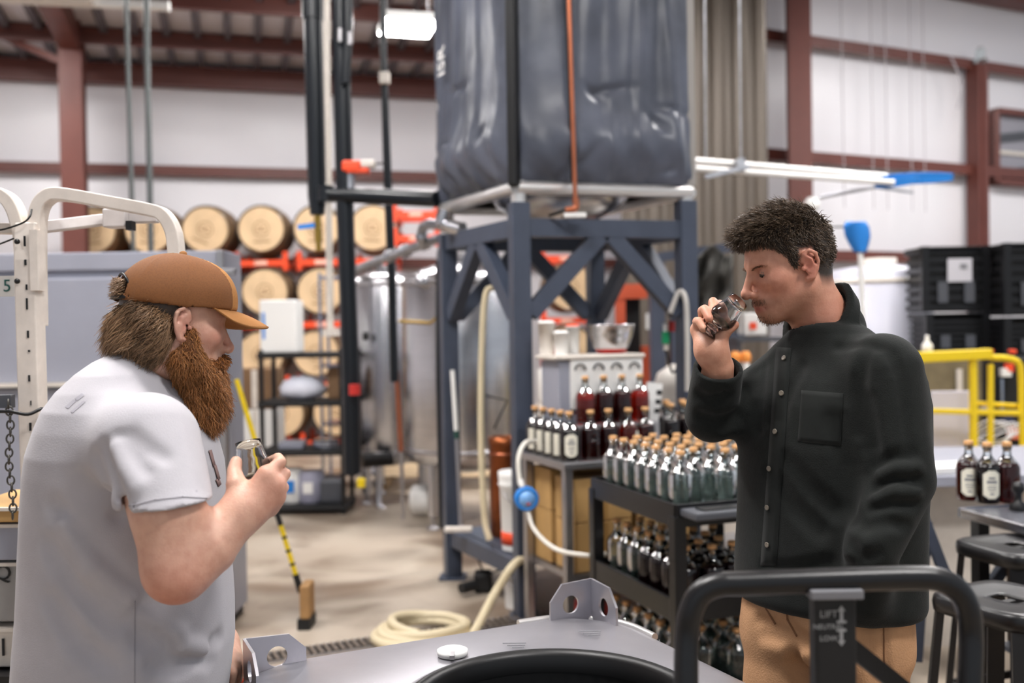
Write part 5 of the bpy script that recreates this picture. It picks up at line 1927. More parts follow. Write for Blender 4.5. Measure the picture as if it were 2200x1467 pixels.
# chain
t = thing('chain', 'steel chain hanging beside the white frame post', 'chain', at(22, 1110, FY - .07))
nl = 17
for k in range(nl):
    f = k / (nl - 1)
    c = at(18 + 8 * f + 3 * math.sin(f * 9), 868 + 238 * f, FY - .075)
    ax = Vector((0.95, .3, 0)) if k % 2 else Vector((.35, -.93, 0))
    ring = []
    for i in range(16):
        a = 2 * math.pi * i / 16
        ring.append(c + ax.normalized() * (.0075 * math.cos(a)) + UP * (.0105 * math.sin(a)))
    MB().tube(ring, .0021, 6, closed=True).build('link', M('chain_steel', (90, 88, 84), .35, metal=.9), t)
MB().tube(smooth_path([at(-30, 885, FY - .07), at(20, 884, FY - .08), at(60, 890, FY - .08), at(92, 878, FY - .06), at(96, 900, FY - .05)], 6), .004, 8).build('hook', m_rubber, t)
MB().box(at(14, 862, FY - .05), (.03, .02, .03)).build('chain_anchor', m_greyd, t)

# ================================================================== people: smooth implicit bodies
def V3(v):
    return v if isinstance(v, np.ndarray) else np.array((v[0], v[1], v[2]), dtype=np.float64)


def d_sph(P, c, r):
    q = P - V3(c)
    return np.sqrt(np.einsum('ij,ij->i', q, q)) - r


def d_ell(P, c, r, R=None):
    q = P - V3(c)
    if R is not None:
        q = q @ R
    r = V3(r)
    q = q / r
    k0 = np.sqrt(np.einsum('ij,ij->i', q, q))
    q = q / r
    k1 = np.sqrt(np.einsum('ij,ij->i', q, q))
    return k0 * (k0 - 1.0) / np.maximum(k1, 1e-9)


def d_cone(P, a, b, ra, rb):
    a, b = V3(a), V3(b)
    ba = b - a
    pa = P - a
    t = np.minimum(np.maximum(pa @ (ba / max(ba @ ba, 1e-12)), 0.0), 1.0)
    pa -= t[:, None] * ba
    return np.sqrt(np.einsum('ij,ij->i', pa, pa)) - (ra + (rb - ra) * t)


def d_chain(P, pts, rs):
    d = None
    for i in range(len(pts) - 1):
        e = d_cone(P, pts[i], pts[i + 1], rs[i], rs[i + 1])
        d = e if d is None else np.minimum(d, e)
    return d


def smin(a, b, k):
    h = np.maximum(k - np.abs(a - b), 0) / k
    return np.minimum(a, b) - h * h * k * .25


def smax(a, b, k):
    return -smin(-a, -b, k)


def d_loft(P, rows, R=None):
    """stack of ellipses: rows of (z, cx, cy, a, b); R = 2x2 columns of the a and b axes"""
    rows = sorted(rows)
    A = np.array(rows)
    z = P[:, 2]
    cx, cy, a, b = (np.interp(z, A[:, 0], A[:, i]) for i in (1, 2, 3, 4))
    qx, qy = P[:, 0] - cx, P[:, 1] - cy
    if R is not None:
        qx, qy = qx * R[0][0] + qy * R[0][1], qx * R[1][0] + qy * R[1][1]
    k0 = np.sqrt((qx / a) ** 2 + (qy / b) ** 2) + 1e-9
    k1 = np.sqrt((qx / a ** 2) ** 2 + (qy / b ** 2) ** 2) + 1e-9
    d = k0 * (k0 - 1) / k1
    return smax(smax(d, z - A[-1, 0], .03), A[0, 0] - z, .03)


class Body:
    """union of groups (fn, centre, radius, blend), skipped where far from the points asked for"""

    def __init__(self):
        self.g = []

    def add(self, fn, c, r, k=.02):
        self.g.append((fn, V3(c), r, k))
        return self

    def __call__(self, P):
        lo, hi = P.min(0), P.max(0)
        mid = (lo + hi) / 2
        rad = np.linalg.norm(hi - lo) / 2
        d = None
        far = 1e3
        for fn, c, r, k in self.g:
            gap = np.linalg.norm(mid - c) - r - rad
            if gap > .06:
                far = min(far, gap)
                continue
            e = fn(P)
            d = e if d is None else smin(d, e, k)
        if d is None:
            return np.full(len(P), far)
        return np.minimum(d, far + .03)


def sdf_mesh(f, lo, hi, h, B=14):
    lo, hi = V3(lo), V3(hi)
    nb = np.ceil((hi - lo) / (h * B)).astype(int)
    n = nb * B + 1
    D = np.full(tuple(n), 1.0, dtype=np.float32)
    ax = [lo[i] + h * np.arange(n[i]) for i in range(3)]
    lim = h * B * .5 * 1.733 * 1.6 + .012
    g = np.arange(B + 1)
    SB = 3
    skip = {}
    for i in range(0, nb[0], SB):
        for j in range(0, nb[1], SB):
            for k in range(0, nb[2], SB):
                c = np.array([[ax[0][0] + h * B * (i + SB / 2), ax[1][0] + h * B * (j + SB / 2), ax[2][0] + h * B * (k + SB / 2)]])
                v = f(c)[0]
                if v > h * B * SB * .5 * 1.733 * 1.5 + .03:
                    skip[(i // SB, j // SB, k // SB)] = 1
    for i in range(nb[0]):
        for j in range(nb[1]):
            for k in range(nb[2]):
                if (i // SB, j // SB, k // SB) in skip:
                    continue
                c = np.array([[ax[0][i * B] + h * B / 2, ax[1][j * B] + h * B / 2, ax[2][k * B] + h * B / 2]])
                v = f(c)[0]
                sl = (slice(i * B, i * B + B + 1), slice(j * B, j * B + B + 1), slice(k * B, k * B + B + 1))
                if abs(v) > lim:
                    if v < 0:
                        D[sl] = -1.0
                    continue
                X, Y, Z = np.meshgrid(ax[0][sl[0]], ax[1][sl[1]], ax[2][sl[2]], indexing='ij')
                D[sl] = f(np.stack([X.ravel(), Y.ravel(), Z.ravel()], 1)).reshape(X.shape)
    S = D < 0
    cnt = np.zeros(tuple(n - 1), dtype=np.int8)
    for a in (0, 1):
        for b in (0, 1):
            for c in (0, 1):
                cnt += S[a:n[0] - 1 + a, b:n[1] - 1 + b, c:n[2] - 1 + c]
    act = np.argwhere((cnt > 0) & (cnt < 8))
    idx = np.full(tuple(n - 1), -1, dtype=np.int32)
    idx[act[:, 0], act[:, 1], act[:, 2]] = np.arange(len(act))
    acc = np.zeros((len(act), 3))
    num = np.zeros(len(act))
    corners = [(a, b, c) for a in (0, 1) for b in (0, 1) for c in (0, 1)]
    for p in corners:
        for axis in range(3):
            if p[axis] == 1:
                continue
            q = list(p)
            q[axis] = 1
            d0 = D[act[:, 0] + p[0], act[:, 1] + p[1], act[:, 2] + p[2]].astype(np.float64)
            d1 = D[act[:, 0] + q[0], act[:, 1] + q[1], act[:, 2] + q[2]].astype(np.float64)
            cr = (d0 < 0) != (d1 < 0)
            t = np.where(cr, d0 / np.where(cr, d0 - d1, 1), 0)
            pt = np.array(p, dtype=np.float64)[None, :].repeat(len(act), 0)
            pt[:, axis] = t
            acc += pt * cr[:, None]
            num += cr
    verts = lo + h * (act + acc / np.maximum(num, 1)[:, None])
    faces = []
    for axis in range(3):
        o1, o2 = (axis + 1) % 3, (axis + 2) % 3
        sl0 = [slice(1, n[i] - 1) for i in range(3)]
        sl1 = [slice(1, n[i] - 1) for i in range(3)]
        sl0[axis] = slice(0, n[axis] - 1)
        sl1[axis] = slice(1, n[axis])
        A, Bm = S[tuple(sl0)], S[tuple(sl1)]
        e = np.argwhere(A != Bm)
        if not len(e):
            continue
        base = e.copy()
        for i in range(3):
            if i != axis:
                base[:, i] += 1
        q = []
        for da, db in ((0, 0), (-1, 0), (-1, -1), (0, -1)):
            c = base.copy()
            c[:, o1] += da
            c[:, o2] += db
            q.append(idx[c[:, 0], c[:, 1], c[:, 2]])
        q = np.stack(q, 1)
        fl_ = A[e[:, 0], e[:, 1], e[:, 2]]
        q[~fl_] = q[~fl_][:, ::-1]
        faces.append(q)
    faces = np.concatenate(faces)
    faces = faces[(faces >= 0).all(1)]
    eps = h * .4
    key = act // B
    key = (key[:, 0] * 4096 + key[:, 1]) * 4096 + key[:, 2]
    order = np.argsort(key, kind='stable')
    cuts = np.nonzero(np.diff(key[order]))[0] + 1
    for ch in np.split(order, cuts):
        p = verts[ch]
        d0 = f(p)
        g_ = np.stack([f(p + np.eye(3)[i] * eps) - d0 for i in range(3)], 1)
        g_ /= np.maximum(np.linalg.norm(g_, axis=1), 1e-9)[:, None]
        verts[ch] = p - g_ * np.clip(d0, -h * .8, h * .8)[:, None]
    return verts, faces


def grad(f, P, eps):
    N = np.zeros_like(P)
    for i in range(3):
        dp = np.zeros(3)
        dp[i] = eps
        N[:, i] = f(P + dp) - f(P - dp)
    return N / np.maximum(np.linalg.norm(N, axis=1), 1e-9)[:, None]


def np_mesh(name, verts, faces, mat, parent, cols=None, smooth=True, normals=None):
    off = V3(offset_of(parent)) if parent is not None else np.zeros(3)
    me = bpy.data.meshes.new(name)
    nf, nv = faces.shape
    me.vertices.add(len(verts))
    me.vertices.foreach_set('co', (verts - off).astype(np.float32).ravel())
    me.loops.add(nf * nv)
    me.loops.foreach_set('vertex_index', faces.astype(np.int32).ravel())
    me.polygons.add(nf)
    me.polygons.foreach_set('loop_start', np.arange(0, nf * nv, nv, dtype=np.int32))
    me.polygons.foreach_set('loop_total', np.full(nf, nv, dtype=np.int32))
    me.polygons.foreach_set('use_smooth', np.full(nf, smooth, dtype=bool))
    me.update(calc_edges=True)
    me.validate()
    if cols is not None:
        at_ = me.color_attributes.new('tint', 'FLOAT_COLOR', 'POINT')
        at_.data.foreach_set('color', np.concatenate([cols, np.ones((len(cols), 1))], 1).astype(np.float32).ravel())
    return link_mesh(name, me, mat, parent)


def sdf_part(name, f, lo, hi, h, mat, parent, colour=None):
    v, q = sdf_mesh(f, lo, hi, h)
    cols = colour(v, None) if colour else None
    return np_mesh(name, v, q, mat, parent, cols), v, f


def hits(f, pix, y0=1.45, y1=2.6):
    """where the lines of sight through pixels meet a body surface (nan where they miss)"""
    D = np.array([tuple((CROT @ Vector(((px - 1100.0) / FPX, -(py - 733.5) / FPX, -1.0))).normalized()) for px, py in pix])
    o = np.array([0, 0, CAMH])
    t = y0 / D[:, 1]
    live = np.arange(len(D))
    for _ in range(90):
        v = f(o + D[live] * t[live, None])
        t[live] += np.where(v < .0006, 0, np.maximum(v * .75, .0008))
        live = live[(v >= .0006) & ((D[live, 1] * t[live]) < y1)]
        if not len(live):
            break
    P = o + D * t[:, None]
    P[P[:, 1] >= y1] = np.nan
    return P


def hit(f, px, py):
    p = hits(f, [(px, py)])[0]
    return None if np.isnan(p[0]) else Vector(p)


def creased(f, folds, k=.018):
    """press creases (r>0 inward, r<0 outward ridges) along pixel lines lying on surface f"""
    ch_in, ch_out = [], []
    for pts, r, depth in folds:
        Q = hits(f, pts)
        Q = Q[~np.isnan(Q[:, 0])]
        if len(Q) < 2:
            continue
        P3 = list(Q + grad(f, Q, .003) * ((abs(r) - depth) if r > 0 else (depth - abs(r))))
        if len(P3) >= 2:
            m = len(P3)
            rr = [abs(r) * (.55 + .45 * math.sin(math.pi * (i + .5) / m)) for i in range(m)]
            (ch_in if r > 0 else ch_out).append((P3, rr))
    data = []
    for lst in (ch_in, ch_out):
        for P3, rr in lst:
            A = np.array(P3)
            data.append((P3, rr, A.mean(0), np.linalg.norm(A - A.mean(0), axis=1).max() + .06, lst is ch_in))

    def g(P):
        d = f(P)
        mid = P.mean(0)
        rad = np.linalg.norm(P.max(0) - P.min(0)) / 2
        for P3, rr, c, r, inn in data:
            if np.linalg.norm(mid - c) > rad + r:
                continue
            e = d_chain(P, P3, rr)
            d = smax(d, -e, k) if inn else smin(d, e, k)
        return d
    return g


def surf_patch(name, f, grid, lift, mat, parent, nu=10, nv=10, thick=.0015):
    """thin cloth patch lying on surface f, spanned by four pixel corners"""
    (a, b, c, d) = [Vector(q) for q in grid]
    pix = []
    for i in range(nu + 1):
        for j in range(nv + 1):
            u, v = i / nu, j / nv
            q = a * (1 - u) * (1 - v) + b * u * (1 - v) + c * u * v + d * (1 - u) * v
            pix.append((q.x, q.y))
    Q = hits(f, pix)
    if np.isnan(Q).any():
        return None
    vs = [Vector(q) for q in Q + grad(f, Q, .003) * lift]
    fs = []
    for i in range(nu):
        for j in range(nv):
            k = i * (nv + 1) + j
            fs.append((k, k + 1, k + nv + 2, k + nv + 1))
    return MB().add(vs, fs, True).build(name, mat, parent, thick=thick)


RNG = np.random.default_rng(5)


def strands(name, roots, norms, flow, length, r0, mat, parent, seg=4, sides=3, curl=.0, lift=.35, jit=.25, droop=0.0, tang=0.0):
    """hair as tapered strands; flow and length are arrays per root"""
    n = len(roots)
    flow = flow - norms * (np.einsum('ij,ij->i', flow, norms) * tang)[:, None]
    d = flow + norms * lift + RNG.normal(0, jit, (n, 3))
    d /= np.linalg.norm(d, axis=1)[:, None]
    pts = [roots - norms * .001]
    p = roots.copy()
    ph = RNG.uniform(0, 6.28, n)
    side = np.cross(d, norms + RNG.normal(0, .1, (n, 3)))
    side /= np.maximum(np.linalg.norm(side, axis=1), 1e-6)[:, None]
    for s in range(1, seg + 1):
        f = s / seg
        dd = d + flow * (.6 * f) + side * (curl * np.sin(ph + f * 5))[:, None]
        dd[:, 2] -= droop * f
        dd /= np.linalg.norm(dd, axis=1)[:, None]
        p = p + dd * (length / seg)[:, None]
        pts.append(p)
    V, F = [], []
    up = np.cross(d, side)
    for s, q in enumerate(pts):
        r = r0 * (1 - .85 * (s / seg) ** 1.5)
        for k in range(sides):
            a = 2 * math.pi * k / sides
            V.append(q + (side * math.cos(a) + up * math.sin(a)) * (r if np.isscalar(r) else r[:, None]))
    V = np.stack(V, 1).reshape(-1, 3)          # n x ((seg+1)*sides) x 3
    m = (seg + 1) * sides
    base = np.arange(n)[:, None] * m
    for s in range(seg):
        for k in range(sides):
            k2 = (k + 1) % sides
            F.append(base + np.array([[s * sides + k, s * sides + k2, (s + 1) * sides + k2, (s + 1) * sides + k]]))
    F = np.concatenate(F, 0)
    return np_mesh(name, V, F, mat, parent)


def pick(v, f, mask, n):
    ids = np.nonzero(mask)[0]
    s = RNG.choice(ids, n, replace=True)
    p = v[s]
    return p + RNG.normal(0, .0016, (n, 3)), grad(f, p, .002)


# ---------------------------------------------------------------- a head, in its own axes (x ahead, y left, z up)
EAR = [(.003, .0735, .010), (-.002, .080, .027), (-.015, .0855, .0325), (-.0275, .088, .022), (-.0295, .087, .004), (-.0235, .083, -.013), (-.012, .0785, -.027), (-.003, .0735, -.028)]


def head_sdf(p, chin=-.093, nose=1.0, wide=1.0, bridge=0.0):
    q = p.copy()
    q[:, 1] = np.abs(q[:, 1]) / wide
    d = d_ell(q, (-.012, 0, .046), (.098, .075, .083))
    d = smin(d, d_ell(q, (-.045, 0, .018), (.056, .064, .07)), .03)
    d = smin(d, d_ell(q, (.028, 0, -.018), (.060, .058, .086)), .03)
    d = smin(d, d_cone(q, (-.006, .050, -.048), (.060, .018, chin + .003), .017, .018), .03)
    d = smin(d, d_ell(q, (.072, 0, chin), (.020, .022, .017)), .02)
    d = smin(d, d_ell(q, (.050, .045, -.012), (.026, .018, .02)), .025)
    d = smin(d, d_cone(q, (.083, .010, .029), (.066, .044, .027), .0095, .0095), .014)
    d = smin(d, d_ell(q, (.078, 0, -.06), (.021, .027, .024)), .02)
    d = smax(d, -d_ell(q, (.094, .031, .009), (.021, .0165, .0115)), .012)
    d = smin(d, d_sph(q, (.0705, .0315, .008), .0132), .004)
    d = smax(d, -d_cone(q, (.0865, .022, .0035), (.080, .041, .0025), .0026, .0016), .002)
    # nose
    nz = d_cone(q, (.087, 0, .019), (.087 + .023 * nose, 0, -.026), .0068, .0098)
    nz = smin(nz, d_sph(q, (.089 + .0225 * nose, 0, -.0305), .0112), .008)
    nz = smin(nz, d_sph(q, (.100, .0125, -.0345), .0082), .007)
    d = smin(d, nz, .010)
    d = smax(d, -d_sph(q, (.105, .0066, -.0425), .0040), .003)
    if bridge:
        d = smin(d, d_ell(q, (.078, .017, -.004), (.016 * bridge, .016, .026)), .014)
    # mouth
    d = smin(d, d_cone(q, (.0962, 0, -.0605), (.084, .021, -.066), .0052, .0026), .004)
    d = smin(d, d_cone(q, (.0942, 0, -.0740), (.083, .019, -.069), .0062, .0026), .004)
    d = smax(d, -d_cone(q, (.1035, 0, -.0672), (.086, .024, -.0675), .0022, .0014), .003)
    # ear
    e = d_chain(q, EAR, [.0036, .0042, .0044, .0042, .004, .004, .0055, .005])
    e = smin(e, d_ell(q, (-.013, .0775, .002), (.0145, .0055, .027)), .004)
    e = smin(e, d_sph(q, (.003, .0755, -.004), .0052), .004)
    e = smax(e, -d_ell(q, (-.005, .0855, -.003), (.0068, .0075, .0085)), .003)
    e = smin(e, d_chain(q, [(-.006, .0835, .020), (-.016, .0855, .012), (-.018, .0845, -.004), (-.012, .0815, -.014)], [.0028, .0032, .0032, .003]), .004)
    return smin(d, e, .006)


def frame_np(fwd, up):
    f = Vector(fwd).normalized()
    l = Vector(up).cross(f).normalized()
    u = f.cross(l)
    return np.array([tuple(f), tuple(l), tuple(u)]).T      # columns


def lerp_cols(base, tgt, w):
    return base * (1 - w[:, None]) + np.array(tgt)[None, :] * w[:, None]


def bumpw(P, c, r):
    return np.exp(-(((P - np.array(c)) / np.array(r)) ** 2).sum(1))


def skin_material(name):
    m = bpy.data.materials.new(name)
    m.use_nodes = True
    nt = m.node_tree
    b = nt.nodes['Principled BSDF']
    a = nt.nodes.new('ShaderNodeVertexColor')
    a.layer_name = 'tint'
    tc = nt.nodes.new('ShaderNodeTexCoord')
    nz = nt.nodes.new('ShaderNodeTexNoise')
    nz.inputs['Scale'].default_value = 55
    nz.inputs['Detail'].default_value = 4
    nt.links.new(tc.outputs['Object'], nz.inputs['Vector'])
    rp = nt.nodes.new('ShaderNodeValToRGB')
    rp.color_ramp.elements[0].position = .35
    rp.color_ramp.elements[0].color = (.86, .78, .76, 1)
    rp.color_ramp.elements[1].position = .65
    rp.color_ramp.elements[1].color = (1, 1, 1, 1)
    nt.links.new(nz.outputs['Fac'], rp.inputs['Fac'])
    mx = nt.nodes.new('ShaderNodeMix')
    mx.data_type = 'RGBA'
    mx.blend_type = 'MULTIPLY'
    mx.inputs['Factor'].default_value = .8
    nt.links.new(a.outputs['Color'], mx.inputs[6])
    nt.links.new(rp.outputs['Color'], mx.inputs[7])
    nt.links.new(mx.outputs[2], b.inputs['Base Color'])
    b.inputs['Roughness'].default_value = .48
    b.inputs['Subsurface Weight'].default_value = .12
    b.inputs['Subsurface Radius'].default_value = (.010, .004, .002)
    b.inputs['Subsurface Scale'].default_value = 1.0
    n2 = nt.nodes.new('ShaderNodeTexNoise')
    n2.inputs['Scale'].default_value = 260
    nt.links.new(tc.outputs['Object'], n2.inputs['Vector'])
    bp = nt.nodes.new('ShaderNodeBump')
    bp.inputs['Strength'].default_value = .12
    bp.inputs['Distance'].default_value = .004
    nt.links.new(n2.outputs['Fac'], bp.inputs['Height'])
    nt.links.new(bp.outputs['Normal'], b.inputs['Normal'])
    return m


m_skin = skin_material('skin')
L_ = lambda c: np.array(lin(c)[:3])


def hand_group(wrist, rw, mcps, fingers, thumb, palm_r=.017):
    """palm, four fingers and a thumb as one blended body"""
    def fn(P):
        d = None
        for m in mcps:
            e = d_cone(P, wrist, m, rw * .82, palm_r * .82)
            d = e if d is None else smin(d, e, .022)
        for a, b in zip(mcps[:-1], mcps[1:]):
            d = smin(d, d_cone(P, a, b, palm_r * .8, palm_r * .75), .012)
        for pts, rs in fingers:
            d = smin(d, d_chain(P, pts, rs), .005)
        e = d_chain(P, thumb[0], thumb[1])
        d = smin(d, e, .012)
        return d
    allp = np.array([V3(wrist)] + [V3(m) for m in mcps] + [V3(q) for pts, _ in fingers for q in pts] + [V3(q) for q in thumb[0]])
    c = allp.mean(0)
    return fn, c, np.linalg.norm(allp - c, axis=1).max() + .04


def glass_thing(p, axis, label, s=1.0):
    """tulip shaped tasting glass"""
    t = thing('tasting_glass', label, 'glass', p)
    ax_ = Vector(axis).normalized()
    R = ax_.to_track_quat('Z', 'Y').to_matrix()
    pr = [(.004, .0), (.020, .0005), (.0215, .003), (.017, .008), (.0125, .014), (.0125, .019), (.017, .025), (.026, .034), (.0305, .046), (.0300, .056), (.026, .072), (.0228, .088), (.0222, .1005),
          (.0212, .1005), (.0216, .088), (.0247, .072), (.0286, .056), (.0290, .046), (.0245, .036), (.014, .029), (.0, .0275)]
    MB().lathe([(r * s, z * s) for r, z in pr], c=p, n=40, R=R, caps=False).build('bowl', m_thin, t)
    MB().lathe([(.0, .0278 * s), (.0138 * s, .0292 * s), (.0243 * s, .0362 * s), (.0265 * s, .041 * s), (.0, .0412 * s)], c=p, n=32, R=R, caps=False).build('spirit', m_spirit, t)
    return t

# ================================================================== the bearded man in the tan cap (left)
LY = 1.88
man1 = thing('person', 'bearded person in a tan mesh cap and pale grey t-shirt holding a tasting glass', 'person', (at(270, 1000, LY).x, LY, 0))
HO = V3(at(378, 700, 1.89))                       # middle of the head at ear height
HS1 = .95
yaw, pit = math.radians(35), math.radians(9)
fwd = Vector((math.cos(yaw) * math.cos(pit), math.sin(yaw) * math.cos(pit), -math.sin(pit)))
HR = frame_np(fwd, (0, 0, 1))


def to_head(P):
    return ((P - HO) @ HR) / HS1


def to_cap(P):
    return (P - HO) @ HR


def hwc(x, y, z):
    return Vector(HO + HR @ np.array([x, y, z]))


def hw(x, y, z):
    return Vector(HO + HR @ (np.array([x, y, z]) * HS1))


rows1 = []
for py, pb_, pf_, b in ((752, 250, 338, .075), (775, 214, 350, .115), (800, 184, 366, .155), (835, 148, 388, .185), (870, 122, 410, .205), (910, 104, 432, .215), (960, 86, 456, .222),
                        (1000, 79, 468, .222), (1080, 71, 477, .218), (1200, 63, 486, .212), (1300, 58, 493, .212), (1380, 51, 494, .214), (1467, 45, 484, .212), (1530, 56, 476, .208)):
    a_, b_ = at(pb_, py, LY), at(pf_, py, LY)
    rows1.append((a_.z * .5 + b_.z * .5, (a_.x + b_.x) / 2, LY + .005, (b_.x - a_.x) / 2, b))
SH1, SE1 = at(316, 955, 1.67), at(362, 1104, 1.60)
EL1, WR1 = at(380, 1222, 1.595), at(522, 1098, 1.66)
FS1, FE1, FW1 = at(320, 950, 2.09), at(405, 1215, 2.12), at(478, 1385, 2.07)


def shirt1_base(P):
    d = d_loft(P, rows1)
    d = smin(d, d_chain(P, [SH1, SE1, SE1 + (SE1 - SH1) * .2], [.088, .0725, .072]), .075)
    d = smin(d, d_chain(P, [FS1, FE1 * .55 + FS1 * .45], [.090, .07]), .08)
    return d


sleeve_dir = V3((SE1 - SH1).normalized())
cut_dir = V3(Vector((.09, 0, -1)).normalized())


def neck1(P, grow=0.0):
    return d_cone(P, hw(-.03, 0, -.05), at(266, 835, LY + .005), .056 + grow, .062 + grow)


def arm1(P, grow=0.0):
    d = d_chain(P, [SH1, SE1 * .5 + SH1 * .5, SE1, EL1], [.056 + grow, .060 + grow, .0615 + grow, .050 + grow])
    return d


def shirt1_open(P):
    d = shirt1_base(P)
    # sleeve end cut square to the arm
    e = d_chain(P, [SH1, SE1, SE1 + (SE1 - SH1) * .2], [.090, .0725, .072])
    cut = (P - V3(SE1)) @ cut_dir + .016
    rad_ = P - V3(SE1) - np.outer(cut, cut_dir)
    rr = np.linalg.norm(rad_, axis=1)
    # only the sleeve's own tube is trimmed, the trunk behind it stays whole
    trunk = d_loft(P, rows1)
    tube = smax(e, cut, .004)
    wgt = np.clip((cut + .075) / .05, 0, 1)
    d = d * (1 - wgt) + smin(trunk, tube, .018) * wgt
    inner = smax(arm1(P, .003), -(cut + .022), .003)
    d = smax(d, -np.where((trunk > .006) & (cut < .012), inner, 1.0), .002)
    # neck opening
    d = smax(d, -neck1(P, .0035), .004)
    return d


folds1 = [
    ([(222, 965), (236, 1010), (252, 1060), (262, 1100)], .018, .010),
    ([(205, 985), (225, 1050), (255, 1110)], .016, .009),
    ([(255, 945), (285, 985), (310, 1010)], .014, .008),
    ([(285, 935), (320, 965), (350, 980)], .012, .006),
    ([(250, 960), (268, 1005), (290, 1045)], -.012, .006),
    ([(120, 1090), (170, 1180), (250, 1260), (330, 1300)], .026, .015),
    ([(105, 1170), (160, 1270), (240, 1340)], .024, .013),
    ([(110, 1290), (170, 1380), (230, 1430)], .024, .013),
    ([(140, 1130), (200, 1220), (280, 1280)], -.022, .010),
    ([(300, 1380), (360, 1410), (400, 1400), (450, 1420)], .018, .014),
    ([(330, 1430), (390, 1435), (440, 1400), (470, 1370)], .016, .013),
    ([(385, 1360), (395, 1385), (440, 1395)], -.016, .010),
    ([(280, 1340), (330, 1375), (380, 1390)], .018, .012),
]
shirt1 = creased(shirt1_open, folds1)
m_tee = M('grey_tee', (178, 175, 180), 0.85, var=0.035, vscale=18, bump=.12, bscale=500, sheen=.15)
x0_, x1_ = at(20, 1000, LY).x, at(520, 1000, LY).x
zlo_, zhi_ = at(250, 1532, LY).z, at(250, 735, LY).z
so1, sv1, sn1 = sdf_part('t_shirt', shirt1, (x0_ - .03, 1.48, zlo_), (x1_ + .02, 2.24, zhi_), .0054, m_tee, man1)
m_seam = M('tee_seam', (158, 155, 161), .9)
surf_patch('side_seam', shirt1, ((289, 1290), (291, 1290), (290, 1475), (288, 1475)), .0006, m_seam, so1, 1, 16, .0004)
for g_ in (((276, 1086), (330, 1073), (331, 1075), (277, 1088)), ((330, 1073), (390, 1066), (390, 1068), (331, 1075)), ((390, 1066), (446, 1069), (446, 1071), (390, 1068))):
    surf_patch('hem_stitch', shirt1, g_, .0008, m_seam, so1, 8, 1, .0004)
# faint print on the back and chest
m_print = M('faded_print', (164, 161, 168), .85)
for g_ in (((140, 874), (158, 858), (164, 862), (147, 878)), ((160, 857), (176, 845), (182, 849), (167, 861)), ((152, 884), (180, 860), (184, 863), (157, 887))):
    surf_patch('back_print', shirt1, g_, .0007, m_print, so1, 6, 2, 0)
m_print2 = M('brown_print', (134, 108, 104), .85)
for g_ in (((447, 968), (453, 966), (462, 1000), (457, 1003)), ((458, 1000), (463, 998), (472, 1028), (467, 1033)), ((462, 1030), (470, 1028), (474, 1040), (468, 1046))):
    surf_patch('chest_print', shirt1, g_, .0015, m_print2, so1, 4, 2, .0006)

# ---- skin
mc1 = [at(573, 1020, 1.668), at(591, 1043, 1.672), at(590, 1066, 1.680), at(579, 1088, 1.690)]
fing1 = [([mc1[0], at(602, 992, 1.685), at(597, 984, 1.72), at(574, 994, 1.748)], [.0118, .0102, .0095, .0085]),
         ([mc1[1], at(612, 1018, 1.69), at(606, 1014, 1.73), at(580, 1022, 1.755)], [.0118, .0102, .0095, .0085]),
         ([mc1[2], at(609, 1047, 1.70), at(600, 1045, 1.74), at(576, 1047, 1.76)], [.0112, .0098, .009, .0082]),
         ([mc1[3], at(597, 1077, 1.71), at(588, 1074, 1.745), at(570, 1072, 1.762)], [.0105, .0088, .0082, .0076])]
th1 = ([at(522, 1085, 1.665), at(508, 1040, 1.668), at(503, 1012, 1.682), at(507, 993, 1.692)], [.024, .0175, .0122, .0105])
hg1 = hand_group(WR1, .033, mc1, fing1, th1, .0175)
mcF = [at(492, 1405, 2.06), at(500, 1412, 2.03), at(500, 1425, 2.00), at(494, 1436, 1.98)]
fingF = [([mcF[0], at(508, 1402, 2.045), at(514, 1425, 2.045), at(514, 1450, 2.048)], [.011, .010, .0092, .008]),
         ([mcF[1], at(513, 1415, 2.015), at(516, 1440, 2.017), at(512, 1462, 2.02)], [.011, .010, .0092, .008]),
         ([mcF[2], at(510, 1432, 1.985), at(510, 1455, 1.99), at(505, 1475, 1.995)], [.0105, .0095, .0088, .0078]),
         ([mcF[3], at(502, 1445, 1.965), at(500, 1465, 1.97), at(494, 1482, 1.975)], [.0098, .0088, .008, .007])]
thF = ([FW1, at(492, 1410, 2.08), at(498, 1432, 2.085), at(500, 1455, 2.08)], [.02, .014, .012, .0105])
hgF = hand_group(FW1, .03, mcF, fingF, thF)
hipc = at(270, 1560, LY)
body1 = Body()
body1.add(lambda P: head_sdf(to_head(P), wide=1.03, bridge=1.0) * HS1, HO, .17, .02)
body1.add(lambda P: neck1(P), at(310, 810, LY), .16, .03)
body1.add(lambda P: d_loft(P, [(z, cx, cy, a - .022, b - .022) for z, cx, cy, a, b in rows1[2:]]), at(270, 1150, LY), .52, .02)
body1.add(lambda P: arm1(P, -.001), (SH1 + EL1) / 2, .26, .03)
fm1 = EL1 * .55 + WR1 * .45 + Vector((0, .0, -.008))
body1.add(lambda P: d_chain(P, [EL1, fm1, WR1], [.0515, .0485, .0315]), (EL1 + WR1) / 2, .2, .025)
body1.add(*hg1, .018)
body1.add(lambda P: d_chain(P, [FS1, FE1, FW1], [.06, .045, .03]), (FS1 + FW1) / 2, .36, .03)
body1.add(*hgF, .015)
for sy in (-.1, .1):
    body1.add(lambda P, sy=sy: d_chain(P, [(hipc.x, LY + sy, .82), (hipc.x + .01, LY + sy, .45), (hipc.x - .02, LY + sy, .10)], [.085, .06, .045]), (hipc.x, LY + sy, .45), .48, .03)


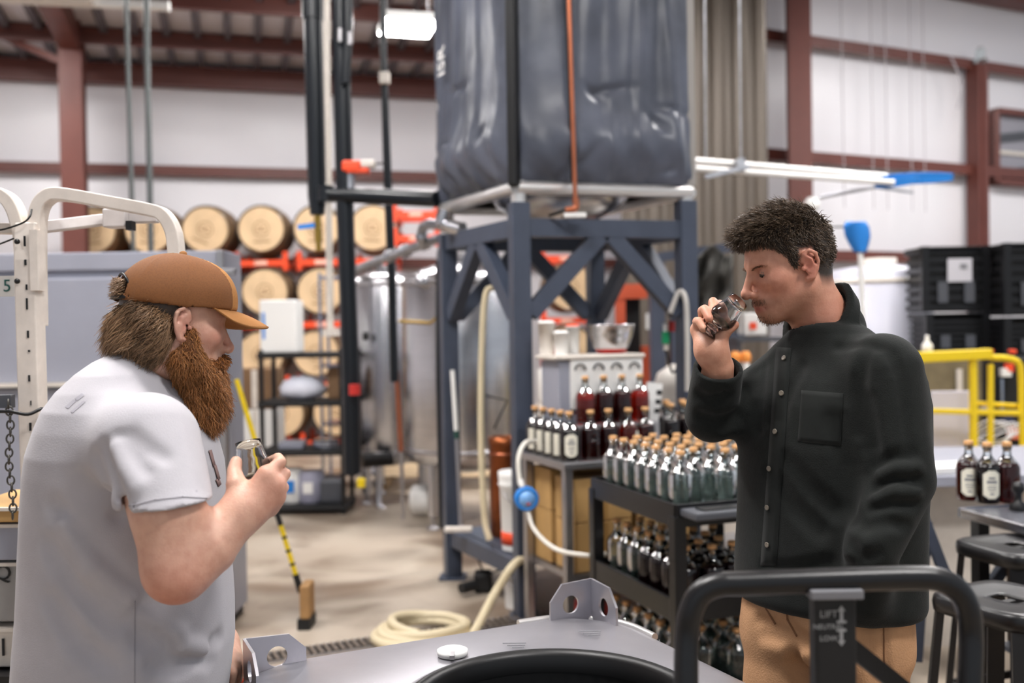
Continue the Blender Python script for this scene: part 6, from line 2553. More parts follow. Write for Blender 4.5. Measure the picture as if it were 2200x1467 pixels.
def col1(P, N):
    q = to_head(P)
    base = np.tile(L_((214, 172, 150)), (len(P), 1))
    base = lerp_cols(base, L_((206, 140, 120)), .75 * np.clip(bumpw(q, (.06, -.05, -.015), (.05, .03, .03)) + bumpw(q, (.11, 0, -.03), (.02, .02, .025)), 0, 1))
    base = lerp_cols(base, L_((208, 138, 122)), .7 * bumpw(q, (-.012, -.08, 0), (.025, .012, .04)))
    for c, r, w in ((EL1 + Vector((0, -.03, -.03)), .06, .65), (mc1[1], .045, .35), (mc1[3], .04, .25), ((EL1 + WR1) / 2, .09, .12)):
        base = lerp_cols(base, L_((200, 124, 102)), w * bumpw(P, V3(c), (r, r, r)))
    # hair coloured scalp
    hair = (q[:, 2] > np.interp(q[:, 0], [-.2, -.03, .0, .02, .06, .2], [-.12, -.03, .045, .06, .07, .08])) & (q[:, 2] > -.15) & (np.linalg.norm(q, axis=1) < .17)
    base = np.where((hair & (np.abs(q[:, 1]) < .079))[:, None], L_((70, 54, 42))[None, :], base)
    return base


bo1, bv1, bn1 = sdf_part('body', body1, (x0_ - .02, 1.49, .02), (at(625, 1000, 1.7).x + .02, 2.24, 1.72), .005, m_skin, man1, col1)

# ---- trousers and shoes (below the frame)
m_denim = M('dark_denim', (44, 48, 60), .85, var=.15, vscale=30)


def jeans1(P):
    d = d_loft(P, [(.70, hipc.x, LY, .15, .19), (.84, hipc.x, LY, .175, .2), (.95, hipc.x, LY, .17, .19)])
    for sy in (-.1, .1):
        d = smin(d, d_chain(P, [(hipc.x, LY + sy, .80), (hipc.x + .01, LY + sy, .45), (hipc.x - .02, LY + sy, .06)], [.105, .08, .065]), .03)
    return d


sdf_part('trousers', jeans1, (hipc.x - .24, LY - .26, .02), (hipc.x + .24, LY + .26, .97), .009, m_denim, man1)
for sy in (-.1, .1):
    sx = hipc.x + .03
    fsh = lambda P: smax(smin(d_ell(P, (sx + .06, LY + sy, .035), (.13, .048, .04)), d_ell(P, (sx - .04, LY + sy, .055), (.07, .045, .06)), .03), .001 - P[:, 2], .004)
    sdf_part('shoe', fsh, (sx - .14, LY + sy - .07, -.01), (sx + .22, LY + sy + .07, .13), .006, m_rubber, man1)

# ---- cap
m_cap = M('tan_mesh', (150, 96, 34), .8, var=.12, vscale=8)
m_capf = M('tan_twill', (152, 102, 52), .8, var=.05, vscale=20, bump=.1, bscale=300)
CC = hw(.0, 0, .040)


def cap_sdf(P):
    q = to_cap(P)
    a = q.copy()
    d = d_ell(a, (-.006, 0, .036), (.112, .090, .101))
    # taller front panels
    d = smin(d, d_ell(a, (.040, 0, .060), (.064, .072, .066)), .02)
    low = np.interp(a[:, 0], [-.12, -.02, .10], [.030, .030, .042])
    d = smax(d, low - a[:, 2], .006)
    inn = d_ell(a, (-.006, 0, .03), (.1075, .0855, .096))
    d = smax(d, -smax(inn, a[:, 2] - .043, .003), .003)
    # opening at the back above the strap
    hole = d_ell(a, (-.116, 0, .052), (.03, .034, .026))
    d = smax(d, -hole, .003)
    # panel seams
    ang = np.arctan2(a[:, 1], a[:, 0] + .006)
    seam = np.minimum.reduce([np.abs(np.abs(ang) - t) for t in (.62, 1.62, 2.6)]) * .09
    d = d - .0013 * np.exp(-(seam / .0022) ** 2)
    return d


def capcol(P, N):
    q = to_cap(P)
    ang = np.arctan2(np.abs(q[:, 1]), q[:, 0] + .006)
    front = ang < .62
    mesh = np.tile(L_((116, 70, 28)), (len(P), 1))
    return np.where(front[:, None], L_((166, 112, 54))[None, :], mesh)


def cap_material():
    m = bpy.data.materials.new('cap_fabric')
    m.use_nodes = True
    nt = m.node_tree
    b = nt.nodes['Principled BSDF']
    a = nt.nodes.new('ShaderNodeVertexColor')
    a.layer_name = 'tint'
    tc = nt.nodes.new('ShaderNodeTexCoord')
    vo = nt.nodes.new('ShaderNodeTexVoronoi')
    vo.inputs['Scale'].default_value = 330
    nt.links.new(tc.outputs['Object'], vo.inputs['Vector'])
    rp = nt.nodes.new('ShaderNodeValToRGB')
    rp.color_ramp.elements[0].color = (.55, .5, .45, 1)
    rp.color_ramp.elements[1].position = .6
    rp.color_ramp.elements[1].color = (1, 1, 1, 1)
    nt.links.new(vo.outputs['Distance'], rp.inputs['Fac'])
    mx = nt.nodes.new('ShaderNodeMix')
    mx.data_type = 'RGBA'
    mx.blend_type = 'MULTIPLY'
    mx.inputs['Factor'].default_value = .55
    nt.links.new(a.outputs['Color'], mx.inputs[6])
    nt.links.new(rp.outputs['Color'], mx.inputs[7])
    nt.links.new(mx.outputs[2], b.inputs['Base Color'])
    b.inputs['Roughness'].default_value = .82
    return m


hlo, hhi = HO - .2, HO + .2
capo, _, _ = sdf_part('cap', cap_sdf, hlo, hhi, .0034, cap_material(), man1, capcol)


def brim(u, v):
    # u across, v outwards
    a = (u - .5) * 2
    th = a * 1.12
    root = np.array([-.006 + .107 * math.cos(th), .087 * math.sin(th), .0425 - .004 * a * a])
    tip_len = .074 * math.sqrt(max(0.0, 1 - (abs(a) ** 2.6))) + .002
    f_ = tip_len / .076
    p = root + np.array([tip_len * v, a * .006 * v, (-.014 * v * v - .006 * v) * f_])
    p[2] -= .030 * a * a * v * f_
    return hwc(*p)


MB().sheet(brim, 28, 10).build('brim', m_capf, capo, thick=.0035)
MB().lathe([(.0075, 0), (.007, .004), (.003, .0065), (0, .007)], c=hwc(-.005, 0, .1365), n=14).build('button', m_capf, capo)
MB().tube(smooth_path([hwc(-.100, .042, .038), hwc(-.115, .02, .036), hwc(-.119, 0, .036), hwc(-.115, -.02, .036), hwc(-.100, -.042, .038)], 6), .004, 8).build('strap', m_rubber, capo)
MB().tube(smooth_path([hwc(-.101, .036, .056), hwc(-.109, .024, .074), hwc(-.111, 0, .081), hwc(-.109, -.024, .074), hwc(-.101, -.036, .056), hwc(-.103, -.04, .04)], 6), .0025, 8).build('opening_binding', m_rubber, capo)
MB().sheet(lambda u, v: hwc(.1035 - .018 * (v ** 1.6) + .0035 - .010 * (u - .5) ** 2 * 4, (u - .5) * .05, .058 + .042 * v), 6, 6).build('front_patch', M('dark_patch', (52, 44, 40), .7), capo, thick=.0015)

# ---- beard, moustache, hair
m_beard = M('auburn_beard', (166, 112, 64), .45, island=.5)
m_beardb = M('auburn_under', (104, 64, 34), .8)
m_hair1 = M('brown_hair', (138, 108, 80), .36, island=.55)
m_hair1b = M('brown_under', (54, 42, 32), .8)


def beard_sdf(P):
    q = to_head(P)
    q[:, 1] = np.abs(q[:, 1])
    d = d_cone(q, (.012, .066, -.012), (.010, .062, -.060), .010, .020)
    d = smin(d, d_cone(q, (.010, .058, -.060), (.060, .026, -.095), .026, .034), .03)
    d = smin(d, d_ell(q, (.058, 0, -.112), (.050, .054, .046)), .03)
    d = smin(d, d_ell(q, (.068, 0, -.150), (.048, .050, .046)), .03)
    d = smin(d, d_ell(q, (.064, 0, -.172), (.040, .042, .030)), .025)
    d = smin(d, d_cone(q, (.106, .004, -.052), (.082, .036, -.072), .009, .010), .012)
    d = smax(d, -d_cone(q, (.12, 0, -.067), (.095, .014, -.068), .004, .003), .005)
    ph = q[:, 2] * 150 + np.sin(q[:, 0] * 90 + q[:, 1] * 60) * 1.2
    return d + .0022 * np.sin(ph * .6 + q[:, 0] * 110) + .0012 * np.sin(q[:, 0] * 260 + q[:, 2] * 90)


bdo, bdv, bdn = sdf_part('beard', beard_sdf, HO - .3, HO + .2, .0052, m_beardb, man1)
qb = to_head(bdv)
rt, nn = pick(bdv, bdn, np.ones(len(bdv), bool), 14000)
qq = to_head(rt)
fl_loc = np.stack([.18 + .2 * (qq[:, 0] > .07), qq[:, 1] * 2.0, -np.ones(len(qq))], 1)
mst = (qq[:, 2] > -.075) & (qq[:, 0] > .07)
fl_loc[mst] = np.stack([np.full(mst.sum(), .3), np.sign(qq[mst, 1]) * .9, np.full(mst.sum(), -.8)], 1)
flw = fl_loc @ HR.T
ln = RNG.uniform(.014, .030, len(rt)) * np.where(qq[:, 2] < -.1, 1.0, .8) * np.where(mst | (qq[:, 2] > -.045), .45, 1)
so = strands('beard_strands', rt, nn, flw, ln, .00085, m_beard, bdo, seg=4, curl=.75, lift=.55, jit=.34)
tag(so, kind='stuff')


def hair_sdf1(P):
    q = to_head(P)
    q[:, 1] = np.abs(q[:, 1])
    d = d_ell(q, (-.050, .0, .000), (.064, .076, .056))
    d = smin(d, d_ell(q, (-.066, 0, -.036), (.054, .070, .036)), .02)
    d = smin(d, d_cone(q, (-.045, .064, -.005), (-.050, .058, -.050), .020, .018), .02)
    d = smax(d, q[:, 2] - .054, .006)
    d = smax(d, -d_ell(q, (-.008, .088, -.004), (.026, .020, .036)), .006)
    d = smax(d, -d_cone(q, (-.0, 0, -.06), (-.03, 0, -.16), .052, .058), .006)
    return d + .003 * np.sin(q[:, 0] * 75 + q[:, 2] * 60 + q[:, 1] * 40) + .0015 * np.sin(q[:, 0] * 190 - q[:, 2] * 100)


hro, hrv, hrn = sdf_part('hair', hair_sdf1, HO - .25, HO + .17, .005, m_hair1b, man1)
rt, nn = pick(hrv, hrn, (to_head(hrv)[:, 2] < .045), 9000)
qq = to_head(rt)
fl_loc = np.stack([-.75 + .0 * qq[:, 0], np.sign(qq[:, 1]) * .05 + 0 * qq[:, 1], -.75 - 3.0 * np.clip(qq[:, 2] + .02, -.05, .03)], 1)
fl_loc[qq[:, 2] < -.045] += np.array([.55, 0, -.2])
flw = fl_loc @ HR.T
so = strands('hair_strands', rt, nn, flw, RNG.uniform(.022, .052, len(rt)), .0008, m_hair1, hro, seg=5, curl=.5, lift=.05, jit=.08, tang=.85)
tag(so, kind='stuff')
# tuft through the opening of the cap
tv = np.array([V3(hwc(-.110 + RNG.uniform(-.004, .004), RNG.uniform(-.026, .026), RNG.uniform(.040, .072))) for _ in range(700)])
tn = np.tile(HR @ np.array([-1, 0, .1]), (700, 1))
so = strands('tuft_strands', tv, tn, np.tile(HR @ np.array([-.3, 0, -.5]), (700, 1)), RNG.uniform(.010, .020, 700), .0009, m_hair1, hro, seg=4, curl=.8, lift=.7, jit=.4)
tag(so, kind='stuff')
# brow and lashes
for sy in (-1, 1):
    MB().lathe([(.0122 * HS1 * math.sin(math.pi * i / 14), -.0122 * HS1 * math.cos(math.pi * i / 14)) for i in range(15)], c=hw(.0702, sy * .0315, .008), n=18).build('eye', M('eye_dark', (60, 50, 46), .2), bo1)
    n_ = 160
    u = RNG.uniform(0, 1, n_)
    rt = np.array([V3(hw(.094 - .022 * a * a - .004, sy * (.014 + .032 * a), .033 + .004 * math.sin(a * 3))) for a in u])
    rt = rt + RNG.normal(0, .0012, rt.shape)
    flw = np.tile(HR @ np.array([-.3, sy * .9, .25]), (n_, 1))
    strands('eyebrow', rt, np.tile(HR @ np.array([1, 0, 0]), (n_, 1)), flw, RNG.uniform(.006, .010, n_), .0006, m_beard, bo1, seg=3, jit=.15, lift=.2)
# the glass in his hand and the red handled tool at his other hand
g0_ = at(549, 1032, 1.715)
g1_ = at(533, 948, 1.728)
gd_ = (g1_ - g0_).normalized()
glass_thing(g1_ - gd_ * .1005, gd_, 'tasting glass held upright by the bearded person in the cap')
t = thing('red_tool', 'red handled tool under the far hand of the bearded person', 'tool', at(505, 1478, 2.02))
MB().tube([at(490, 1455, 2.03), at(522, 1470, 2.03)], .012, 10).build('grip', m_orange, t)
MB().tube([at(515, 1466, 2.03), at(545, 1480, 2.03)], .005, 8).build('shank', m_steel_s, t)

# ================================================================== the dark haired man in the black shirt (right)
RY = 2.05
man2 = thing('person', 'dark haired person in a dark green-black shirt and tan trousers sniffing a glass', 'person', (at(1780, 1000, RY).x, RY, 0))
HO2 = V3(at(1692, 577, 2.06))
HS2 = .92
yaw2, pit2 = math.radians(180 + 12), math.radians(15)
fwd2 = Vector((math.cos(yaw2) * math.cos(pit2), math.sin(yaw2) * math.cos(pit2), -math.sin(pit2)))
roll2 = Vector((0, 0, 1))
HR2 = frame_np(fwd2, roll2)


def to_head2(P):
    return ((P - HO2) @ HR2) / HS2


def hw2(x, y, z):
    return Vector(HO2 + HR2 @ (np.array([x, y, z]) * HS2))


fd2 = np.array([-.74, -.672])
wd2 = np.array([.672, -.74])
RR2 = [wd2, fd2]
rows2 = []
for py, pc_, a, b in ((692, 1776, .072, .066), (716, 1782, .092, .070), (742, 1788, .130, .082), (775, 1792, .164, .098), (815, 1792, .188, .115), (865, 1789, .202, .128), (960, 1784, .207, .135),
                      (1080, 1780, .204, .132), (1200, 1776, .206, .134), (1300, 1774, .208, .136)):
    c = at(pc_, py, RY)
    rows2.append((c.z, c.x, RY, a, b))
S2, E2, C2, T2 = at(1896, 800, 1.925), at(1938, 1030, 1.875), at(1872, 1178, 1.845), at(1866, 1288, 1.885)
S3, E3, C3 = at(1682, 830, 2.17), at(1530, 892, 2.12), at(1543, 788, 2.05)
W3 = at(1528, 752, 2.04)


def shirt2_base(P):
    d = d_loft(P, rows2, RR2)
    d = smin(d, d_chain(P, [S2, (S2 + E2) / 2, E2, C2, T2], [.076, .066, .061, .052, .040]), .03)
    d = smin(d, d_chain(P, [S3, (S3 + E3) / 2, E3, C3], [.068, .060, .058, .0505]), .04)
    return d


NA2, NB2 = hw2(-.030, 0, -.055), at(1776, 712, RY + .03)


def neck2(P, grow=0.0):
    return d_cone(P, NA2, NB2, .054 + grow, .064 + grow)


nd = V3((NB2 - NA2).normalized())
cdir3 = V3((C3 - E3).normalized())


def shirt2_open(P):
    d = shirt2_base(P)
    # collar stand and leaf round the neck
    t_ = (P - V3(NA2)) @ nd
    Ln = float((NB2 - NA2).length)
    c = neck2(P, .011)
    fwdw = (P - V3(NB2)) @ V3(Vector((fd2[0], fd2[1], 0)))
    topcut = Ln - .066 + .058 * np.clip(fwdw / .07, -.2, 1.1)
    col = smax(np.abs(c) - .0045, np.maximum(topcut - t_, t_ - Ln - .06), .003)
    leaf = smax(np.abs(neck2(P, .020) - .0) - .0045, np.maximum(topcut + .004 - t_, t_ - topcut - .046 - .022 * np.clip(fwdw / .07, 0, 1)), .003)
    d = smin(d, col, .008)
    d = smin(d, leaf, .006)
    d = smax(d, -smax(neck2(P, .0055), -(t_ + 1), .003), .003)
    # notch at the throat
    nt_ = hw2(.012, -.0, -.175)
    # cuff of the raised arm
    cut = (P - V3(C3)) @ cdir3
    near = d_sph(P, C3, .085) < 0
    d = np.where(near, smax(d, cut, .004), d)
    inner = smax(d_cone(P, E3, C3 + (C3 - E3) * .3, .034, .044), -(cut + .028), .004)
    d = smax(d, -np.where(near, inner, 1.0), .003)
    return d


folds2 = [
    ([(1690, 985), (1730, 1040), (1790, 1095), (1850, 1125)], .022, .008),
    ([(1655, 1010), (1700, 1080), (1760, 1140), (1830, 1170)], .022, .007),
    ([(1790, 900), (1815, 1000), (1830, 1090)], .024, .010),
    ([(1860, 860), (1872, 960), (1880, 1060)], .020, .012),
    ([(1880, 1000), (1920, 985), (1960, 975)], .010, .006),
    ([(1885, 1045), (1930, 1030), (1975, 1030)], .010, .007),
    ([(1872, 1095), (1915, 1078), (1965, 1082)], .011, .007),
    ([(1865, 1130), (1905, 1122), (1945, 1130)], .010, .006),
    ([(1890, 1020), (1930, 1008), (1970, 1005)], -.010, .005),
    ([(1880, 1070), (1925, 1056), (1968, 1058)], -.010, .005),
    ([(1830, 1175), (1850, 1200), (1885, 1190)], .012, .008),
    ([(1640, 1215), (1700, 1222), (1780, 1208), (1830, 1212)], .010, .005),
    ([(1640, 790), (1632, 850), (1628, 920)], .016, .008),
    ([(1660, 770), (1655, 840), (1650, 900)], .014, .006),
    ([(1620, 800), (1612, 860)], .012, .006),
    ([(1500, 850), (1530, 860), (1560, 850)], .011, .006),
    ([(1505, 895), (1540, 905), (1580, 890)], .012, .006),
    ([(1560, 920), (1590, 900), (1620, 870)], .014, .007),
    ([(1800, 745), (1850, 738), (1905, 752), (1925, 790)], .006, .0035),
    ([(1925, 760), (1940, 850), (1955, 960), (1968, 1040)], .007, .004),
    ([(1860, 760), (1845, 850), (1850, 930)], .014, .006),
    ([(1720, 790), (1690, 850), (1675, 900)], .014, .005),
]
shirt2 = creased(shirt2_open, folds2)
m_shirt2 = M('dark_green_shirt', (23, 26, 24), .88, var=.18, vscale=60, bump=.15, bscale=420, sheen=.05, spec=.3)
x2a, x2b = at(1465, 900, 2.1).x, at(2020, 900, 1.9).x
so2, sv2, sn2 = sdf_part('shirt', shirt2, (x2a - .01, 1.74, at(1780, 1318, RY).z), (x2b + .03, 2.36, at(1780, 596, RY).z), .005, m_shirt2, man2)
m_shirt2b = M('shirt_trim', (23, 26, 24), .88, var=.15, vscale=60, sheen=.05, spec=.3)
surf_patch('placket', shirt2, ((1668, 745), (1700, 748), (1668, 1215), (1634, 1215)), .0006, m_shirt2b, so2, 3, 40, .0010)
surf_patch('pocket', shirt2, ((1722, 838), (1812, 845), (1806, 958), (1714, 948)), .0005, m_shirt2b, so2, 10, 10, .0008)
m_button = M('button_grey', (120, 112, 100), .35)
for px, py in ((1686, 770), (1680, 845), (1667, 927), (1654, 1006), (1650, 1090), (1650, 1170)):
    p = hit(shirt2, px, py)
    n_ = Vector(grad(shirt2, V3(p)[None, :], .004)[0])
    MB().lathe([(.0, .0), (.0052, .0), (.0056, .0012), (.0046, .0022), (.003, .0016), (0, .0016)], c=p + n_ * .0028, n=16, R=n_.to_track_quat('Z', 'Y').to_matrix()).build('button', m_button, so2)

# ---- skin
# raised right hand, palm towards the camera, fingers curling up round the glass
mc3 = [at(1552, 694, 2.085), at(1533, 690, 2.09), at(1514, 696, 2.085), at(1501, 708, 2.07)]
fing3 = [([mc3[0], at(1553, 668, 2.085), at(1546, 653, 2.065), at(1538, 658, 2.038)], [.0112, .0100, .0092, .0086]),
         ([mc3[1], at(1531, 660, 2.075), at(1532, 648, 2.048), at(1535, 668, 2.020)], [.0115, .0102, .0095, .0090]),
         ([mc3[2], at(1509, 668, 2.055), at(1514, 664, 2.025), at(1524, 684, 2.005)], [.0112, .0100, .0094, .0085]),
         ([mc3[3], at(1497, 690, 2.045), at(1502, 690, 2.018), at(1511, 706, 2.005)], [.0105, .0092, .0086, .0078])]
th3 = ([at(1530, 745, 2.04), at(1549, 724, 2.030), at(1563, 708, 2.022), at(1577, 698, 2.020)], [.022, .0150, .0118, .0102])
hg3 = hand_group(W3, .030, mc3, fing3, th3, .018)
body2 = Body()
body2.add(lambda P: head_sdf(to_head2(P), chin=-.090, nose=1.05) * HS2, HO2, .17, .02)
body2.add(lambda P: neck2(P), (NA2 + NB2) / 2, .16, .035)
body2.add(lambda P: d_loft(P, [(z, cx, cy, a - .024, b - .024) for z, cx, cy, a, b in rows2[1:]], RR2), at(1780, 950, RY), .45, .02)
body2.add(lambda P: d_chain(P, [S2, E2, C2, T2], [.05, .04, .034, .03]), (S2 + T2) / 2, .34, .02)
body2.add(lambda P: d_chain(P, [S3, E3, C3, W3], [.05, .041, .032, .0275]), (S3 + W3) / 2, .28, .02)
body2.add(*hg3, .016)
h2 = at(1770, 1330, RY)
LG = [(at(1700, 1360, 2.10), at(1690, 1467, 2.08)), (at(1842, 1360, 1.99), at(1852, 1467, 1.98))]
for a_, b_ in LG:
    kx, ky = b_.x, b_.y
    body2.add(lambda P, a_=a_, kx=kx, ky=ky: d_chain(P, [a_, (kx, ky, .47), (kx + .03, ky + .02, .1)], [.075, .05, .04]), (kx, ky, .5), .46, .02)


def col2f(P, N):
    q = to_head2(P)
    qa = q.copy()
    qa[:, 1] = np.abs(qa[:, 1])
    near = np.linalg.norm(q, axis=1) < .19
    base = np.tile(L_((205, 152, 126)), (len(P), 1))
    base = lerp_cols(base, L_((204, 124, 104)), .38 * np.clip(bumpw(qa, (.06, .05, -.025), (.05, .045, .045)) + bumpw(qa, (.11, 0, -.03), (.022, .02, .025)), 0, 1))
    base = lerp_cols(base, L_((206, 120, 104)), .65 * bumpw(qa, (-.012, .082, 0), (.03, .012, .04)))
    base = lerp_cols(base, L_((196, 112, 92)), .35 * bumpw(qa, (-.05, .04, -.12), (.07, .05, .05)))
    # stubble, moustache
    st = np.clip((-.042 - qa[:, 2]) / .02, 0, 1) * np.clip((qa[:, 0] + .012) / .03, 0, 1) * np.clip((qa[:, 2] + .135) / .02, 0, 1) * near
    base = lerp_cols(base, L_((132, 92, 66)), .45 * st)
    base = lerp_cols(base, L_((92, 62, 42)), .5 * bumpw(qa, (.088, .014, -.0525), (.022, .018, .0062)))
    base = lerp_cols(base, L_((104, 72, 46)), .42 * bumpw(qa, (.075, 0, -.100), (.03, .022, .014)))
    # lips
    base = lerp_cols(base, L_((176, 92, 88)), .8 * bumpw(qa, (.093, .006, -.068), (.014, .018, .0075)))
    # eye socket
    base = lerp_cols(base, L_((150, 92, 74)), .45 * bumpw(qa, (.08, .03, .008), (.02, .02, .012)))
    base = lerp_cols(base, L_((48, 38, 30)), hairline2(qa) * near)
    # knuckles and fingertips
    for c in (fing3[1][0][-1], fing3[2][0][-1], fing3[0][0][-1], th3[0][-1]):
        base = lerp_cols(base, L_((216, 134, 108)), .5 * bumpw(P, V3(c), (.014, .014, .014)))
    return base


def hairline2(q):
    x, z, y = q[:, 0], q[:, 2], np.abs(q[:, 1])
    zl = np.interp(x, [-.14, -.055, -.036, -.030, .006, .010, .022, .030, .046, .062, .12], [-.048, -.048, -.040, .036, .040, .004, .004, .034, .052, .072, .080])
    ear = y > .0795
    soft = np.where(x < -.03, .03, .008)
    return np.clip((z - zl + soft * .5) / soft, 0, 1) * ~ear


bo2, bv2, bn2 = sdf_part('body', body2, (x2a - .02, 1.76, .02), (x2b + .03, 2.34, 1.72), .0044, m_skin, man2, col2f)
# eyes
for sy in (-1, 1):
    eo = MB().lathe([(.0122 * math.sin(math.pi * i / 14), -.0122 * math.cos(math.pi * i / 14)) for i in range(15)], c=hw2(.0702, sy * .0315, .008), n=20).build('eye', M('eye_white', (120, 104, 96), .3), bo2)
    MB().lathe([(.0, .0126), (.003, .0125), (.0055, .0112)], c=hw2(.0702, sy * .0315, .008), n=16, R=Vector(HR2 @ np.array([.9, 0, -.42])).to_track_quat('Z', 'Y').to_matrix(), caps=False).build('iris', M('iris_dark', (36, 30, 26), .15), eo)
    lid = []
    for i in range(9):
        aa = math.radians(-42 + 96 * i / 8)
        ee = math.radians(-16 - 6 * math.sin(math.pi * i / 8))
        lid.append(hw2(.0705 + .0137 * math.cos(aa) * math.cos(ee), sy * (.0315 + .0137 * math.sin(aa) * math.cos(ee)), .008 + .0137 * math.sin(ee)))
    MB().tube(lid, [.0003, .0006, .0008, .0009, .0010, .0010, .0009, .0007, .0003], 6).build('lashes', M('lash', (40, 28, 22), .7), bo2)
    n_ = 130
    u = RNG.uniform(0, 1, n_)
    rt = np.array([V3(hw2(.0915 - .021 * a * a, sy * (.013 + .034 * a), .0195 + .0045 * math.sin(a * 2.6))) for a in u]) + RNG.normal(0, .0011, (n_, 3))
    strands('eyebrow', rt, np.tile(HR2 @ np.array([1, 0, 0]), (n_, 1)), np.tile(HR2 @ np.array([-.25, sy * .9, .2]), (n_, 1)), RNG.uniform(.005, .009, n_), .0006, M('brow_brown', (128, 92, 66), .6, island=.3), bo2, seg=3, jit=.18, lift=.15)
# hair
m_hair2 = M('dark_brown_hair', (84, 69, 55), .36, island=.55)
m_hair2b = M('dark_brown_under', (40, 32, 26), .8)


def hair_sdf2(P):
    q = to_head2(P)
    q[:, 1] = np.abs(q[:, 1])
    d = d_ell(q, (-.008, 0, .054), (.103, .081, .089))
    d = smin(d, d_ell(q, (-.046, 0, .012), (.060, .069, .070)), .02)
    d = smin(d, d_cone(q, (.070, .0, .100), (.050, .045, .096), .020, .016), .03)
    d = smin(d, d_cone(q, (.096, .008, .094), (.084, .036, .086), .009, .009), .015)
    zl = np.interp(q[:, 0], [-.14, -.08, -.055, -.040, -.034, .006, .012, .022, .030, .046, .066, .12], [-.050, -.052, -.048, -.03, .040, .044, .004, .004, .036, .054, .074, .084])
    d = smax(d, (zl - q[:, 2]) * .7, .008)
    w = np.sin(q[:, 0] * 95 + q[:, 1] * 120 + 1.5 * np.sin(q[:, 2] * 80)) * .0022 + .0013 * np.sin(q[:, 0] * 210 - q[:, 1] * 160)
    w = w + .012 * np.clip((.012 - q[:, 2]) / .05, 0, 1) * (q[:, 0] < -.02)
    return d + w


hr2o, hr2v, hr2n = sdf_part('hair', hair_sdf2, HO2 - .17, HO2 + .18, .0048, m_hair2b, man2)
rt, nn = pick(hr2v, hr2n, np.ones(len(hr2v), bool), 16000)
qq = to_head2(rt)
top = np.clip((qq[:, 2] - .055) / .05, 0, 1)
front = np.clip((qq[:, 0] - .03) / .05, 0, 1)
fl_loc = np.stack([.75 * top - .45 * (1 - top) + .25 * front, np.sign(qq[:, 1]) * (.15 * (1 - top) + .25 * top * np.abs(qq[:, 1]) / .05), -.75 * (1 - top) + .12 * top - .1 * front], 1)
flw = fl_loc @ HR2.T
ln = RNG.uniform(.6, 1.2, len(rt)) * (.007 + .020 * top) * np.where(qq[:, 2] < -.02, .5, 1)
so = strands('hair_strands', rt, nn, flw, ln, .0009, m_hair2, hr2o, seg=4, curl=.5, lift=.30, jit=.20)
tag(so, kind='stuff')
# stubble and moustache
loc = to_head2(bv2)
hd_ = np.linalg.norm(loc, axis=1) < .165
yy = np.abs(loc[:, 1])
ms = (np.abs(loc[:, 2] + .0525) < .0055) & (loc[:, 0] > .07) & (yy < .03) & hd_
gt = (loc[:, 2] < -.083) & (loc[:, 2] > -.115) & (loc[:, 0] > .045) & (yy < .03) & hd_ & (loc[:, 0] < .11)
rt, nn = pick(bv2, bn2, ms, 260)
strands('moustache', rt, nn, np.tile(HR2 @ np.array([.1, 0, -1]), (260, 1)), RNG.uniform(.004, .006, 260), .0003, M('stubble', (96, 66, 44), .6, island=.3), bo2, seg=2, jit=.3, lift=.4)
rt, nn = pick(bv2, bn2, gt, 350)
strands('chin_stubble', rt, nn, np.tile(HR2 @ np.array([.1, 0, -1]), (350, 1)), RNG.uniform(.003, .006, 350), .0003, M('stubble', (96, 66, 44), .6, island=.3), bo2, seg=2, jit=.3, lift=.5)

# ---- trousers and shoes
m_tan = M('tan_chino', (180, 138, 102), .9, var=.10, vscale=22, bump=.2, bscale=300, spec=.25)


def pants2_base(P):
    rows = []
    for py, pc_, a, b in ((1255, 1772, .178, .118), (1300, 1771, .183, .122), (1360, 1770, .186, .124), (1400, 1770, .185, .120)):
        c = at(pc_, py, RY)
        rows.append((c.z, c.x, RY, a, b))
    d = d_loft(P, rows, RR2)
    for a_, b_ in LG:
        d = smin(d, d_chain(P, [a_, b_, (b_.x, b_.y, .47), (b_.x + .03, b_.y + .02, .08)], [.094, .090, .072, .062]), .03)
    return d


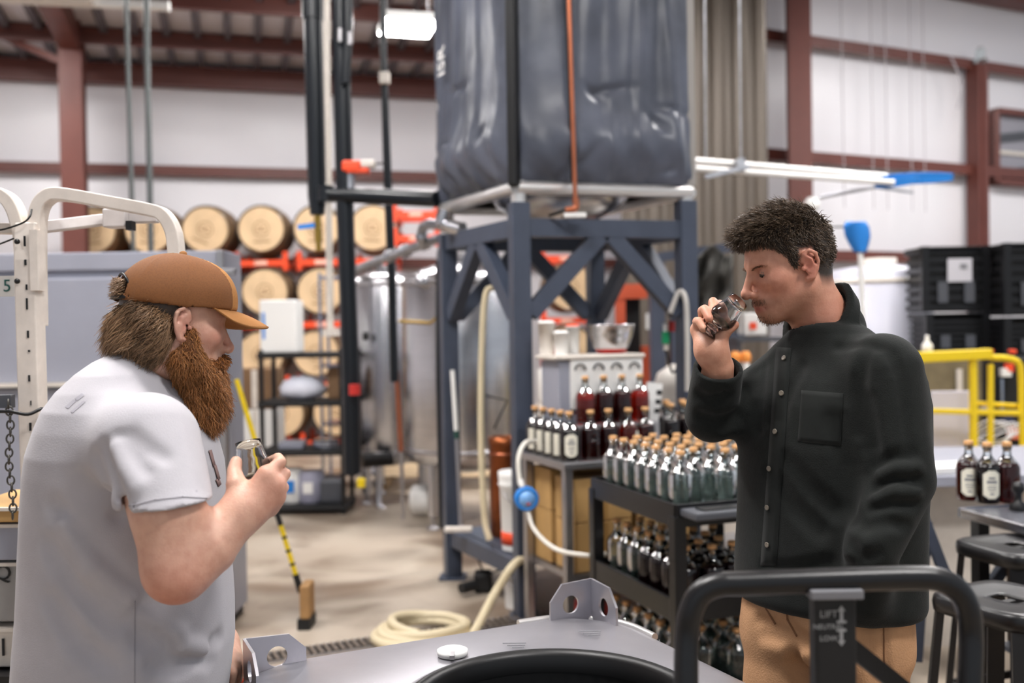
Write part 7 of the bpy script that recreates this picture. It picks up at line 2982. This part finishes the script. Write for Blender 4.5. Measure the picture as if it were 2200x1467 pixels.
foldsp = [([(1632, 1335), (1680, 1350), (1725, 1372)], .016, .011), ([(1640, 1365), (1690, 1375), (1735, 1385)], .015, .010),
          ([(1700, 1390), (1712, 1430), (1720, 1467)], .016, .010), ([(1840, 1320), (1868, 1330), (1905, 1322)], .013, .010),
          ([(1858, 1325), (1872, 1390), (1882, 1460)], .013, .009), ([(1685, 1290), (1690, 1335), (1710, 1365)], .007, .004),
          ([(1895, 1300), (1898, 1380), (1902, 1460)], .006, .004)]
pants2 = creased(pants2_base, foldsp)
po2, pv2, pn2 = sdf_part('trousers', pants2, (at(1580, 1300, RY).x, 1.74, .03), (at(1960, 1300, RY).x + .04, 2.32, at(1770, 1252, RY).z + .01), .0055, m_tan, man2)
m_tseam = M('chino_seam', (120, 82, 54), .9)
for g_ in (((1686, 1284), (1690, 1284), (1694, 1330), (1690, 1330)), ((1690, 1330), (1694, 1330), (1714, 1366), (1711, 1368)), ((1896, 1292), (1899, 1292), (1902, 1470), (1899, 1470)),
           ((1838, 1312), (1839, 1308), (1880, 1326), (1879, 1330)), ((1766, 1400), (1769, 1400), (1772, 1470), (1769, 1470)), ((1640, 1300), (1641, 1297), (1668, 1340), (1665, 1342))):
    surf_patch('seam', pants2, g_, .0008, m_tseam, po2, 6, 8, .0005)
for px, py in ((1684, 1288), (1910, 1300)):
    p = hit(pants2, px, py)
    if p is not None:
        MB().lathe([(0, 0), (.006, 0), (.006, .002), (0, .003)], c=p, n=14, R=frame((1, 0, 0), (0, 0, 1))).build('trouser_button', m_brass, po2)
for a_, b_ in LG:
    sx, sy = b_.x + .03, b_.y + .02
    fd3 = V3(Vector((fd2[0], fd2[1], 0)).normalized())
    R_ = np.array([[fd3[0], -fd3[1], 0], [fd3[1], fd3[0], 0], [0, 0, 1]])
    fsh = lambda P: smax(smin(d_ell(P, (sx + fd3[0] * .08, sy + fd3[1] * .08, .035), (.13, .048, .04), R_), d_ell(P, (sx, sy, .055), (.07, .045, .06), R_), .03), .001 - P[:, 2], .004)
    sdf_part('shoe', fsh, (sx - .24, sy - .24, -.01), (sx + .12, sy + .12, .13), .006, m_rubber, man2)
# his glass
g0_ = at(1524, 711, 2.015)
g1_ = at(1587, 646, 2.028)
gd_ = (g1_ - g0_).normalized()
glass_thing(g1_ - gd_ * .0965, gd_, 'tilted tasting glass at the nose of the dark haired person', .96)
